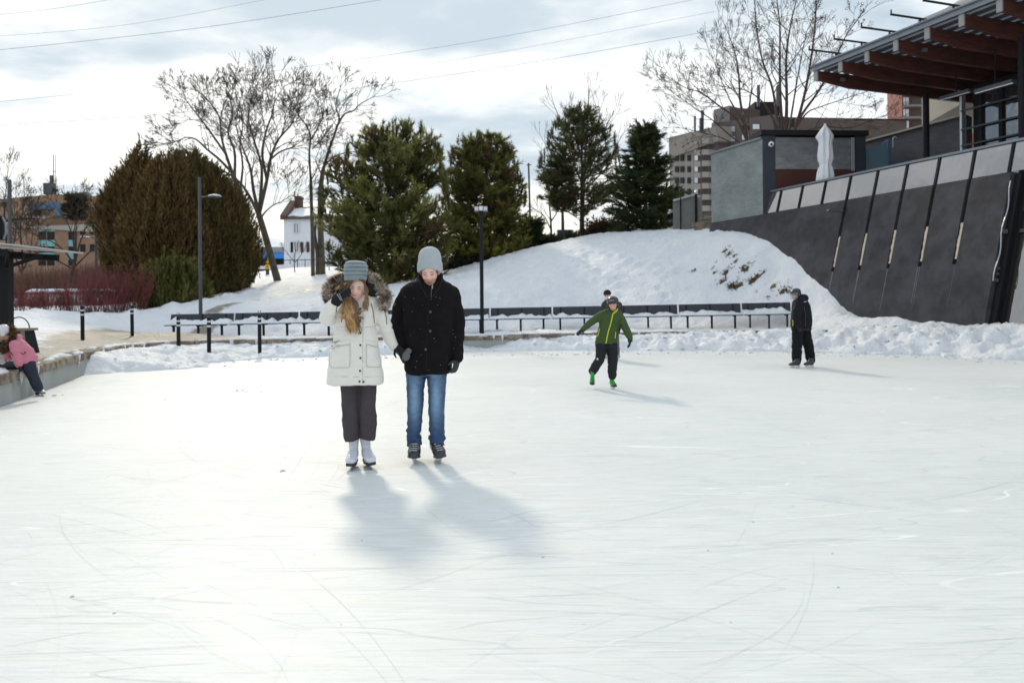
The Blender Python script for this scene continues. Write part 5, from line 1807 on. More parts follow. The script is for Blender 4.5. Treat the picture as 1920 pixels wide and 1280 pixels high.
# birches behind the pavilion
kb = dict(spread=.6, up=.20, ratio=.72, kids=(2, 2), bend=.09, rmin=.0080)
_, c = bare_tree('birch_tree', 'multi-stemmed bare birch with peeling reddish bark above the pavilion roof', 'tree', [
    ([(1473, 290, 0), (1474, 240, 0), (1475, 180, 0), (1474, 115, 0), (1480, 60, 0), (1492, 5, 0)], 9, 2, True),
    ([(1480, 290, 0), (1492, 240, 0), (1508, 180, -.4), (1520, 115, -.8), (1528, 50, -1), (1530, 0, -1)], 8, 2, True),
    ([(1478, 285, 0), (1498, 225, .5), (1532, 175, .8), (1560, 125, 1), (1585, 70, 1), (1610, 35, 1)], 7, 1.6, True),
    ([(1468, 290, 0), (1458, 230, .5), (1448, 165, 1), (1430, 115, 1.5), (1418, 50, 2), (1415, -5, 2)], 7, 1.7, True),
    ([(1472, 288, 0), (1464, 200, -.5), (1462, 120, -1), (1462, 50, -1), (1455, -10, -1)], 7, 1.8, True),
    ([(1482, 280, 0), (1505, 250, -.6), (1545, 238, -1), (1590, 240, -1.4), (1630, 228, -1.6)], 4.5, 1.3, True),
    ([(1465, 270, 0), (1450, 225, -1), (1428, 190, -2), (1398, 170, -3), (1370, 165, -3)], 5, 1.4, True),
    ([(1480, 265, 0), (1510, 215, .6), (1540, 200, 1), (1585, 185, 1.2), (1630, 170, 1.4)], 4, 1.2, True),
    ([(1476, 270, 0), (1488, 190, 1), (1500, 120, 1.4), (1512, 60, 2)], 5, 1.4, True),
], 41, 5, M_BIRCH, None, (1475, 290), (1.1, 4, .8), thin=.9, **kb)
COUNT.append(c)
_, c = bare_tree('birch_tree', 'smaller bare birch left of the many-stemmed one, leaning left over the pavilion', 'tree', [
    ([(1406, 300, 0), (1398, 240, 0), (1388, 190, 0), (1385, 140, 0), (1378, 100, 0), (1366, 65, 0)], 7, 1.6, True),
    ([(1402, 270, 0), (1382, 225, -.5), (1350, 200, -1), (1315, 175, -1.3), (1285, 165, -1.5), (1262, 150, -1.5)], 5, 1.2, True),
    ([(1404, 280, 0), (1370, 255, .5), (1335, 225, .7), (1305, 205, 1), (1270, 180, 1)], 4, 1.2, True),
    ([(1400, 255, 0), (1405, 200, .5), (1410, 150, .8), (1402, 105, 1)], 4.5, 1.3, True),
    ([(1396, 235, 0), (1370, 190, .6), (1352, 150, 1), (1340, 118, 1)], 4, 1.2, True),
    ([(1404, 290, 0), (1360, 262, -1), (1320, 250, -1.5), (1275, 240, -2)], 3, 1.0, True),
], 42.5, 15, M_BIRCH, None, (1406, 300), (1.0, 4, .75), thin=.9, **kb)
COUNT.append(c)
# thin pale tree behind the third pine, and small ones on the ridge
kt = dict(spread=.45, up=.25, ratio=.75, kids=(2, 2), bend=.10, rmin=.010)
_, c = bare_tree('bare_tree', 'thin upright bare tree rising behind the open-crowned pine', 'tree', [
    ([(1092, 430, 0), (1094, 350, 0), (1098, 270, 0), (1102, 210, 0), (1104, 175, 0)], 7, 1.6, True),
    ([(1093, 350, 0), (1070, 290, 0), (1055, 240, 0), (1040, 200, 0)], 4, 1.2, True),
    ([(1094, 345, 0), (1118, 285, 0), (1135, 240, 0), (1148, 215, 0)], 4, 1.2, True),
    ([(1094, 320, 0), (1078, 250, 0), (1072, 215, 0)], 3.5, 1.2, True),
    ([(1096, 320, 0), (1120, 250, 0), (1124, 210, 0)], 3.5, 1.2, True),
    ([(1093, 360, 0), (1040, 310, 0), (1022, 270, 0)], 3.5, 1.2, True),
    ([(1093, 360, 0), (1140, 310, 0), (1160, 265, 0)], 3.5, 1.2, True),
], 58, 8, M_TWIG, None, (1092, 440), (1.1, 2, .5), **kt)
COUNT.append(c)
_, c = bare_tree('bare_tree', 'small bare tree on the ridge left of the open-crowned pine trunks', 'tree', [
    ([(1034, 460, 0), (1033, 420, 0), (1030, 385, 0), (1026, 350, 0)], 5, 1.6, True),
    ([(1033, 430, 0), (1020, 405, 0), (1008, 395, 0)], 3, 1.2, True),
    ([(1033, 415, 0), (1046, 395, 0), (1052, 370, 0)], 3, 1.2, True),
], 52, 18, M_TWIG, None, (1034, 462), (.8, 2, .5), **kt)
COUNT.append(c)
_, c = bare_tree('bare_tree', 'low spreading bare tree behind the red-stemmed shrubs, before the brick office', 'tree', [
    ([(132, 540, 0), (134, 515, 0), (140, 495, 0)], 6, 5, False),
    ([(140, 497, 0), (120, 470, 0), (95, 452, 0), (74, 445, 0)], 4, 1.5, True),
    ([(140, 495, 0), (138, 455, 0), (128, 420, 0), (112, 398, 0)], 4, 1.5, True),
    ([(140, 495, 0), (150, 455, 0), (165, 420, 0), (178, 400, 0)], 4, 1.5, True),
    ([(140, 500, 0), (165, 475, 0), (185, 455, 0)], 4, 1.5, True),
    ([(138, 505, 0), (110, 490, 0), (85, 480, 0), (70, 474, 0)], 3.5, 1.2, True),
    ([(142, 490, 0), (143, 440, .5), (146, 400, .7)], 4, 1.4, True),
], 50, 28, M_TWIG, None, (132, 545), (1.3, 3, .6), spread=.7, up=.12, ratio=.72, kids=(2, 3), bend=.15, rmin=.012)
COUNT.append(c)
for (px, py, seed, lb, cc) in ((40, 540, 51, 'scrubby bare tree at the far left before the office side wing', 1.0), (205, 545, 52, 'grey bare scrub tree between the office and the brown hedge trees', 1.0), (10, 520, 53, 'bare tree at the far left edge beyond the shelter', 1.2)):
    _, c = bare_tree('bare_tree', lb, 'tree', [
        ([(px, py, 0), (px + 2, py - 60 * cc, 0), (px - 2, py - 110 * cc, 0), (px + 4, py - 150 * cc, 0)], 5, 1.4, True),
        ([(px, py - 30, 0), (px - 16, py - 70, 0), (px - 24, py - 110, 0)], 4, 1.2, True),
        ([(px, py - 25, 0), (px + 16, py - 65, 0), (px + 22, py - 112, 0)], 4, 1.2, True),
    ], 66, seed, M_TWIG, None, (px, py), (1.6, 3, .7), spread=.6, up=.15, ratio=.72, kids=(2, 3), bend=.15, rmin=.014)
    COUNT.append(c)
for (px, py, h_, lb) in ((553, 512, 40, 'leafless sapling on the snow left of the slender tree'), (618, 520, 52, 'thin dark sapling leaning beside the thick twin-based tree')):
    _, c = bare_tree('sapling', lb, 'tree', [([(px, py, 0), (px - 1, py - h_ * .5, 0), (px + 1, py - h_, 0)], 2.6, 1.0, True), ([(px, py - h_ * .5, 0), (px - 10, py - h_ * .8, 0), (px - 15, py - h_, 0)], 1.8, .8, True), ([(px, py - h_ * .5, 0), (px + 10, py - h_ * .8, 0), (px + 14, py - h_, 0)], 1.8, .8, True)], 55, int(px), M_TWIG, None, (px, py), (.5, 2, .5), **kt)
    COUNT.append(c)


# ---------------------------------------------------------------- needles and sprays
def needle_mesh(name, base, dirs, n_per, length, width, ang=(.35, .9), spine=.35, rng=None, tint=None):
    """tufts: at every base point with direction, n_per thin triangles fanning forward"""
    rng = rng or RNG
    N = len(base)
    b = np.repeat(base, n_per, 0); d = np.repeat(dirs, n_per, 0)
    M_ = len(b)
    ref = rng.normal(size=(M_, 3)); u = np.cross(d, ref); u /= np.linalg.norm(u, axis=1, keepdims=True) + 1e-9
    th = rng.uniform(ang[0], ang[1], M_)[:, None]
    nd = d * np.cos(th) + u * np.sin(th)
    along = rng.uniform(-spine, spine, M_)[:, None]
    L_ = (length * rng.uniform(.7, 1.25, M_))[:, None] if np.isscalar(length) else (np.repeat(length, n_per) * rng.uniform(.7, 1.25, M_))[:, None]
    s0 = b + d * along
    side = np.cross(nd, rng.normal(size=(M_, 3))); side /= np.linalg.norm(side, axis=1, keepdims=True) + 1e-9
    w = width * rng.uniform(.6, 1.4, M_)[:, None]
    V = np.stack([s0 - side * w, s0 + side * w, s0 + nd * L_], 1).reshape(-1, 3)
    me = np_mesh(name, V, np.arange(M_ * 3).reshape(-1, 3), 3)
    if tint is not None:
        t3 = np.repeat(tint, n_per * 3, 0)
        tint_attr(me, np.concatenate([t3, np.ones((len(t3), 1))], 1))
    return me


def needle_mat(name, col, tr=.25):
    return mat(name, col, .65, .25, 1.2, attr=True, island=.38, trans=.5, spec=.2)


M_NEEDLE = needle_mat('pine_needle', (1, 1, 1))


def conifer(label, px_list, D, seed, colf, tuft=.22, width=.022, n_per=11, dens=1.0, trunk_px=None, trunk_w=8, upturn=.7, ragged=.25, shell=.35, name='pine_tree', base_y=None, depth_k=.9, gaps=.35, clear=0.0, branches_visible=True, spike=0.0):
    """px_list: rows (py, left px, right px) from the top down, the crown's outline; turned into a rounded crown"""
    rng = np.random.default_rng(seed)
    rr = random.Random(seed)
    ys = np.array([r[0] for r in px_list], float); lf = np.array([r[1] for r in px_list], float); rt = np.array([r[2] for r in px_list], float)
    tx = trunk_px if trunk_px is not None else (lf[-1] + rt[-1]) / 2
    by = base_y if base_y is not None else ys[-1]
    base = P(tx, by, D)
    root = thing(name, label, 'tree', base)
    # limbs
    H_px = ys[-1] - ys[0]
    segs = []
    tops = (lf[0] + rt[0]) / 2
    trunk = [P(tx, by + 4, D), P((tx * .7 + tops * .3), by - (by - ys[0]) * .45, D), P(tops, ys[0] + 6, D)]
    tl = smooth_line([tuple(p) for p in trunk], 10)
    tw = trunk_w / F * D / 2
    tseg = []
    for i in range(len(tl) - 1):
        f0, f1 = 1 - i / (len(tl) - 1), 1 - (i + 1) / (len(tl) - 1)
        tseg.append((*tl[i], *tl[i + 1], tw * (f0 * .9 + .1), tw * (f1 * .9 + .1)))
    bases, dirs, tint = [], [], []
    nb = int(H_px * .9 * dens)
    zt, zb = trunk[-1].z, P(tx, ys[-1], D).z
    for i in range(nb):
        f = (i + rr.random()) / nb
        py = ys[0] + f * H_px
        l, r_ = np.interp(py, ys, lf), np.interp(py, ys, rt)
        if rr.random() < gaps * .5 and f > .15:
            continue
        for _ in range(3 if f > .1 else 2):
            az = rr.uniform(0, 2 * math.pi)
            tip_c = P((l + r_) / 2, py, D)
            half = (r_ - l) / 2 / F * D
            rad_l = half * rr.uniform(1 - ragged, 1.0 + ragged * .25)
            tip = tip_c + Vector((math.cos(az) * rad_l, math.sin(az) * rad_l * depth_k, 0))
            k_ = int((1 - min(1, max(0, (py - ys[0]) / (by - ys[0])))) * (len(tl) - 1))
            st = tl[min(k_, len(tl) - 1)]
            # limb leaves the trunk below or at the tip height
            st = Vector((st.x, st.y, tip.z - rad_l * rr.uniform(.05, .5) * upturn))
            if st.z < base.z + .1: st.z = base.z + .1
            mid = st.lerp(tip, .55) + Vector((0, 0, -rad_l * .10 + rr.uniform(-.1, .1)))
            ln = smooth_line([tuple(st), tuple(mid), tuple(tip)], 4)
            for a, b in zip(ln[:-1], ln[1:]):
                segs.append((*a, *b, .028, .02))
            base_t = colf(f, rr)
            # side shoots along the outer part of the limb
            m_ = max(4, int(rad_l * 7 * (1 if dens >= 1 else dens)))
            for j in range(m_):
                g_ = shell + (1 - shell) * (j + rr.random()) / m_
                q = ln[0].lerp(ln[-1], g_) if False else ln[min(len(ln) - 1, int(g_ * (len(ln) - 1)))].lerp(ln[min(len(ln) - 1, int(g_ * (len(ln) - 1)) + 1)], (g_ * (len(ln) - 1)) % 1)
                out = Vector((math.cos(az), math.sin(az), 0))
                sd = Vector((rr.gauss(0, .7), rr.gauss(0, .7), 0)) + out * .6 + Vector((0, 0, upturn * rr.uniform(.3, 1.3)))
                sd.normalize()
                sl = rr.uniform(.18, .5) * (1.2 if f < .12 else 1)
                e = q + sd * sl
                segs.append((*q, *e, .012, .006))
                for h in (.35, .8, 1.1):
                    bases.append(tuple(q + sd * sl * h)); dirs.append(tuple(sd))
                    v = rr.uniform(.82, 1.18)
                    tint.append((base_t[0] * v, base_t[1] * v, base_t[2] * v))
    # upright leaders at the top and shoulders
    if spike:
        for _ in range(int(26 * spike)):
            f = rr.random() ** 1.6 * .55
            py = ys[0] + f * H_px
            l, r_ = np.interp(py, ys, lf), np.interp(py, ys, rt)
            px = rr.choice([l, r_]) + rr.uniform(-4, 4) if f > .12 else rr.uniform(l, r_)
            q = P(px, py + 6, D + rr.uniform(-.6, .6))
            hh = rr.uniform(.4, .85)
            e = q + Vector((rr.uniform(-.1, .1), rr.uniform(-.1, .1), hh))
            segs.append((*q, *e, .02, .008))
            bt = colf(f, rr)
            for h in np.linspace(.1, 1.0, 7):
                bases.append(tuple(q.lerp(e, h))); dirs.append((0.0, 0.0, 1.0)); tint.append(bt)
    bases = np.array(bases); dirs = np.array(dirs); tint = np.array(tint)
    link_mesh('trunk', seg_mesh('trunk', tseg, 8), M_BARK, root, smooth=True)
    link_mesh('branches', seg_mesh('branches', segs, 3), M_TWIG, root)
    link_mesh('crown', needle_mesh('crown', bases, dirs, n_per, tuft, width, (.3, 1.0), .12, rng, tint), M_NEEDLE, root)
    COUNT.append(len(bases) * n_per)
    return root


def c_pine1(f, rr):
    a = (0.145, 0.150, 0.048) if rr.random() < .55 else (0.23, 0.22, 0.072)
    if rr.random() < .08: a = (0.14, 0.10, 0.05)
    v = rr.uniform(.65, 1.4); return tuple(x * v for x in a)
def c_pine2(f, rr):
    k = min(1, max(0, (f - .45) / .5))
    a = (0.165 + .12 * k, 0.165 + .10 * k, 0.045 + .02 * k)
    if rr.random() < .18 * (1 - k): a = (0.15, 0.10, 0.05)
    v = rr.uniform(.7, 1.3); return tuple(x * v for x in a)
def c_pine3(f, rr):
    return (0.10, 0.11, 0.045) if rr.random() < .7 else (0.15, 0.115, 0.055)
def c_spruce(f, rr):
    return (0.055, 0.080, 0.034) if rr.random() < .75 else (0.10, 0.11, 0.042)

conifer('big bushy green pine behind the couple, tallest of the needle trees', [(250, 688, 800), (262, 672, 806), (285, 655, 815), (320, 632, 828), (350, 612, 833), (400, 603, 843), (440, 606, 845), (480, 618, 838), (515, 640, 826), (545, 665, 812)],
        40, 1, c_pine1, tuft=.25, width=.020, n_per=12, dens=.64, trunk_px=738, trunk_w=16, upturn=1.1, ragged=.48, gaps=.55, spike=2.2, shell=.42, base_y=540)
conifer('olive yellow-tinged pine right of the man, second of the needle trees', [(262, 893, 940), (275, 862, 950), (300, 848, 960), (340, 838, 975), (390, 832, 985), (440, 828, 986), (480, 838, 978), (503, 852, 955)],
        44, 2, c_pine2, tuft=.24, width=.021, n_per=11, dens=.72, trunk_px=905, trunk_w=14, upturn=.95, ragged=.36, gaps=.35, spike=1.4, base_y=506)
conifer('open-crowned pine with visible trunk on the ridge, third of the needle trees', [(208, 1078, 1105), (225, 1056, 1125), (250, 1034, 1142), (290, 1020, 1158), (330, 1008, 1160), (360, 1012, 1152), (385, 1030, 1140), (400, 1060, 1115)],
        47, 3, c_pine3, tuft=.26, width=.020, n_per=9, dens=.55, trunk_px=1091, trunk_w=10, upturn=.8, ragged=.5, gaps=.6, spike=1.0, shell=.5, base_y=450)
conifer('slim small pine with bare lower stem left of the open-crowned pine', [(300, 1040, 1062), (325, 1026, 1072), (350, 1018, 1080), (375, 1030, 1078), (395, 1045, 1068)],
        46, 13, c_pine3, tuft=.24, width=.020, n_per=9, dens=.5, trunk_px=1056, trunk_w=8, upturn=.7, ragged=.4, gaps=.6, shell=.4, base_y=462)
conifer('dark tiered spruce beside the board fence, rightmost of the needle trees', [(240, 1205, 1216), (262, 1192, 1232), (285, 1172, 1240), (310, 1166, 1252), (335, 1152, 1262), (365, 1142, 1272), (400, 1140, 1278), (425, 1150, 1270), (438, 1165, 1262)],
        43, 4, c_spruce, tuft=.24, width=.022, n_per=12, dens=.72, trunk_px=1210, trunk_w=10, upturn=.3, ragged=.6, gaps=.6, shell=.3, name='spruce_tree', base_y=440)
conifer('small dark spruce poking above the bare tree before the brick office', [(368, 139, 142), (385, 132, 150), (398, 124, 156), (410, 135, 146)], 62, 14, lambda f, rr: (.05, .05, .03), tuft=.4, width=.05, n_per=8, dens=.7, trunk_px=141, trunk_w=5, upturn=.2, ragged=.5, gaps=.3, name='spruce_tree', base_y=545)
conifer('little dark conifer on the ridge beside the yellow-tinged pine', [(412, 996, 1002), (428, 988, 1010), (445, 982, 1014), (462, 978, 1016), (476, 975, 1014)], 45, 15, c_spruce, tuft=.22, width=.025, n_per=9, dens=.7, trunk_px=997, trunk_w=4, upturn=.3, ragged=.4, gaps=.3, name='spruce_tree')


# arborvitae: upright flat sprays over a tall egg shape
M_CEDAR = mat('cedar_spray', (1, 1, 1), .75, .25, 1.0, attr=True, island=.35, trans=.15, spec=.2)
def arborvitae(label, px_list, D, seed, col, dens=1.0, name='cedar_tree', peaks=0.0, base_y=None):
    rng = np.random.default_rng(seed)
    ys = np.array([r[0] for r in px_list], float); lf = np.array([r[1] for r in px_list], float); rt = np.array([r[2] for r in px_list], float)
    N = int(15000 * dens)
    py = rng.uniform(ys[0], ys[-1], N)
    hw = (np.interp(py, ys, rt) - np.interp(py, ys, lf)) / 2
    keep = rng.random(N) < hw / hw.max() * .9 + .12
    py, hw = py[keep], hw[keep]
    cx = (np.interp(py, ys, rt) + np.interp(py, ys, lf)) / 2
    az = rng.uniform(0, 2 * np.pi, len(py))
    # vertical plume relief
    base = P((lf[-1] + rt[-1]) / 2, ys[-1], D)
    pl = np.array([noise.noise((math.cos(a) * 2.6, math.sin(a) * 2.6, y_ * .012 + seed)) + .5 * noise.noise((math.cos(a) * 6, math.sin(a) * 6, y_ * .03 + seed)) for a, y_ in zip(az, py)])
    rad_ = hw * (1 + .36 * pl) * rng.uniform(.70, 1.06, len(py)) ** .7 * np.where(rng.random(len(py)) < .05, 1.10, 1.0)
    pn = np.array([noise.noise((math.cos(a) * 7.5, math.sin(a) * 7.5, seed + y_ * .006)) for a, y_ in zip(az, py)])
    rad_ = rad_ * (1 + .16 * pn)
    topw = np.clip(1.25 - (py - ys[0]) / (ys[-1] - ys[0]) * 1.4, .3, 1)
    py = py - pn * topw * 42 - (rng.random(len(py)) < .04) * rng.uniform(4, 16, len(py)) * topw
    u = cx + rad_ * np.cos(az)
    X = (u - CX) / F * D; X = X - ((py - HOR) * sr) / F * D
    Y = D + rad_ * np.sin(az) / F * D * .85
    Z = CAMZ - ((u - CX) * sr + (py - HOR) * cr) / F * D
    b = np.stack([X, Y, Z], 1)
    out = np.stack([np.cos(az), np.sin(az), np.zeros(len(az))], 1)
    d = out * rng.uniform(.15, .55, len(az))[:, None] + np.array([[0, 0, 1.0]]) + rng.normal(0, .22, (len(az), 3))
    d /= np.linalg.norm(d, axis=1, keepdims=True)
    v = rng.uniform(.75, 1.5, len(az))[:, None]
    mixf = (rng.random(len(az)) < .35)[:, None]
    tint = np.where(mixf, np.array([col[1]]), np.array([col[0]])) * v
    root = thing(name, label, 'tree' if name == 'cedar_tree' else 'shrub', base)
    segs = [(*P((lf[-1] + rt[-1]) / 2, ys[-1] + 5, D), *P((lf[0] + rt[0]) / 2, ys[0] + 15, D), .16, .03)]
    link_mesh('trunk', seg_mesh('trunk', segs, 7), M_BARK, root)
    link_mesh('crown', needle_mesh('crown', b, d, 7, .21, .026, (.05, .6), .14, rng, tint), M_CEDAR, root)
    # dark dense wood and old foliage inside
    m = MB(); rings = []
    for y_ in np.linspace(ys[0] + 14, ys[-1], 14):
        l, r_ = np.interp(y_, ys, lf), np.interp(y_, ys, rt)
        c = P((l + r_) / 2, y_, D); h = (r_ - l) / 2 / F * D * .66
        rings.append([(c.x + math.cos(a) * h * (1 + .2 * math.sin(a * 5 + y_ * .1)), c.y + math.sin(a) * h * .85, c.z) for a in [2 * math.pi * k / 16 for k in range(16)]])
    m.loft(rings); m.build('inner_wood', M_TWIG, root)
    COUNT.append(len(b) * 7)
BR = [(0.140, 0.085, 0.030), (0.090, 0.070, 0.028)]
BR2 = [(0.120, 0.080, 0.028), (0.090, 0.080, 0.028)]
arborvitae('loose-topped brown cedar at the left end of the hedge trees', [(290, 258, 270), (315, 240, 285), (345, 215, 305), (385, 200, 320), (420, 188, 325), (460, 192, 330), (500, 200, 330), (535, 215, 325), (560, 225, 320)], 41.5, 41, BR, 1.0)
arborvitae('front brown cedar bulging towards the rink in the middle of the hedge trees', [(306, 305, 325), (330, 282, 345), (370, 258, 362), (420, 240, 378), (470, 236, 384), (520, 240, 380), (560, 250, 370)], 39.5, 42, BR, 1.15)
arborvitae('greenish brown cedar at the right end of the hedge trees, behind the lamp post', [(298, 335, 365), (325, 318, 410), (360, 305, 438), (410, 305, 458), (460, 320, 469), (505, 330, 470), (540, 345, 462), (556, 360, 445)], 41.5, 43, BR2, 1.4)
arborvitae('low green juniper shrub at the foot of the brown cedars', [(500, 300, 352), (512, 282, 372), (528, 270, 382), (548, 262, 386), (568, 262, 384), (576, 272, 372)], 36.2, 44, [(0.105, 0.115, 0.030), (0.15, 0.125, 0.040)], .45, name='juniper_shrub')


def ridge_bush(label, pts, D, seed, h=.7, col=((0.035, 0.045, 0.02), (0.06, 0.05, 0.03))):
    rng = np.random.default_rng(seed)
    root = thing('ridge_shrub', label, 'shrub', P(pts[0][0], pts[0][1], D))
    b, d, t = [], [], []
    for (px, py) in pts:
        c = P(px, py, D)
        for _ in range(300):
            q = c + Vector((rng.normal(0, .42), rng.normal(0, .4), abs(rng.normal(0, h * .4)) - .1))
            b.append(tuple(q)); v = Vector((rng.normal(0, .6), rng.normal(0, .6), .6)).normalized(); d.append(tuple(v)); t.append(col[0] if rng.random() < .6 else col[1])
    link_mesh('foliage', needle_mesh('foliage', np.array(b), np.array(d), 6, .2, .03, (.2, .9), .1, rng, np.array(t)), M_NEEDLE, root)
    segs = [(*P(px, py + 3, D), *(P(px, py + 3, D) + Vector((rng.normal(0, .3), rng.normal(0, .2), h * .8))), .02, .008) for px, py in pts for _ in range(4)]
    link_mesh('stems', seg_mesh('stems', segs, 3), M_TWIG, root)
ridge_bush('dark low shrub under the yellow-tinged pine beside the man', [(852, 505), (866, 500), (882, 494), (898, 488)], 43, 61, .7)
ridge_bush('dark creeping shrub along the ridge right of the yellow-tinged pine', [(975, 470), (990, 464), (1005, 460), (1020, 455), (1032, 452)], 45.5, 62, .45)
ridge_bush('brownish shrub on the ridge between the pine trunk and the spruce', [(1112, 440), (1126, 436), (1140, 434), (1152, 432)], 47, 63, .9, ((0.08, 0.055, 0.03), (0.10, 0.045, 0.03)))
ridge_bush('small shrub beside the twin pine trunks on the ridge', [(1070, 448), (1080, 446)], 49, 64, .4)


# red-stemmed dogwoods
def dogwood(label, px, py, D, w_px, h_px, seed, n_=105):
    rr = random.Random(seed)
    c = P(px, py, D)
    c.z = min(c.z, H(c.x, D)) if False else c.z
    root = thing('dogwood_shrub', label, 'shrub', c, 'red-stemmed shrubs along the snowy path')
    W_ = w_px / F * D / 2; H_ = h_px / F * D
    segs = []
    for _ in range(n_):
        a = rr.uniform(0, 6.28); q = rr.random() ** .5
        p = c + Vector((math.cos(a) * q * W_ * .85, math.sin(a) * q * .7, -.15))
        lean = Vector((math.cos(a) * q * .35 + rr.gauss(0, .12), math.sin(a) * q * .25 + rr.gauss(0, .12), 1)).normalized()
        h = H_ * rr.uniform(.65, 1.08) * (1 - .25 * q * q)
        st = 4; r0 = .011
        for i in range(st):
            e = p + lean * (h / st)
            segs.append((*p, *e, r0, r0 * .8)); r0 *= .8
            p = e
            lean = (lean + Vector((rr.gauss(0, .12), rr.gauss(0, .12), .05))).normalized()
            if i > 0:
                for _k in range(2):
                    s2 = (lean + Vector((rr.gauss(0, .5), rr.gauss(0, .4), .2))).normalized()
                    segs.append((*p, *(p + s2 * h * rr.uniform(.15, .3)), .007, .005))
    link_mesh('stems', seg_mesh('stems', segs, 3), M_REDTW, root)
for (px, py, D, w, h, sd, lb) in ((40, 588, 32.5, 75, 56, 1, 'red-stemmed shrub nearest the shelter, thin enough to show the van'), (96, 586, 32.8, 70, 50, 2, 'low red-stemmed shrub in front of the van wheel'),
                             (150, 583, 33, 70, 60, 3, 'red-stemmed shrub behind the farthest left bollard'), (200, 579, 33.3, 66, 72, 4, 'red-stemmed shrub before the distant lamp post'),
                             (245, 576, 34, 62, 78, 5, 'tallest red-stemmed shrub, at the edge of the green juniper'), (178, 574, 37, 60, 74, 6, 'brownish red shrub in the second row behind the others')):
    dogwood(lb, px, py, D, w, h, sd)
def backscrub():
    rng = random.Random(8)
    segs = []
    for _ in range(2600):
        px = rng.uniform(-40, 262); D = rng.uniform(52, 62)
        q = P(px, 545, D); q.z = H(q.x, q.y) - .1
        h = rng.uniform(.6, 2.3)
        e = q + Vector((rng.gauss(0, .3), rng.gauss(0, .3), h))
        segs.append((*q, *e, .022, .01))
        m_ = q.lerp(e, .5); segs.append((*m_, *(m_ + Vector((rng.gauss(0, .4), rng.gauss(0, .3), h * .4))), .014, .008))
    o = link_mesh('bare_scrub', seg_mesh('bare_scrub', segs, 3), mat('tan_scrub', (0.17, 0.09, 0.06), .9, .3, .5), None)
    tagit(o, 'tangled bare brown scrub before the brick office', 'scrub', kind='stuff')
backscrub()
# dry grass showing through the snow
def dry_grass():
    rng = np.random.default_rng(3)
    b, d, t = [], [], []
    for p, r in PATCH:
        z = H(p.x, p.y)
        for _ in range(int(150 * r)):
            x, y = p.x + rng.normal(0, r * .8), p.y + rng.normal(0, r * .5)
            b.append((x, y, H(x, y) - .02)); v = Vector((rng.normal(0, .6), rng.normal(0, .5) - .3, .7)).normalized(); d.append(tuple(v))
            t.append((0.16, 0.12, 0.06) if rng.random() < .6 else (0.07, 0.05, 0.03))
    o = link_mesh('dry_grass', needle_mesh('dry_grass', np.array(b), np.array(d), 6, .075, .008, (.2, .9), .03, rng, np.array(t)), M_NEEDLE)
    tagit(o, 'tufts of dry grass poking through the thin snow of the mound', 'grass', kind='stuff')
dry_grass()
# ================================================================ people
from mathutils.bvhtree import BVHTree


def union_mesh(name, mb, voxel=.012, smooth=3, factor=.5):
    me = mb.mesh(name + '_raw')
    o = bpy.data.objects.new('tmp', me)
    COL.objects.link(o)
    m1 = o.modifiers.new('r', 'REMESH'); m1.mode = 'VOXEL'; m1.voxel_size = voxel; m1.adaptivity = 0
    if smooth:
        m2 = o.modifiers.new('s', 'SMOOTH'); m2.iterations = smooth; m2.factor = factor
    dg = bpy.context.evaluated_depsgraph_get()
    ev = o.evaluated_get(dg)
    out = bpy.data.meshes.new_from_object(ev)
    out.name = name
    bpy.data.objects.remove(o)
    bpy.data.meshes.remove(me)
    return out


def displace(me, fn):
    n = len(me.vertices)
    co = np.empty(n * 3, np.float32); me.vertices.foreach_get('co', co); co = co.reshape(-1, 3)
    no = np.empty(n * 3, np.float32); me.vertices.foreach_get('normal', no); no = no.reshape(-1, 3)
    d = np.array([fn(c, m) for c, m in zip(co, no)], np.float32)
    co = co + no * d[:, None]
    me.vertices.foreach_set('co', co.ravel()); me.update()


def tint_fn(me, fn):
    n = len(me.vertices)
    co = np.empty(n * 3, np.float32); me.vertices.foreach_get('co', co); co = co.reshape(-1, 3)
    tint_attr(me, np.array([(*fn(c), 1.0) for c in co]))


def folds(amp, sx=9, sz=5, seed=0, diag=.6):
    def f(c, n):
        a = noise.noise((c[0] * sx + seed, c[1] * sx * .5, (c[2] + diag * c[0]) * sz * 2))
        b = noise.noise((c[0] * 22 + seed, c[1] * 12, c[2] * 26))
        cc = 1 - abs(noise.noise((c[0] * sx * .7 + seed * 2, c[1] * 3, (c[2] - diag * c[0]) * sz * 2.6))) * 2
        return amp * (a * .9 + b * .35 + cc * .45)
    return f


def bvh_of(me):
    off = OFF.get(me.name, Vector((0, 0, 0)))
    vs = [v.co + off for v in me.vertices]
    return BVHTree.FromPolygons(vs, [tuple(p.vertices) for p in me.polygons])


def surf(bvh, px, py, off=.004):
    o = Vector((0, 0, CAMZ)); d = (P(px, py, 1.0) - o).normalized()
    h = bvh.ray_cast(o, d)
    if h[0] is None:
        return None
    return h[0] - d * off


def line_on(mb, bvh, pts, r, off=.001, sub=5, n=5):
    ln = []
    for (a, b) in zip(pts[:-1], pts[1:]):
        for k in range(sub):
            t = k / sub
            q = surf(bvh, a[0] + (b[0] - a[0]) * t, a[1] + (b[1] - a[1]) * t, off)
            if q is not None: ln.append(q)
    q = surf(bvh, *pts[-1], off)
    if q is not None: ln.append(q)
    if len(ln) > 1:
        mb.tube(ln, r, n)


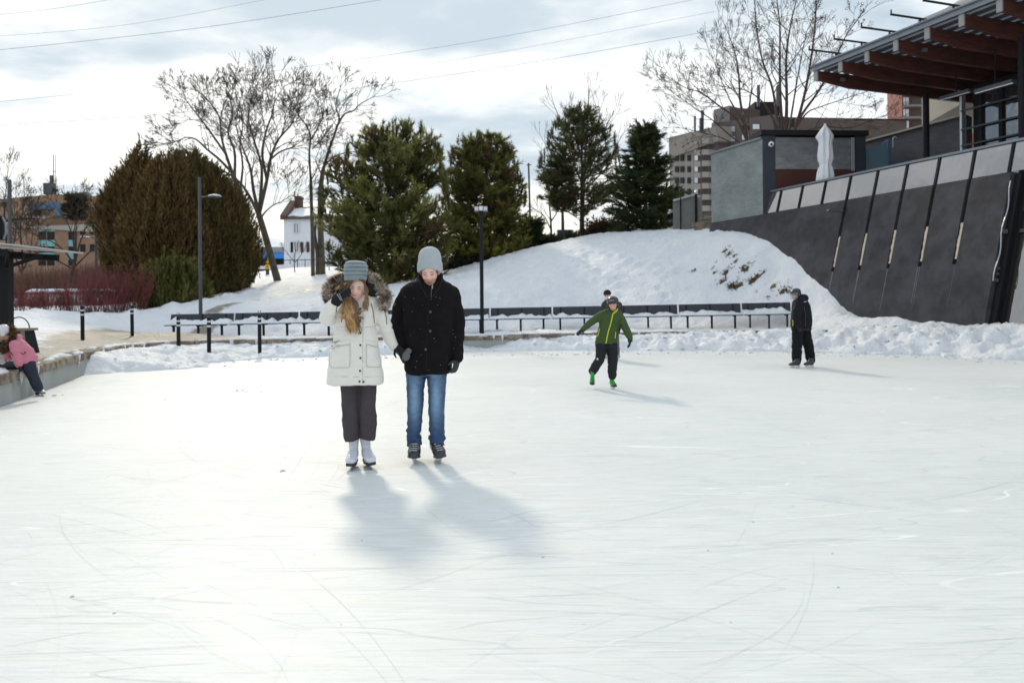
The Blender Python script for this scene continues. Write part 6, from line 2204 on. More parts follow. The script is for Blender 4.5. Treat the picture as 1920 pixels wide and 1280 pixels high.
def erings(D, rows, n=28, power=2.3):
    """rows: py, left px, right px, half depth, dy -> superelliptic rings"""
    out = []
    for (py, l, r, dep, dy) in rows:
        c = P((l + r) / 2, py, D + dy); w = (r - l) / 2 / F * D
        ring = []
        for k in range(n):
            a = 2 * math.pi * k / n
            ca, sa = math.cos(a), math.sin(a)
            e = 2 / power
            ring.append((c.x + w * math.copysign(abs(ca) ** e, ca), c.y + dep * math.copysign(abs(sa) ** e, sa), c.z))
        out.append(ring)
    return out


def limb(mb, D, pts, n=18, ends=True):
    """pts: px, py, dy, radius in px"""
    P3 = [P(a, b, D + c) for a, b, c, r in pts]
    R_ = [r / F * D for *_, r in pts]
    # refine
    L_ = smooth_line([(*p,) for p in P3], 5)
    rr_ = np.interp(np.linspace(0, len(pts) - 1, len(L_)), range(len(pts)), R_)
    mb.tube(L_, list(rr_), n)
    if ends:
        mb.ball(L_[0], float(rr_[0]) * .98, 12, 8); mb.ball(L_[-1], float(rr_[-1]) * .98, 12, 8)


def hand_mb(mb, wrist, d, nrm, size=.19, curl=.6, thumb=1, spread=.10):
    """wrist point, direction of the fingers, back-of-hand normal; five fingers"""
    d = Vector(d).normalized(); nrm = Vector(nrm); nrm = (nrm - d * nrm.dot(d)).normalized()
    s = d.cross(nrm) * thumb        # towards the thumb side
    k = size / .19
    def pt(a, b, c): return wrist + d * a * k + s * b * k + nrm * c * k
    mb.loft([[pt(a, w * math.cos(t), h * math.sin(t)) for t in [2 * math.pi * i / 12 for i in range(12)]] for a, w, h in ((-.03, .030, .024), (.01, .036, .024), (.05, .044, .021), (.09, .043, .018), (.10, .038, .012))])
    for i, (b, L_, r) in enumerate(((.033, .070, .0105), (.011, .078, .0108), (-.011, .072, .0104), (-.032, .056, .0092))):
        p = pt(.085, b, 0); dd = (d + s * (b * spread * 30)).normalized()
        q = [p]
        for j, f in enumerate((.45, .32, .23)):
            ang = curl * (j + .6) * .75
            v = dd * math.cos(ang) - nrm * math.sin(ang)
            p = p + v * L_ * f * k
            q.append(p)
        mb.tube(q, [r * k, r * k, r * .92 * k, r * .75 * k], 8)
        mb.ball(q[-1], r * .78 * k, 8, 6)
    p = pt(.02, .030, -.006)
    q = [p, p + (s * .8 + d * .6 - nrm * .3).normalized() * .045 * k]
    q.append(q[-1] + (s * .25 + d * .9 - nrm * .45).normalized() * .035 * k)
    mb.tube(q, [.0145 * k, .0125 * k, .0095 * k], 8); mb.ball(q[-1], .0095 * k, 8, 6)


def frame(yaw, pitch=0.0, roll=0.0):
    return Matrix.Rotation(yaw, 3, 'Z') @ Matrix.Rotation(pitch, 3, 'X') @ Matrix.Rotation(roll, 3, 'Y')


def head_raw(mb, c, M, k=1.0):
    def pt(x, y, z): return c + M @ Vector((x * k, y * k, z * k))
    def e(x, y, z, r, R_=None): mb.ball(pt(x, y, z), tuple(a * k for a in r), 20, 14, M if R_ is None else M @ R_)
    e(0, .012, .035, (.075, .094, .088))
    e(0, -.022, -.012, (.066, .072, .080))
    e(0, -.034, -.058, (.050, .052, .048))
    e(0, -.066, -.088, (.021, .018, .018))
    for s in (-1, 1):
        e(s * .036, -.070, -.020, (.021, .018, .022))
        e(s * .033, -.074, .028, (.027, .013, .009))
        e(s * .076, .012, -.005, (.010, .018, .030))
        e(s * .0125, -.100, -.026, (.0085, .009, .0075))
    mb.loft([[pt(x * w, y, z) for (x, y) in ((-1, yb), (-.45, yf), (.45, yf), (1, yb))] for (z, w, yf, yb) in ((.022, .010, -.092, -.07), (.0, .011, -.100, -.07), (-.018, .0145, -.113, -.07), (-.031, .017, -.109, -.07), (-.036, .010, -.096, -.07))])
    e(0, -.086, -.056, (.024, .012, .0075)); e(0, -.083, -.066, (.021, .011, .008))
    mb.tube([pt(0, .015, -.05), pt(0, .03, -.13), pt(0, .045, -.19)], [.054 * k, .052 * k, .060 * k], 18)


def face_parts(root, c, M, k, me, iris=None, brow=(.10, .05, .03), lip=(.42, .12, .11), smile=0.0, lids=.4, teeth=False, brows=True):
    """eyes, brows, lips set on the skin; smile raises the corners, lids: 0 shut .. 1 open"""
    bv = bvh_of(me)
    fwd = M @ Vector((0, -1, 0))
    def on(x, z, off=.0006):
        o = c + M @ Vector((x * k, -.3 * k, z * k))
        h = bv.ray_cast(o, -fwd * -1 if False else (M @ Vector((0, 1, 0))))
        return (h[0] + fwd * off * k) if h[0] is not None else c + M @ Vector((x * k, -.09 * k, z * k))
    LINE = mat('lash', (.02, .012, .01), .6, 0)
    if lids > .15:
        WHT = mat('eye_white', (.62, .58, .56), .3, 0); IR = mat('iris_dark', (.035, .02, .012), .2, 0)
        for s in (-1, 1):
            m = MB(); m.ball(on(s * .031, .008) + M @ Vector((0, .003 * k, 0)), (.0115 * k, .005 * k, .0055 * k * lids * 1.4), 12, 8, M)
            e = m.build('eye', WHT, root, smooth=True)
            m = MB(); m.ball(on(s * .031, .008) + fwd * .0012 * k, (.0052 * k, .0035 * k, .0055 * k * min(1, lids * 1.4)), 10, 8, M); m.build('iris', IR, e, smooth=True)
    m = MB()
    for s in (-1, 1):
        m.tube([on(s * (.031 + dx), .008 + (.0065 * lids + .001) * (1 - (dx / .015) ** 2) - (.003 if lids < .3 else 0) * (1 - (dx / .015) ** 2) * (1 if smile < .5 else -1.4), .001) for dx in np.linspace(-.015, .015, 7)], [.0009 * k, .0017 * k, .002 * k, .002 * k, .002 * k, .0018 * k, .001 * k], 6)
    m.build('eyelashes', LINE, root)
    if brows:
        m = MB()
        for s in (-1, 1):
            m.tube([on(s * x, z, .0008) for x, z in ((.014, .026), (.024, .031), (.036, .032), (.048, .027))], [.0022 * k, .0034 * k, .003 * k, .0012 * k], 6)
        m.build('eyebrows', mat('brow_%d' % int(brow[0] * 1000), brow, .8, .1), root)
    LP = mat('lips_%d' % int(lip[0] * 1000), lip, .4, .05, sub=.1)
    W_ = .024 + .011 * smile
    xs = np.linspace(-W_, W_, 9)
    cz = lambda x, z0: z0 + .009 * smile * (x / W_) ** 2
    op = .0115 * smile if teeth else 0
    m = MB(); m.tube([on(x, cz(x, -.0545 + op * .3) + .0015 * math.cos(x / W_ * 6), .0006) for x in xs], [max(.001, .0042 * (1 - abs(x / W_) ** 2)) * k for x in xs], 7)
    m.tube([on(x, cz(x, -.0635 - op * 1.1) + op * .9 * (x / W_) ** 2, .0006) for x in xs], [max(.001, .0052 * (1 - abs(x / W_) ** 2)) * k for x in xs], 7)
    m.build('lips', LP, root, smooth=True)
    if teeth:
        m = MB()
        up = [on(x, cz(x, -.0555 + op * .3), .001) for x in xs]; lo = [on(x, cz(x, -.0625 - op * .8) + op * .9 * (x / W_) ** 2, .001) for x in xs]
        n = len(xs)
        m.add(up + lo, [[i, i + 1, n + i + 1, n + i] for i in range(n - 1)])
        m.build('teeth', mat('teeth', (.78, .74, .70), .3, 0), root)
    else:
        m = MB(); m.tube([on(x, cz(x, -.0588), .0035) for x in xs * .85], .0008 * k, 5); m.build('mouth_line', mat('mouth_line', (.12, .03, .03), .7, 0), root)


def skin_tint(c, M, k, cheek=.5, beard=0.0):
    Mi = M.transposed()
    def f(co):
        p = Mi @ (Vector(co) - c) / k
        r, g_, b = 1.0, 1.0, 1.0
        for s in (-1, 1):
            d = ((p.x - s * .04) ** 2 + (p.z + .022) ** 2) ** .5
            w = math.exp(-(d / .022) ** 2) * cheek if p.y < 0 else 0
            g_ *= 1 - .32 * w; b *= 1 - .30 * w
        w = math.exp(-((p.x / .014) ** 2 + ((p.z + .02) / .016) ** 2)) * cheek * (1 if p.y < 0 else 0)
        g_ *= 1 - .22 * w; b *= 1 - .22 * w
        for s in (-1, 1):     # eye-socket shading painted into the skin tint
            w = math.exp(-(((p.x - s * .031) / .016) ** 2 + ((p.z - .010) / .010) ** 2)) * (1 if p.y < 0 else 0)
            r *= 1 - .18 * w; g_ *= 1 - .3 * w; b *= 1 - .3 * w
        if beard:
            nz = .75 + .5 * noise.noise((p.x * 300, p.y * 300, p.z * 300))
            w = min(1, max(0, (-.028 - p.z) / .02)) * (1 if p.y < .03 else 0) * beard * nz
            if abs(p.x) < .022 and -.052 < p.z < -.034: w = max(w, beard * .8 * nz)
            w = max(0, min(1, w)) * (1 if p.z > -.13 else 0)
            r *= 1 - .36 * w; g_ *= 1 - .50 * w; b *= 1 - .60 * w
        return (r, g_, b)
    return f


def boot_raw(mb, c, M, k=1.0, shaft=.25, w=.048, sole=.06):
    def pt(x, y, z): return c + M @ Vector((x * k, y * k, z * k))
    rings = []
    for (y, ww, zl, zh) in ((-.185, .020, .012, .030), (-.172, .036, .002, .048), (-.13, .047, 0, .062), (-.08, .046, 0, .078), (-.03, .041, 0, .11), (.03, .038, 0, .13), (.07, .036, 0, .12), (.088, .022, .01, .10)):
        ww *= w / .048
        rings.append([pt(ww * math.copysign(abs(math.cos(a)) ** .8, math.cos(a)), y, sole + (zl + zh) / 2 + (zh - zl) / 2 * math.copysign(abs(math.sin(a)) ** .8, math.sin(a))) for a in [2 * math.pi * i / 16 for i in range(16)]])
    mb.loft(rings)
    mb.loft([[pt(ww * math.cos(a), y0 + dd * math.sin(a), sole + z) for a in [2 * math.pi * i / 16 for i in range(16)]] for (z, ww, dd, y0) in ((.05, .040, .060, .015), (.10, .040, .056, .018), (.15, .044, .056, .022), (shaft - .02, .052, .060, .026), (shaft, .050, .058, .026))])


def skate(root, c, yaw=0.0, pitch=0.0, roll=0.0, kind='figure', k=1.0, shaft=.22, boot_mat=None, lace_mat=None, toe_mat=None, vox=.006, laces=True, w=.048):
    """c: point on the ice under the ankle"""
    M = frame(yaw, pitch, roll)
    def pt(x, y, z): return c + M @ Vector((x * k, y * k, z * k))
    mb = MB(); boot_raw(mb, c, M, k, shaft, w)
    me = union_mesh('boot', mb, vox, 2)
    b = link_mesh('skate_boot', me, boot_mat, root, smooth=True)
    SOLE = mat('skate_sole', (.03, .025, .022), .5, .1); STEEL = mat('blade_steel', (.62, .65, .68), .22, .05, metal=.9)
    if kind == 'figure':
        m = MB(); m.loft([[pt(s * ww, y, z) for (s, z) in ((-1, .046), (1, .046), (1, .064), (-1, .064))] for y, ww in ((-.19, .022), (-.17, .038), (-.12, .046), (-.06, .040), (0, .034), (.06, .036), (.088, .028))])
        m.build('sole', SOLE, b)
        m = MB(); m.box(pt(0, .055, .035), (.055 * k, .055 * k, .03 * k), M=M); m.build('heel', SOLE, b)
        m = MB(); m.box(pt(0, -.035, .011), (.005 * k, .285 * k, .022 * k), M=M)
        for y in (-.12, -.09, .05, .075): m.box(pt(0, y, .034), (.009 * k, .014 * k, .03 * k), M=M)
        m.box(pt(0, -.10, .047), (.05 * k, .09 * k, .004 * k), M=M); m.box(pt(0, .062, .047), (.045 * k, .05 * k, .004 * k), M=M)
        m.build('blade', STEEL, b)
    else:
        HOLD = mat('blade_holder', (.60, .62, .63), .4, .1)
        m = MB(); m.loft([[pt(s * ww, y + yy, z) for (s, yy) in ((-1, -.045), (1, -.045), (1, .045), (-1, .045))] for y, ww, z in ((-.09, .006, .018), (-.09, .010, .035), (-.09, .032, .062))])
        m.loft([[pt(s * ww, y + yy, z) for (s, yy) in ((-1, -.035), (1, -.035), (1, .035), (-1, .035))] for y, ww, z in ((.045, .006, .018), (.045, .010, .035), (.045, .028, .062))])
        m.box(pt(0, -.02, .024), (.012 * k, .24 * k, .014 * k), M=M); m.build('blade_holder', HOLD, b)
        m = MB(); m.loft([[pt(s * .002, y, z) for (s, z) in ((-1, zl), (1, zl), (1, .024), (-1, .024))] for y, zl in ((-.155, .016), (-.13, .003), (0, 0), (.08, .003), (.105, .016))]); m.build('blade', STEEL, b)
        if toe_mat is not None:
            m = MB(); m.loft([[pt(ww * math.cos(a) * 1.04, y, .06 + zh * max(0, math.sin(a)) * 1.04 - .003) for a in [2 * math.pi * i / 14 for i in range(14)]] for (y, ww, zh) in ((-.192, .012, .018), (-.178, .037, .046), (-.15, .047, .058), (-.125, .050, .066))]); m.build('toe_cap', toe_mat, b, smooth=True)
    if laces and lace_mat is not None:
        m = MB()
        bv = bvh_of(me)
        # from the side facing forward-up
        for i, (y, z) in enumerate(((-.118, .10), (-.092, .115), (-.068, .135), (-.052, .155), (-.045, .18), (-.043, .205), (-.043, .23))):
            if z > shaft + .05: break
            hw = .020 + .003 * (i % 2)
            pts = []
            for x in np.linspace(-hw, hw, 5):
                o = pt(x, y - .25, z + .18); d = (pt(x, y, z - .02) - o).normalized()
                h = bv.ray_cast(o, d)
                if h[0] is not None: pts.append(h[0] - d * .001)
            if len(pts) > 2: m.tube(pts, .0034 * k, 5)
        if m.v: m.build('laces', lace_mat, b)
    return b


SKIN = mat('skin', (.80, .54, .44), .5, .06, 30, .0008, 200, attr=True, sub=.12, spec=.4)
SKIN2 = mat('skin_tan', (.62, .37, .265), .5, .06, 30, attr=True, sub=.1)


# ---------------------------------------------------------------- the woman in the white parka
def woman():
    D = 7.04
    root = thing('person', 'woman in white fur-hooded parka and grey striped beanie holding mitten to her hair', 'person', G(676, 877, 0))
    K = D / F
    hc = P(668, 540.5, D - .10)
    M = frame(rad(6), rad(12), rad(8))
    # body under the clothes, one surface
    b = MB()
    head_raw(b, hc, M, .95)
    b.loft(erings(D, [(556, 655, 690, .07, -.02), (568, 642, 702, .09, 0), (600, 645, 696, .09, 0), (640, 644, 700, .1, 0), (690, 645, 704, .1, 0)], 20))
    limb(b, D, [(646, 566, 0, 8), (617, 596, -.12, 7), (632, 566, -.22, 6)], 12)
    limb(b, D, [(700, 566, 0, 8), (720, 605, .06, 6), (735, 640, .13, 4.5)], 12)
    for x0, x1 in ((660, 662), (690, 690)):
        limb(b, D, [(x0, 690, 0, 12), ((x0 + x1) / 2, 765, -.01, 9), (x1, 808, .03, 6)], 12)
    me = union_mesh('body', b, .0058, 2)
    tint_fn(me, skin_tint(hc, M, .95, .75))
    body = link_mesh('body', me, SKIN, root, smooth=True)
    face_parts(root, hc, M, .95, me, smile=1.0, lids=.1, teeth=True, lip=(.50, .10, .12), brow=(.13, .07, .045))
    # parka
    COAT = mat('white_parka', (.82, .785, .72), .75, .06, 18, .0012, 90, sheen=.1)
    c = MB()
    c.loft(erings(D, [(553, 655, 692, .085, .03), (560, 640, 705, .115, .02), (567, 632, 711, .135, .01), (580, 630, 709, .150, 0), (600, 631, 704, .150, 0), (615, 630, 703, .148, 0), (632, 627, 706, .155, 0), (660, 620, 712, .168, 0), (690, 616, 716, .178, 0), (712, 614.5, 717, .184, 0), (719, 614, 717, .182, 0)], 32, 2.5))
    limb(c, D, [(641, 570, .0, 14.5), (624, 584, -.06, 15.5), (614, 596, -.12, 15), (618, 584, -.17, 13.5), (628, 570, -.21, 11)], 20)
    limb(c, D, [(702, 570, .0, 14), (713, 590, .02, 13.5), (721, 608, .05, 12), (729, 632, .10, 10.5), (739, 650, .14, 8.5)], 20)
    # collar and hood shell behind the head
    c.loft([[P(x, y, D + dy) for (x, y, dy) in ring] for ring in (
        [(640, 560, .02), (640, 548, .12), (668, 540, .20), (700, 548, .14), (706, 562, .04), (690, 570, -.02), (672, 580, -.06), (652, 572, -.02)],
        [(634, 548, .04), (638, 530, .12), (668, 522, .18), (700, 530, .14), (712, 552, .06), (694, 556, .04), (670, 552, .10), (650, 552, .04)])])
    cm = union_mesh('parka', c, .010, 3)
    zw = P(660, 615, D).z
    def coat_disp(co, n):
        f = folds(.0125, 8, 4, 3)(co, n)
        # quilting at the waist: horizontal channels
        q = -.003 * (math.cos((co[2] - zw) * 2 * math.pi / .055) > .92)
        z = -.006 * math.exp(-((co[2] - zw) / .012) ** 2)
        return f + q * (1 if co[2] > zw - .35 else 0) + z
    displace(cm, coat_disp)
    bv = bvh_of(cm)
    coat = link_mesh('parka', cm, COAT, root, smooth=True)
    BTN = mat('black_button', (.02, .02, .022), .3, 0)
    for (px, py) in ((675.6, 578.5), (675.7, 601), (675.7, 624), (675.6, 647), (675.8, 671), (675, 695), (674, 715), (681.5, 715.5)):
        q = surf(bv, px, py, .002)
        if q: m = MB(); m.ball(q, (.0095, .005, .0095), 12, 6); m.build('button', BTN, coat, smooth=True)
    for (px, py) in ((622.8, 648.5), (652.5, 642.5), (691.5, 643), (712.5, 649.5)):
        q = surf(bv, px, py, .006)
        if q: m = MB(); m.ball(q, (.0075, .004, .0075), 10, 6); m.build('button', BTN, coat, smooth=True)
    SEAM = mat('parka_seam', (.42, .38, .30), .8, .1)
    m = MB()
    line_on(m, bv, [(681, 574), (680.5, 640), (680, 719)], .0022, .0005, 10)
    m.build('placket_edge', SEAM, coat)
    # pockets: raised flaps and pouches
    for (xl, xr, yt_l, yt_r, yb) in ((617.5, 656.5, 646, 640, 689), (686.5, 714.5, 640, 647, 688)):
        m = MB()
        def grid(x0, x1, yf0, yf1, off, nx=9, ny=9):
            V = []
            for j in range(ny):
                for i in range(nx):
                    s = i / (nx - 1); t = j / (ny - 1)
                    px = x0 + (x1 - x0) * s; py = yf0(s) + (yf1(s) - yf0(s)) * t
                    q = surf(bv, px, py, off * (1 if 0 < i < nx - 1 and 0 < j < ny - 1 else .1))
                    V.append(q if q is not None else (V[-1] if V else P(px, py, D - .15)))
            return V, [[j * nx + i, j * nx + i + 1, (j + 1) * nx + i + 1, (j + 1) * nx + i] for j in range(ny - 1) for i in range(nx - 1)]
        V, f_ = grid(xl, xr, lambda s: yt_l + (yt_r - yt_l) * s + 4, lambda s: yb - (2.5 if s < .1 or s > .9 else 0), .009)
        m.add(V, f_); p_ = m.build('pocket', COAT, coat, smooth=True)
        m = MB(); V, f_ = grid(xl - .5, xr + .5, lambda s: yt_l + (yt_r - yt_l) * s - 4, lambda s: yt_l + (yt_r - yt_l) * s + 5, .014, 9, 5)
        m.add(V, f_); m.build('pocket_flap', COAT, p_, smooth=True)
        m = MB(); line_on(m, bv, [(xl, yt_l + 5.5), (xr, yt_r + 5.5)], .0018, .013); line_on(m, bv, [(xl + .5, yt_l + 6), (xl + .5, yb - 3), (xl + 4, yb), (xr - 3, yb), (xr - .5, yb - 3), (xr - .5, yt_r + 6)], .0015, .004)
        m.build('stitching', SEAM, p_)
    m = MB()
    for pts in ([(696, 569), (700, 586), (702, 606)], [(632, 573), (630, 586)], [(643, 586), (640, 604)], [(720, 580), (724.5, 595), (725.5, 608)]):
        line_on(m, bv, pts, .0035, .002)
    m.build('drawstrings', BTN, coat)
    m = MB()
    for pts in ([(631, 612.5), (655, 613.5), (674, 613)], [(683, 613), (695, 612.5), (703, 611.5)], [(616, 705), (674, 706.5)], [(683, 706.5), (715, 705)]):
        line_on(m, bv, pts, .0014, .0003)
    m.build('waist_seam', SEAM, coat)
    # fur ruff
    rng = np.random.default_rng(12)
    arc = smooth_line([tuple(P(*q)) for q in ((629, 571, D - .05), (620, 558, D - .06), (619, 543, D - .02), (628, 530, D + .04), (644, 524, D + .09), (666, 523, D + .12), (690, 523, D + .09), (706, 533, D + .04), (717, 547, D - .02), (722, 560, D - .06), (719, 572, D - .09))], 14)
    hub = P(669, 548, D - .02)
    B, Dn, Tt = [], [], []
    for i, p in enumerate(arc):
        out = (p - hub).normalized()
        tan = (arc[min(i + 1, len(arc) - 1)] - arc[max(i - 1, 0)]).normalized()
        for _ in range(50):
            q = p + Vector(rng.normal(0, .016, 3)) + tan * rng.uniform(-.01, .01)
            d = (out * rng.uniform(.2, 1.2) + Vector(rng.normal(0, .55, 3)) + Vector((0, -.5, 0))).normalized()
            B.append(tuple(q)); Dn.append(tuple(d))
            f = noise.noise((q.x * 22, q.y * 22, q.z * 22)) + rng.normal(0, .18)
            rad_ = (q - hub).length - .30
            if f > .20: t = (.09, .055, .04)
            elif f > .02: t = (.30, .20, .13)
            else: t = (.74, .66, .58)
            if rad_ > .035: t = (.55, .36, .20) if rng.random() < .5 else (.62, .52, .42)
            Tt.append(t)
    FUR = mat('fur', (1, 1, 1), .8, .1, 5, attr=True, island=.2, trans=.35)
    link_mesh('fur_ruff', needle_mesh('fur_ruff', np.array(B), np.array(Dn), 7, .047, .0028, (.05, .6), .012, rng, np.array(Tt)), FUR, coat)
    # inner dark lining
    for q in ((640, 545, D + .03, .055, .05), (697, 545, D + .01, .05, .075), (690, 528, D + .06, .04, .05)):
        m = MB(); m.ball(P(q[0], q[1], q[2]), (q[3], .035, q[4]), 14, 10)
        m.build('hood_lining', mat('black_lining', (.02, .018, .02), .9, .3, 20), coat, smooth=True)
    # trousers
    PANT = mat('grey_plum_corduroy', (.072, .058, .067), .9, .2, 10, .003, 60, spec=.2)
    c = MB()
    limb(c, D, [(660, 700, 0, 20), (657, 725, 0, 17.5), (657, 770, -.02, 16), (658, 800, -.01, 16), (660, 817, 0, 15.5), (661, 825, 0, 12.5)], 22, False)
    limb(c, D, [(688, 700, 0, 19), (690, 725, 0, 15.5), (690, 770, -.02, 14.8), (691, 800, -.01, 15), (690, 817, 0, 14.5), (689, 824, 0, 12)], 22, False)
    cm = union_mesh('trousers', c, .010, 2); displace(cm, folds(.012, 9, 3, 8))
    link_mesh('trousers', cm, PANT, root, smooth=True)
    # beanie
    h = MB()
    hat = [(488.5, 660, 672, .02, .04), (489.5, 653, 680, .07, .04), (493, 647.5, 687, .11, .03), (499, 645.5, 689, .12, .01), (508, 645, 690, .122, -.005), (514, 645, 688, .120, -.02), (521, 646, 687, .116, -.025), (526.5, 647, 686.5, .112, -.03)]
    h.loft(erings(D - .07, hat, 40, 2.1))
    hm = union_mesh('beanie', h, .006, 2)
    # tilt: lower on the sides, higher over the face
    Zb = P(668, 528, D).z
    def hat_d(co, n):
        w = (co[2] - Zb)
        rib = .0016 * math.sin(co[0] * 620) * (1 if w < .05 else 0)
        roll_ = .0022 * math.cos(w * 2 * math.pi / .034) * (1 if w > .05 else 0)
        return rib + roll_ + .006 * noise.noise((co[0] * 14, co[1] * 14, co[2] * 10))
    displace(hm, hat_d)
    def hat_t(co):
        w = co[2] - Zb + .10 * (co[0] - hc.x) ** 2 * 30 * .1
        return (.42, .45, .48) if (w > .045 and math.cos(w * 2 * math.pi / .034) < -.72) else (1, 1, 1)
    tint_fn(hm, hat_t)
    link_mesh('beanie', hm, mat('grey_blue_knit', (.23, .27, .29), .9, .18, 40, .002, 160, attr=True, sheen=.2), root, smooth=True)
    # hair: wavy locks over her right shoulder, some on the other side
    rng2 = random.Random(4)
    strands = MB(); cols = []
    def lock(pts, r0, wav, kmix):
        ln = smooth_line([tuple(p) for p in pts], 8)
        ph = rng2.uniform(0, 6.28); n_ = len(ln)
        out = [p + Vector((math.sin(i / n_ * 19 + ph * .35 + pts[0].x * 30), math.cos(i / n_ * 13 + ph) * .6, 0)) * wav * (i / n_) for i, p in enumerate(ln)]
        n0 = len(strands.v); sv = rng2.uniform(.55, 1.45)
        strands.tube(out, [r0 * (1 - .6 * (i / n_) ** 2) for i in range(n_)], 5)
        for i in range(n_):
            t = min(1, max(0, (i / n_ - .25) / .5))
            t = t * kmix if kmix < 2 else .9
            c0, c1 = (.085, .045, .028), (.50, .29, .115)
            v = sv * rng2.uniform(.92, 1.08)
            cc = tuple((a + (b_ - a) * t) * v for a, b_ in zip(c0, c1))
            cols.extend([cc] * 5)
    for i in range(210):
        a = rng2.random()
        x0 = 640 + a * 20; xe = 643 + a * 34 + rng2.uniform(-4, 4)
        ye = rng2.uniform(600, 627) if .25 < a < .9 else rng2.uniform(575, 600)
        dk = .25 if a > .72 else 1.0
        lock([P(x0 + 2, 524, D - .10), P(637 + a * 17, 543, D - .12), P(643 + a * 26, 568, D - .19), P(644 + a * 27 + rng2.uniform(-2, 2), 590, D - .20), P(xe, ye, D - .19)], .0046, .020, dk)
    for i in range(40):   # blown strand under the hat to the left
        a = rng2.random()
        lock([P(654, 528, D - .12), P(641, 533 + a * 5, D - .10), P(629, 539 + a * 6, D - .05), P(616 + a * 10, 544 + a * 5, D - .04)], .004, .004, 3)
    for i in range(55):
        a = rng2.random()
        lock([P(684 - a * 3, 526, D - .12), P(686 + a * 3, 540, D - .13), P(684 + a * 6, 556, D - .14), P(680 + a * 11, 572 + rng2.uniform(-6, 12), D - .16)], .0036, .008, .55)
    for i in range(50):   # framing the face
        a = rng2.random()
        lock([P(664 - a * 9, 524, D - .20), P(658 - a * 7, 534, D - .21), P(655 - a * 5, 546, D - .20), P(660 - a * 5, 568, D - .20)], .0035, .004, .3)
    for i in range(30):
        a = rng2.random()
        lock([P(674 + a * 9, 524, D - .20), P(682 + a * 3, 532, D - .20), P(683.5 + a * 3, 545, D - .17), P(684 + a * 6, 562, D - .17)], .0033, .004, .4)
    hm = strands.mesh('hair'); tint_attr(hm, np.array([(*c_, 1) for c_ in cols]))
    link_mesh('hair', hm, mat('wavy_hair', (1, 1, 1), .42, .12, 30, attr=True, spec=.5), root, smooth=True)
    # mittens
    KN = mat('black_knit', (.010, .0095, .012), .95, .25, 40, .003, 120)
    c = MB()
    W0 = P(633, 565, D - .25)
    c.tube([P(629, 569, D - .235), P(632, 562, D - .25), P(638, 555, D - .25)], [.046, .048, .044], 16)
    c.loft([[P(x, y, D - .27) + Vector((math.cos(a) * r * .55, math.sin(a) * .032, math.cos(a) * r * .83)) for a in [2 * math.pi * i / 14 for i in range(14)]] for (x, y, r) in ((630, 560, .050), (638, 554, .060), (646, 550, .056), (652, 548.5, .044), (656, 548.5, .02))])
    hand_mb(c, P(634, 557, D - .25), (P(656, 548, D - .26) - P(636, 557, D - .25)), (0, -1, .2), .145, .5, -1)
    cm = union_mesh('mitten', c, .007, 3); displace(cm, folds(.003, 20, 12, 2))
    mt = link_mesh('mitten', cm, KN, root, smooth=True)
    bv2 = bvh_of(cm); m = MB()
    for pts in ([(632, 552), (636, 557), (639, 563)], [(636, 551), (640, 558), (642, 565)]):
        for k_ in range(5):
            t = k_ / 5; a_ = (pts[0][0] + (pts[2][0] - pts[0][0]) * t, pts[0][1] + (pts[2][1] - pts[0][1]) * t)
            line_on(m, bv2, [a_, (a_[0] + 1, a_[1] + 1.2)], .0025, .001, 2)
    if m.v: m.build('white_stitching', M_WHITE, mt)
    c = MB()
    hand_mb(c, P(742, 650, D + .13), (P(762, 668, D + .02) - P(742, 650, D + .13)), (0, -1, .3), .17, .9, 1)
    link_mesh('mitten', union_mesh('mitten', c, .007, 2), KN, root, smooth=True)
    # skates
    WB = mat('white_leather', (.66, .68, .74), .45, .08, 12); LC = mat('shaded_white_lace', (.50, .54, .64), .7, 0)  # laces are white; their blue-grey shade is put into the colour
    pl, pr_ = P(662, 870, D + .02), P(690.5, 868, D + .05)
    pl.z = pr_.z = 0
    skate(root, pl, rad(3), 0, rad(1), 'figure', 1.0, .235, WB, LC, w=.052)
    skate(root, pr_, rad(22), 0, rad(-5), 'figure', 1.0, .235, WB, LC, w=.052)
woman()


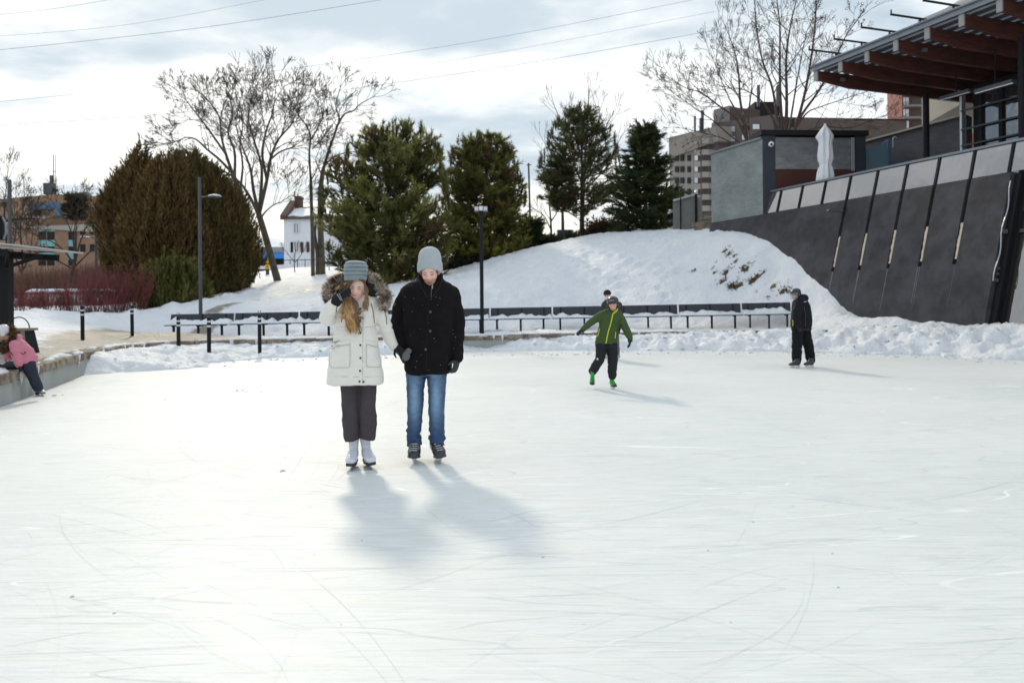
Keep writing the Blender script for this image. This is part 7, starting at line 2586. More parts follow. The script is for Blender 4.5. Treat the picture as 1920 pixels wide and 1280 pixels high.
# ---------------------------------------------------------------- the man in the black coat
def man():
    D = 7.32
    root = thing('person', 'man in black wool coat, blue jeans and light grey beanie looking down', 'person', G(800, 866, 0))
    hc = P(806, 510, D - .09)
    M = frame(rad(-2), rad(24), rad(-2))
    b = MB()
    head_raw(b, hc, M, 1.04)
    b.loft(erings(D, [(528, 785, 828, .08, 0), (545, 772, 842, .10, 0), (600, 770, 838, .12, 0), (660, 774, 836, .12, 0), (700, 776, 834, .12, 0)], 20))
    limb(b, D, [(768, 548, 0, 9), (746, 602, 0, 8), (752, 652, -.06, 6.5)], 12)
    limb(b, D, [(846, 548, 0, 9), (859, 610, 0, 8), (858, 672, -.04, 6.5)], 12)
    for x0, x1 in ((784, 777), (818, 820)):
        limb(b, D, [(x0, 690, 0, 12), ((x0 + x1) / 2, 765, -.01, 8), (x1, 822, .02, 6)], 12)
    me = union_mesh('body', b, .0060, 2)
    tint_fn(me, skin_tint(hc, M, 1.04, .8, 1.15))
    link_mesh('body', me, SKIN, root, smooth=True)
    face_parts(root, hc, M, 1.04, me, smile=-.05, lids=.12, lip=(.40, .15, .13), brow=(.20, .11, .07))
    # short hair at the nape and temples
    COAT = mat('black_wool', (.010, .0085, .010), .95, .35, 12, .003, 120, spec=.15)
    c = MB()
    c.loft(erings(D, [(526, 782, 832, .10, .02), (532, 766, 846, .13, .02), (539, 757, 854, .155, .01), (548, 754, 858, .168, 0), (570, 755, 856, .178, 0), (600, 756, 853, .178, 0), (640, 757, 850, .180, 0), (680, 758, 848, .185, 0), (694, 760, 846, .185, 0), (700, 766, 842, .182, 0)], 32, 2.6))
    limb(c, D, [(766, 549, 0, 15), (754, 572, 0, 15.5), (747, 602, 0, 15.5), (747, 626, -.04, 15), (751, 648, -.07, 13)], 20)
    limb(c, D, [(847, 549, 0, 15), (853, 575, 0, 15), (857, 606, 0, 14.2), (857, 640, -.03, 13.5), (857, 671, -.05, 12)], 20)
    # stand collar
    c.loft(erings(D, [(532, 778, 836, .105, .01), (522, 783, 831, .095, .02), (512, 785, 830, .092, .04)], 28, 2.1))
    cm = union_mesh('coat', c, .010, 3)
    displace(cm, folds(.012, 7, 3, 20))
    bv = bvh_of(cm)
    coat = link_mesh('coat', cm, COAT, root, smooth=True)
    # opening of the collar: lapel edges, zip, buttons
    EDG = mat('coat_edge', (.004, .004, .004), .9, .2)
    m = MB(); line_on(m, bv, [(804, 549), (802, 600), (800, 650), (799, 698)], .004, .0015, 8); line_on(m, bv, [(786, 522), (790, 540), (803, 560)], .006, .002); line_on(m, bv, [(829, 520), (824, 540), (808, 560)], .006, .002); m.build('front_edge', EDG, coat)
    m = MB()
    for l, r in (((778, 528), (790, 556)), ((836, 526), (826, 556))):
        a, b_, c_ = surf(bv, *l, .004), surf(bv, l[0] + (r[0] - l[0]) * .2 + (-12 if l[0] < 800 else 12), (l[1] + r[1]) / 2 + 4, .006), surf(bv, *r, .008)
        if a and b_ and c_:
            d_ = surf(bv, (l[0] + r[0]) / 2 + (4 if l[0] < 800 else -4), (l[1] + r[1]) / 2, .012)
            m.add([a, b_, c_, d_ or a], [[0, 1, 2, 3]])
    if m.v: m.build('lapel', COAT, coat)
    m = MB(); line_on(m, bv, [(809.5, 534), (809, 545), (808, 562)], .0022, .003); z_ = m.build('zip', mat('zip_dark', (.16, .15, .15), .4, 0), coat)
    m = MB(); line_on(m, bv, [(811, 532), (810.6, 541)], .0055, .006, 3); m.build('zip_pull', M_LIGHTMET, z_)
    for (px, py) in ((807, 584.5), (806.5, 620.5), (798, 655)):
        q = surf(bv, px, py, .003)
        if q: m = MB(); m.ball(q, (.012, .006, .012), 14, 6); m.build('button', mat('grey_button', (.09, .085, .09), .5, .1), coat, smooth=True)
    m = MB(); line_on(m, bv, [(768, 652), (774, 656), (781, 650)], .004, .003); line_on(m, bv, [(838, 664), (842, 690)], .003, .001); m.build('pocket_edge', EDG, coat)
    # flecks of snow on the wool
    rr = random.Random(3); m = MB()
    for _ in range(34):
        q = surf(bv, rr.uniform(740, 866), rr.uniform(550, 694), .0006)
        if q: m.ball(q, rr.uniform(.0008, .0022), 5, 4)
    o = m.build('snow_flecks', M_SNOW, coat); o['kind'] = 'stuff'
    # jeans
    c = MB()
    limb(c, D, [(784, 680, 0, 18), (780, 700, 0, 18.2), (779, 740, -.01, 15.6), (778.5, 768, -.03, 14.2), (777, 800, 0, 13.0), (776, 820, .01, 12.8), (777, 835, .0, 14.2)], 24, False)
    limb(c, D, [(818, 680, 0, 18.5), (819, 700, 0, 18.5), (819, 740, -.01, 16), (818.5, 768, -.03, 14.8), (819, 800, 0, 13.6), (820, 818, .01, 13.2), (820, 834, .0, 14.4)], 24, False)
    c.loft(erings(D, [(660, 772, 836, .14, 0), (699, 768, 836, .14, 0), (703, 790, 812, .08, 0)], 24))
    cm = union_mesh('jeans', c, .0085, 2)
    zk = P(780, 800, D).z
    def jd(co, n):
        w = 1 + .9 * math.exp(-((co[2] - (zk - .10)) / .10) ** 2)
        return folds(.0085, 9, 6, 31, .9)(co, n) * w + .0022 * w * math.sin(co[2] * 70 + 6 * noise.noise((co[0] * 14, co[1] * 14, co[2] * 7))) * (1 if co[2] < zk + .1 else .25)
    displace(cm, jd)
    xl, xr = P(779, 760, D).x, P(819, 760, D).x
    z1, z2, zb = P(780, 745, D).z, P(780, 790, D).z, P(780, 832, D).z
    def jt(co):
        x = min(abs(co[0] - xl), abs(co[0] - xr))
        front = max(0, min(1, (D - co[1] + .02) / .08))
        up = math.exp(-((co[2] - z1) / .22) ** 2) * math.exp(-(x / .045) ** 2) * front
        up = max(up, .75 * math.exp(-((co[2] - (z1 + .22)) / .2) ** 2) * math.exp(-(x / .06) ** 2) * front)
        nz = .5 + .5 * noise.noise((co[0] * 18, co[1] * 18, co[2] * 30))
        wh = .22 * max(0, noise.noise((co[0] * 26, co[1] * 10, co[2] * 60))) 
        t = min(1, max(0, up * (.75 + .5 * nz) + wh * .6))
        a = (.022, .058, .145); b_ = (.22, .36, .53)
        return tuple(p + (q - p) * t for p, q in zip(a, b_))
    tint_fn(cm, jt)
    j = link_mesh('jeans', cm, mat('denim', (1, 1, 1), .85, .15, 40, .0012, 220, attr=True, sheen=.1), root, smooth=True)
    bj = bvh_of(cm)
    m = MB()
    for pts in ([(766, 706), (765, 760), (764.5, 830)], [(837, 706), (833.5, 760), (833, 830)], [(795, 705), (791, 760), (789, 830)], [(804, 705), (805, 760), (807, 830)], [(765, 831.5), (777, 832.5), (789, 831.5)], [(808, 830.5), (820, 831.5), (832, 830)]):
        line_on(m, bj, pts, .0016, .0002, 8)
    m.build('denim_seam', mat('denim_seam', (.03, .05, .10), .9, .1), j)
    # beanie
    h = MB()
    h.loft(erings(D - .06, [(462, 803, 809, .012, .02), (463.5, 798, 814, .045, .02), (467, 791, 820.5, .080, .015), (473, 786.5, 825, .104, .01), (481, 784.5, 827, .114, 0), (490, 784, 828, .116, -.005), (497, 784, 828, .116, -.01), (500, 784.5, 828, .115, -.015)], 40, 2.1))
    h.loft(erings(D - .06, [(489, 784, 828, .117, -.005), (490, 782.8, 829.2, .122, -.008), (497, 782.4, 829.5, .123, -.012), (503.5, 783.2, 829, .120, -.02), (504.5, 785, 827.5, .112, -.02)], 40, 2.1))
    hm = union_mesh('beanie', h, .0055, 1)
    Zm = P(806, 490, D).z
    displace(hm, lambda co, n: .0011 * math.sin(math.atan2(co[1] - (D - .06), co[0] - hc.x) * 70) * (1.5 if co[2] < Zm else .7))
    # ears of the brim dip at the sides
    n = len(hm.vertices); co = np.empty(n * 3, np.float32); hm.vertices.foreach_get('co', co); co = co.reshape(-1, 3)
    low = np.clip((Zm + .02 - co[:, 2]) / .06, 0, 1); sidew = np.clip(np.abs(co[:, 0] - hc.x) / .105, 0, 1) ** 2
    co[:, 2] -= low * sidew * .035; hm.vertices.foreach_set('co', co.ravel()); hm.update()
    link_mesh('beanie', hm, mat('pale_grey_knit', (.42, .45, .47), .92, .12, 60, .002, 180, sheen=.2), root, smooth=True)
    # ginger hair at the temples
    m = MB(); rr = random.Random(9)
    for s in (-1, 1):
        for _ in range(50):
            q = hc + M @ Vector((s * .073, -.02 + rr.uniform(-.02, .03), .028 + rr.uniform(-.01, .02))); m.tube([q, q + M @ Vector((s * .003, rr.uniform(-.006, .004), -.026 - rr.random() * .02))], .0016, 4)
    m.build('hair', mat('ginger_hair', (.22, .12, .07), .6, .2), root)
    GL = mat('charcoal_glove', (.032, .030, .034), .8, .25, 30, .002, 90)
    c = MB(); hand_mb(c, P(752, 654, D - .09), (.22, -.12, -.5), (-.3, -1, .1), .195, .75, -1)
    c.tube([P(750, 648, D - .075), P(753, 659, D - .10)], [.045, .040], 14)
    link_mesh('glove', union_mesh('glove', c, .007, 2), GL, root, smooth=True)
    c = MB(); hand_mb(c, P(858, 674, D - .06), (-.16, -.15, -.6), (.9, -.4, .1), .185, .8, 1)
    link_mesh('glove', union_mesh('glove', c, .0065, 2), GL, root, smooth=True)
    # the clasped grey mitten held in front of his coat
    c = MB(); q = P(761, 667, D - .19)
    c.ball(q, (.040, .034, .046), 16, 12); c.ball(P(766, 658, D - .17), (.03, .026, .028), 14, 10); c.tube([P(757, 661, D - .14), q], [.034, .036], 12)
    link_mesh('mitten', union_mesh('mitten', c, .006, 2), mat('grey_fleece_mitten', (.13, .13, .14), .9, .3, 60, .002, 150), root, smooth=True)
    BL = mat('black_skate_leather', (.018, .018, .022), .35, .15, 20, spec=.6); LC = mat('white_lace', (.74, .76, .82), .7, 0)
    pl, pr_ = P(777.5, 867, D), P(820.5, 866, D + .01)
    pl.z = pr_.z = 0
    skate(root, pl, rad(4), 0, rad(2), 'hockey', 1.18, .125, BL, LC, toe_mat=mat('skate_toe', (.02, .02, .024), .2, .05, spec=.7), w=.052)
    skate(root, pr_, rad(16), 0, rad(-6), 'hockey', 1.18, .125, BL, LC, toe_mat=MATS['skate_toe'], w=.052)
man()


def simple_body(root, D, head, M, k, torso, limbs, vox=.012, skin=None, cheek=.4):
    b = MB(); head_raw(b, head, M, k)
    b.loft(erings(D, torso, 16))
    for l in limbs: limb(b, D, l, 10)
    me = union_mesh('body', b, vox, 2); tint_fn(me, skin_tint(head, M, k, cheek))
    link_mesh('body', me, skin or SKIN2, root, smooth=True)
    return me


# ---------------------------------------------------------------- boy in green
def boy():
    D = 13.45
    root = thing('person', 'boy in green zip jacket and black helmet skating with arms out and one foot lifted', 'person', G(1150, 728, 0))
    hc = P(1149, 570.5, D - .06); M = frame(rad(-14), rad(4), rad(-4))
    me = simple_body(root, D, hc, M, .92, [(584, 1138, 1160, .06, 0), (600, 1128, 1156, .08, 0), (640, 1122, 1152, .08, 0)],
                [[(1134, 590, 0, 4), (1110, 602, -.05, 3.4), (1092, 618, -.1, 3)], [(1160, 592, 0, 4), (1171, 612, -.05, 3.4), (1181, 636, -.1, 3)],
                 [(1128, 645, 0, 6), (1126, 672, -.1, 5), (1110, 700, .2, 4)], [(1146, 645, 0, 6), (1148, 678, -.06, 5), (1148, 706, 0, 4)]], .009)
    face_parts(root, hc, M, .92, me, smile=.8, lids=.8, teeth=True, brow=(.03, .02, .015), lip=(.42, .14, .12))
    J = mat('green_softshell', (.040, .075, .016), .75, .12, 12, .002, 60)
    c = MB(); c.loft(erings(D, [(578, 1141, 1158, .07, .01), (584, 1136, 1162, .085, .01), (590, 1130, 1165, .10, 0), (600, 1124, 1163, .105, 0), (615, 1122, 1160, .105, 0), (630, 1118.5, 1158.5, .11, 0), (641, 1115.5, 1157, .115, 0), (644, 1115.5, 1157, .112, 0)], 24, 2.4))
    limb(c, D, [(1136, 588, 0, 8.5), (1124, 594, -.02, 8), (1111, 602, -.05, 7), (1101, 610, -.08, 6.3), (1093, 618, -.1, 5.2)], 16)
    limb(c, D, [(1160, 591, 0, 8.5), (1167, 602, -.02, 7.5), (1172, 613, -.05, 7), (1177, 624, -.08, 6.3), (1182, 634, -.1, 5.2)], 16)
    cm = union_mesh('jacket', c, .012, 2); displace(cm, folds(.009, 8, 5, 41)); bv = bvh_of(cm)
    jk = link_mesh('jacket', cm, J, root, smooth=True)
    Y = mat('lime_zip', (.62, .68, .02), .5, 0)
    m = MB(); line_on(m, bv, [(1149, 589), (1146, 603), (1140.5, 622), (1136, 643.5)], .0095, .003, 8); line_on(m, bv, [(1149, 588), (1155, 584), (1158, 579)], .012, .004, 4); m.build('zip', Y, jk)
    m = MB(); line_on(m, bv, [(1124.3, 616), (1122.5, 624), (1120.6, 631)], .007, .003); line_on(m, bv, [(1154.6, 622), (1154, 628), (1153.5, 634)], .007, .003); m.build('pocket_zip', Y, jk)
    c = MB()
    limb(c, D, [(1127, 644, 0, 11), (1127, 656, -.04, 10), (1125, 672, -.10, 9), (1118, 684, .0, 8.5), (1111, 696, .12, 8)], 16)
    limb(c, D, [(1146, 644, 0, 11), (1148, 660, -.02, 9.8), (1149, 678, -.05, 9), (1148, 694, -.02, 8.3), (1148, 704, 0, 8)], 16)
    cm = union_mesh('trousers', c, .012, 2); displace(cm, folds(.012, 8, 6, 44)); bp = bvh_of(cm)
    tr = link_mesh('trousers', cm, mat('charcoal_snow_pants', (.020, .020, .025), .85, .15, 10, spec=.25), root, smooth=True)
    m = MB()
    for yy in (671.5, 672.8, 674.1): line_on(m, bp, [(1118.6 + (yy - 671.5) * .3, yy), (1121.8, yy + .5)], .0055, .003, 2)
    m.build('white_logo', M_WHITE, tr)
    def helmet(hc, M, k, name='helmet'):
        B_ = mat('helmet_black', (.02, .022, .028), .28, .1, spec=.6)
        m = MB()
        def pt(x, y, z): return hc + M @ Vector((x * k, y * k, z * k))
        m.ball(pt(0, .015, .062), (.102 * k, .125 * k, .082 * k), 24, 14, M)
        for s in (-1, 1): m.ball(pt(s * .090, .030, .0), (.018 * k, .05 * k, .065 * k), 12, 8, M)
        m.ball(pt(0, .075, .01), (.085 * k, .055 * k, .08 * k), 16, 10, M)
        o = link_mesh(name, union_mesh(name, m, .009, 2), B_, root, smooth=True)
        m = MB(); m.tube([pt(math.sin(a) * .105, .015 - math.cos(a) * .122, .055) for a in np.linspace(-1.3, 1.3, 12)], .006 * k, 6); m.build('rim', B_, o)
        m = MB()
        for s in (-1, 1): m.tube([pt(s * .085, -.01, -.03), pt(s * .055, -.05, -.085), pt(0, -.07, -.108)], .004 * k, 5)
        m.build('chin_strap', M_BLACK, o)
        m = MB(); m.tube([pt(x, .015 - math.sqrt(max(0, 1 - (x / .105) ** 2)) * .129, .075) for x in np.linspace(-.04, .04, 6)], .0045 * k, 5); m.build('pale_mark', M_LIGHTMET, o)
        return o
    helmet(hc, M, .98)
    G_ = mat('black_glove', (.014, .014, .017), .8, .2, 20)
    c = MB(); hand_mb(c, P(1093, 618, D - .1), P(1080, 627, D - .14) - P(1093, 618, D - .1), (-.2, -.6, .8), .17, .35, -1, .14); c.tube([P(1095, 616, D - .1), P(1090, 621, D - .1)], [.044, .04], 10)
    link_mesh('glove', union_mesh('glove', c, .008, 1), G_, root, smooth=True)
    c = MB(); hand_mb(c, P(1182, 636, D - .1), P(1179, 654, D - .14) - P(1182, 636, D - .1), (.9, -.4, 0), .18, .4, -1, .14); c.tube([P(1181, 634, D - .1), P(1182, 641, D - .1)], [.044, .04], 10)
    link_mesh('glove', union_mesh('glove', c, .008, 1), G_, root, smooth=True)
    GR = mat('bright_green_boot', (.02, .32, .04), .5, .1); BL = mat('black_skate_leather', (.018, .018, .022), .35, .15, 20, spec=.6)
    LG = mat('green_lace', (.05, .62, .08), .5, 0)
    _c = P(1148, 720, D); _c.z = 0
    skate(root, _c, rad(10), 0, 0, 'hockey', .9, .2, GR, LG, toe_mat=BL, vox=.009)
    a = P(1110, 717, D + .14); skate(root, a, rad(-6), rad(24), rad(4), 'hockey', .9, .2, GR, LG, toe_mat=BL, vox=.009)
    return helmet
boy()


# ---------------------------------------------------------------- adult behind the boy
def adult():
    D = 20.6
    root = thing('person', 'adult in black beanie and dark jacket standing behind the boy in green', 'person', G(1147, 675, 0))
    hc = P(1138.5, 554, D - .05); M = frame(rad(-20), rad(4), 0)
    me = simple_body(root, D, hc, M, 1.0, [(565, 1138, 1156, .07, 0), (590, 1135, 1158, .1, 0), (625, 1136, 1158, .1, 0)], [[(1140, 570, 0, 3), (1132, 592, 0, 3), (1133, 612, -.1, 2.5)], [(1156, 570, 0, 3), (1163, 592, 0, 3), (1161, 612, -.1, 2.5)], [(1141, 620, 0, 5), (1139, 670, 0, 3)], [(1153, 620, 0, 5), (1157, 670, 0, 3)]], .014, SKIN, .9)
    m = MB()
    for s in (-1, 1): m.ball(hc + M @ Vector((s * .031, -.092, .008)), (.022, .006, .013), 10, 6, M)
    m.tube([hc + M @ Vector((x, -.094 + abs(x) * .25, .012)) for x in (-.07, -.03, 0, .03, .07)], .003, 5)
    m.build('sunglasses', M_BLACK, root)
    h = MB(); h.ball(hc + M @ Vector((0, .015, .065)), (.098, .115, .085), 20, 12, M); h.tube([hc + M @ Vector((math.cos(a) * .094, .012 + math.sin(a) * .112, .045)) for a in np.linspace(0, 6.28, 20)], .014, 8)
    link_mesh('beanie', union_mesh('beanie', h, .012, 2), mat('black_knit', (.018, .017, .02), .9), root, smooth=True)
    c = MB(); c.loft(erings(D, [(560, 1136, 1150, .08, .02), (565, 1131, 1160, .11, 0), (573, 1128, 1165, .14, 0), (595, 1129, 1164, .14, 0), (618, 1130, 1163, .14, 0), (626, 1130, 1163, .13, 0)], 22))
    limb(c, D, [(1133, 571, 0, 5.5), (1129, 590, 0, 5.2), (1130, 610, -.08, 4.5)], 12); limb(c, D, [(1161, 571, 0, 5.5), (1164, 590, 0, 5.2), (1163, 610, -.08, 4.5)], 12)
    cm = union_mesh('jacket', c, .016, 2); displace(cm, folds(.01, 6, 4, 3)); link_mesh('jacket', cm, mat('black_shell', (.014, .016, .022), .6, .15), root, smooth=True)
    c = MB(); limb(c, D, [(1141, 622, 0, 7), (1140, 645, 0, 6), (1138, 668, 0, 5)], 12); limb(c, D, [(1153, 622, 0, 7), (1156, 645, 0, 5.5), (1157.5, 668, 0, 4.6)], 12)
    cm = union_mesh('trousers', c, .016, 2); displace(cm, folds(.01, 6, 4, 5)); link_mesh('trousers', cm, mat('mid_grey_trousers', (.11, .11, .115), .8, .15), root, smooth=True)
    for s, x in ((-1, 1137), (1, 1158)):
        c = MB(); hand_mb(c, P(1131 if s < 0 else 1163, 611, D - .09), (0, -.1, -1), (s, -.3, 0), .18, .5, s); link_mesh('glove', union_mesh('glove', c, .012, 1), mat('black_glove', (.014, .014, .017), .8), root, smooth=True)
        _c = P(x, 672, D); _c.z = 0; skate(root, _c, rad(4), 0, 0, 'hockey', 1.0, .18, mat('pale_skate_leather', (.34, .33, .31), .5, .1), None, vox=.014, laces=False)
adult()


# ---------------------------------------------------------------- skater in black with a caged helmet, seen from his left rear
def black_skater():
    D = 17.6
    root = thing('person', 'skater all in black with a caged hockey helmet turned away to the left', 'person', G(1506, 689, 0))
    hc = P(1491.5, 552.5, D); yaw = rad(-68); M = frame(yaw, rad(16), 0)
    simple_body(root, D, hc, M, 1.0, [(568, 1492, 1508, .1, 0), (600, 1492, 1514, .1, 0), (620, 1492, 1514, .1, 0)], [[(1496, 574, -.2, 4), (1493, 596, -.2, 4), (1499, 612, -.25, 3)], [(1496, 574, .2, 4), (1490, 596, .2, 4), (1487, 610, .1, 3)], [(1496, 622, -.08, 7), (1493, 650, -.08, 5), (1492, 680, -.08, 4)], [(1509, 622, .08, 7), (1516, 650, .08, 5), (1520, 680, .08, 4)]], .013, SKIN2)
    B_ = mat('helmet_black', (.02, .022, .028), .28, .1, spec=.6)
    def pt(x, y, z): return hc + M @ Vector((x, y, z))
    m = MB(); m.ball(pt(0, .015, .058), (.102, .128, .082), 24, 14, M); m.ball(pt(0, .07, .01), (.09, .065, .085), 18, 12, M)
    for s in (-1, 1): m.ball(pt(s * .088, .02, -.005), (.020, .055, .06), 12, 8, M)
    hl = link_mesh('helmet', union_mesh('helmet', m, .010, 2), B_, root, smooth=True)
    m = MB()
    for z in (.05, .028, .006, -.016, -.04, -.064, -.088):
        R_ = .128 if z > -.05 else .118
        m.tube([pt(math.sin(a) * .095, -.005 - math.cos(a) * R_, z) for a in np.linspace(-1.35, 1.35, 12)], .0028, 5)
    for a in (-1.3, -.8, -.3, .3, .8, 1.3): m.tube([pt(math.sin(a) * .096, -.005 - math.cos(a) * .128, .055), pt(math.sin(a) * .096, -.005 - math.cos(a) * .13, -.03), pt(math.sin(a) * .085, -.005 - math.cos(a) * .118, -.088)], .0028, 5)
    m.build('face_cage', M_LIGHTMET, hl)
    m = MB(); m.tube([pt(-.103, .02 + y, .05) for y in np.linspace(-.05, .05, 5)], .005, 5); m.tube([pt(-.09, .10, .02 + z) for z in np.linspace(0, .04, 4)], .006, 5); m.build('pale_mark', M_LIGHTMET, hl)
    J = mat('black_parka', (.008, .009, .013), .75, .2, 10, .003, 40, spec=.2)
    c = MB(); c.loft(erings(D, [(558, 1493, 1507, .12, 0), (563, 1489, 1512, .19, 0), (572, 1486, 1517, .22, 0), (590, 1485, 1521, .22, 0), (606, 1485, 1521.5, .21, 0), (617, 1485, 1519.5, .21, 0), (620, 1486, 1519, .2, 0)], 26, 2.3))
    limb(c, D, [(1498, 571, -.17, 8), (1494, 588, -.22, 8), (1494, 600, -.25, 7.2), (1499, 611, -.28, 5.5)], 14)
    limb(c, D, [(1498, 571, .17, 8), (1492, 588, .2, 8), (1489, 600, .18, 7), (1488, 612, .12, 5.5)], 14)
    c.ball(P(1506, 559, D + .02), (.11, .15, .09), 18, 12); c.ball(P(1498, 562, D), (.11, .14, .07), 18, 12)
    cm = union_mesh('parka', c, .014, 3); displace(cm, folds(.013, 6, 4, 51)); bv = bvh_of(cm)
    jk = link_mesh('parka', cm, J, root, smooth=True)
    m = MB(); line_on(m, bv, [(1486.5, 600), (1487, 605), (1486.8, 611)], .012, .004); m.build('yellow_stripe', mat('yellow_trim', (.62, .60, .03), .6, 0), jk)
    m = MB(); line_on(m, bv, [(1507, 566), (1512, 565.3)], .008, .004, 4); m.build('white_logo', M_LIGHTMET, jk)
    m = MB(); line_on(m, bv, [(1508, 575), (1511, 595), (1510, 612)], .005, .002); line_on(m, bv, [(1486, 617), (1500, 618.5), (1518, 617)], .005, .002); m.build('seam', M_DARKGREY, jk)
    c = MB(); limb(c, D, [(1496, 616, -.06, 11), (1495, 635, -.08, 10), (1494, 655, -.08, 9), (1494, 677, -.08, 8)], 16); limb(c, D, [(1508, 616, .06, 11), (1512, 635, .08, 10), (1517, 655, .08, 9), (1520, 676, .08, 8)], 16)
    cm = union_mesh('trousers', c, .014, 2); displace(cm, folds(.014, 6, 6, 55)); link_mesh('trousers', cm, mat('black_snow_pants', (.009, .009, .012), .85, .15, spec=.2), root, smooth=True)
    c = MB(); hand_mb(c, P(1499, 611, D - .3), (.12, -.1, -1), (-.2, -1, 0), .17, .6, 1); link_mesh('glove', union_mesh('glove', c, .010, 1), mat('black_glove', (.014, .014, .017), .8), root, smooth=True)
    BL = mat('black_skate_leather', (.018, .018, .022), .35, .15, 20, spec=.6)
    LC = mat('white_lace', (.74, .76, .82), .7, 0)
    skate(root, G(1493, 690, 0), rad(-78), 0, 0, 'hockey', 1.0, .15, BL, LC, vox=.012, laces=False)
    skate(root, G(1521, 689.5, 0) + Vector((0, .05, 0)), rad(-66), 0, 0, 'hockey', 1.0, .15, BL, LC, vox=.012, laces=False)
black_skater()


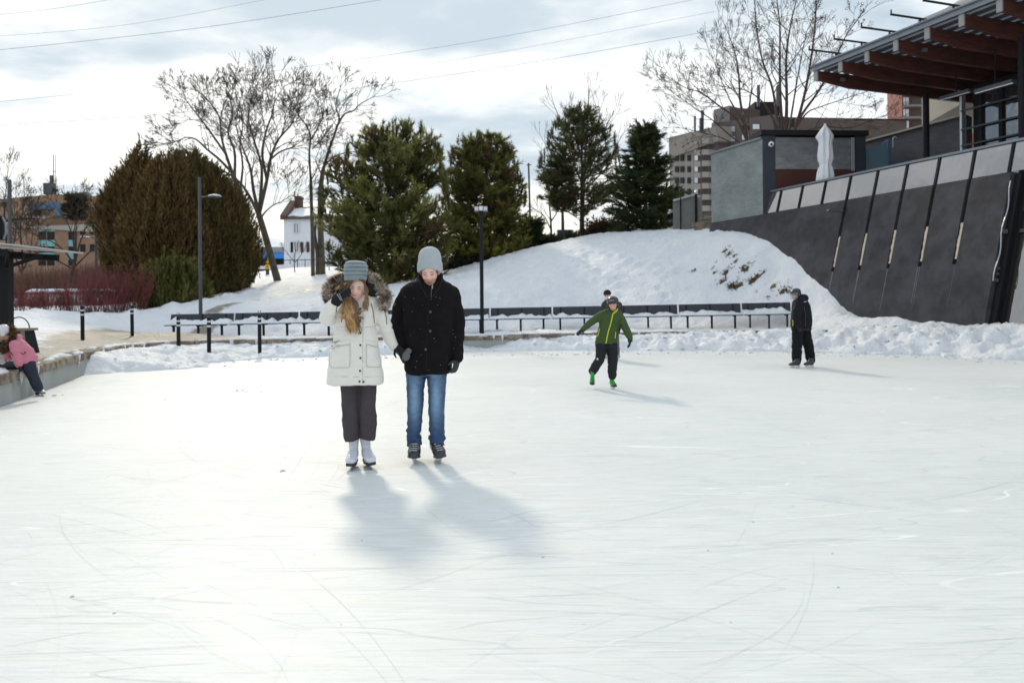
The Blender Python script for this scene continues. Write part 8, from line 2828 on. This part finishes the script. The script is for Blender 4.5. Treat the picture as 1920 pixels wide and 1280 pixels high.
# ---------------------------------------------------------------- girl in pink climbing over the wall
def girl():
    D = 12.6
    root = thing('person', 'small girl in pink jacket and white helmet climbing over the rink wall', 'person', G(74, 742, 0))
    hc = P(4, 626, D - .05); M = frame(rad(-62), rad(34), 0)
    simple_body(root, D, hc, M, .86, [(642, 18, 34, .07, 0), (660, 30, 52, .08, 0), (680, 42, 60, .08, 0)], [[(24, 648, -.1, 4), (30, 668, -.12, 3.5), (34, 684, -.12, 3)], [(22, 648, .1, 4), (17, 664, .12, 3.5), (16, 680, .12, 3)], [(50, 680, -.04, 7), (62, 704, -.05, 5.5), (73, 730, -.05, 4)], [(48, 680, .06, 7), (28, 684, .05, 5.5), (8, 686, .08, 4)]], .011, SKIN2)
    def pt(x, y, z): return hc + M @ Vector((x * .9, y * .9, z * .9))
    WH = mat('white_helmet', (.66, .64, .68), .35, .08)
    m = MB(); m.ball(pt(0, .015, .055), (.105, .13, .088), 24, 14, M); m.ball(pt(0, .07, .02), (.092, .065, .08), 16, 10, M)
    for s in (-1, 1): m.ball(pt(s * .09, .01, -.005), (.018, .04, .05), 12, 8, M)
    hl = link_mesh('helmet', union_mesh('helmet', m, .009, 2), WH, root, smooth=True)
    for i, (y, z) in enumerate(((-.04, .09), (.04, .12), (.09, .06))):
        m = MB(); m.ball(pt(-.092 + i * .012, y, z), (.008, .026, .007), 8, 6, M); m.build('dark_vent', M_BLACK, hl)
    m = MB(); m.tube([pt(-.10, -.01, .01), pt(-.09, -.03, -.05), pt(-.03, -.06, -.10)], .008, 6); m.build('pink_strap', mat('pink_strap', (.62, .28, .40), .6, 0), hl)
    J = mat('pink_quilted', (.60, .20, .27), .75, .1, 10, .002, 60)
    c = MB(); limb(c, D, [(24, 642, 0, 13), (34, 652, 0, 17), (46, 665, 0, 17.5), (54, 676, 0, 13)], 22)
    c.loft(erings(D, [(666, 34, 66, .16, 0), (676, 36, 67, .165, 0), (681, 38, 66, .15, 0)], 22))
    limb(c, D, [(27, 646, -.12, 9), (30, 660, -.15, 9), (33, 672, -.16, 8), (35.5, 683, -.16, 6.5)], 14)
    limb(c, D, [(24, 646, .12, 9), (18, 660, .14, 8.5), (15, 672, .15, 7)], 14)
    c.ball(P(31, 633, D + .02), (.075, .11, .06), 16, 10)
    cm = union_mesh('jacket', c, .011, 2)
    displace(cm, lambda co, n: folds(.008, 9, 5, 61)(co, n) - .006 * (math.sin(co[2] * 90 + co[0] * 60) > .93))
    bv = bvh_of(cm); jk = link_mesh('jacket', cm, J, root, smooth=True)
    m = MB(); line_on(m, bv, [(38, 661), (46, 664)], .004, .002); q = surf(bv, 47, 660.5, .003); m.ball(q, .012, 8, 6); line_on(m, bv, [(16, 655), (20, 660), (24, 666)], .008, .003); m.build('dark_trim', M_BLACK, jk)
    rng = np.random.default_rng(2)
    B, Dn, T_ = [], [], []
    ar = smooth_line([tuple(P(*q)) for q in ((17, 613, D + .04), (24, 620, D), (25, 630, D - .06), (20, 641, D - .10), (13, 650, D - .12), (8, 656, D - .10))], 8)
    for p in ar:
        for _ in range(36):
            B.append(tuple(p + Vector(rng.normal(0, .024, 3)))); Dn.append(tuple(Vector(rng.normal(0, 1, 3)).normalized())); T_.append((.20, .11, .045) if rng.random() < .6 else (.08, .045, .025))
    link_mesh('fur_collar', needle_mesh('fur_collar', np.array(B), np.array(Dn), 6, .04, .004, (.1, .7), .01, rng, np.array(T_)), mat('fur', (1, 1, 1), .8), jk)
    m = MB(); m.ball(P(5, 648, D - .05), (.085, .1, .07), 16, 10); m.ball(P(12, 655, D - .05), (.06, .09, .05), 14, 8); m.build('scarf', mat('black_knit', (.018, .017, .02), .9), root, smooth=True)
    PN = mat('navy_trousers', (.014, .018, .036), .75, .15)
    c = MB(); limb(c, D, [(51, 678, -.03, 13), (57, 694, -.05, 11), (64, 710, -.05, 9.5), (71, 726, -.05, 9)], 16); limb(c, D, [(48, 680, .04, 10), (32, 684, .05, 8.5), (18, 685, .07, 7.5), (8, 688, .1, 6)], 16)
    cm = union_mesh('trousers', c, .011, 2); displace(cm, folds(.008, 9, 5, 66)); link_mesh('trousers', cm, PN, root, smooth=True)
    G_ = mat('black_glove', (.014, .014, .017), .8)
    for w, d in ((P(36, 684, D - .17), (.15, -.1, -.6)), (P(15, 676, D + .13), (.1, -.1, -.6))):
        c = MB(); hand_mb(c, w, d, (-.2, -1, .2), .13, .5, 1, .12); link_mesh('glove', union_mesh('glove', c, .007, 1), G_, root, smooth=True)
    WB = mat('white_leather', (.66, .68, .74), .45, .08, 12)
    skate(root, G(74.5, 742, 0) + Vector((-.03, .03, 0)), rad(62), 0, 0, 'figure', .80, .19, WB, None, vox=.008, laces=False)
    a = P(5, 692, D + .12); a.z = .47; skate(root, a, rad(-80), rad(60), 0, 'figure', .75, .16, mat('dark_boot', (.02, .02, .024), .5), None, vox=.009, laces=False)
girl()
print('COUNTS', COUNT, sum(COUNT), 'tris', sum(len(m.loops) - 2 * len(m.polygons) for m in bpy.data.meshes))
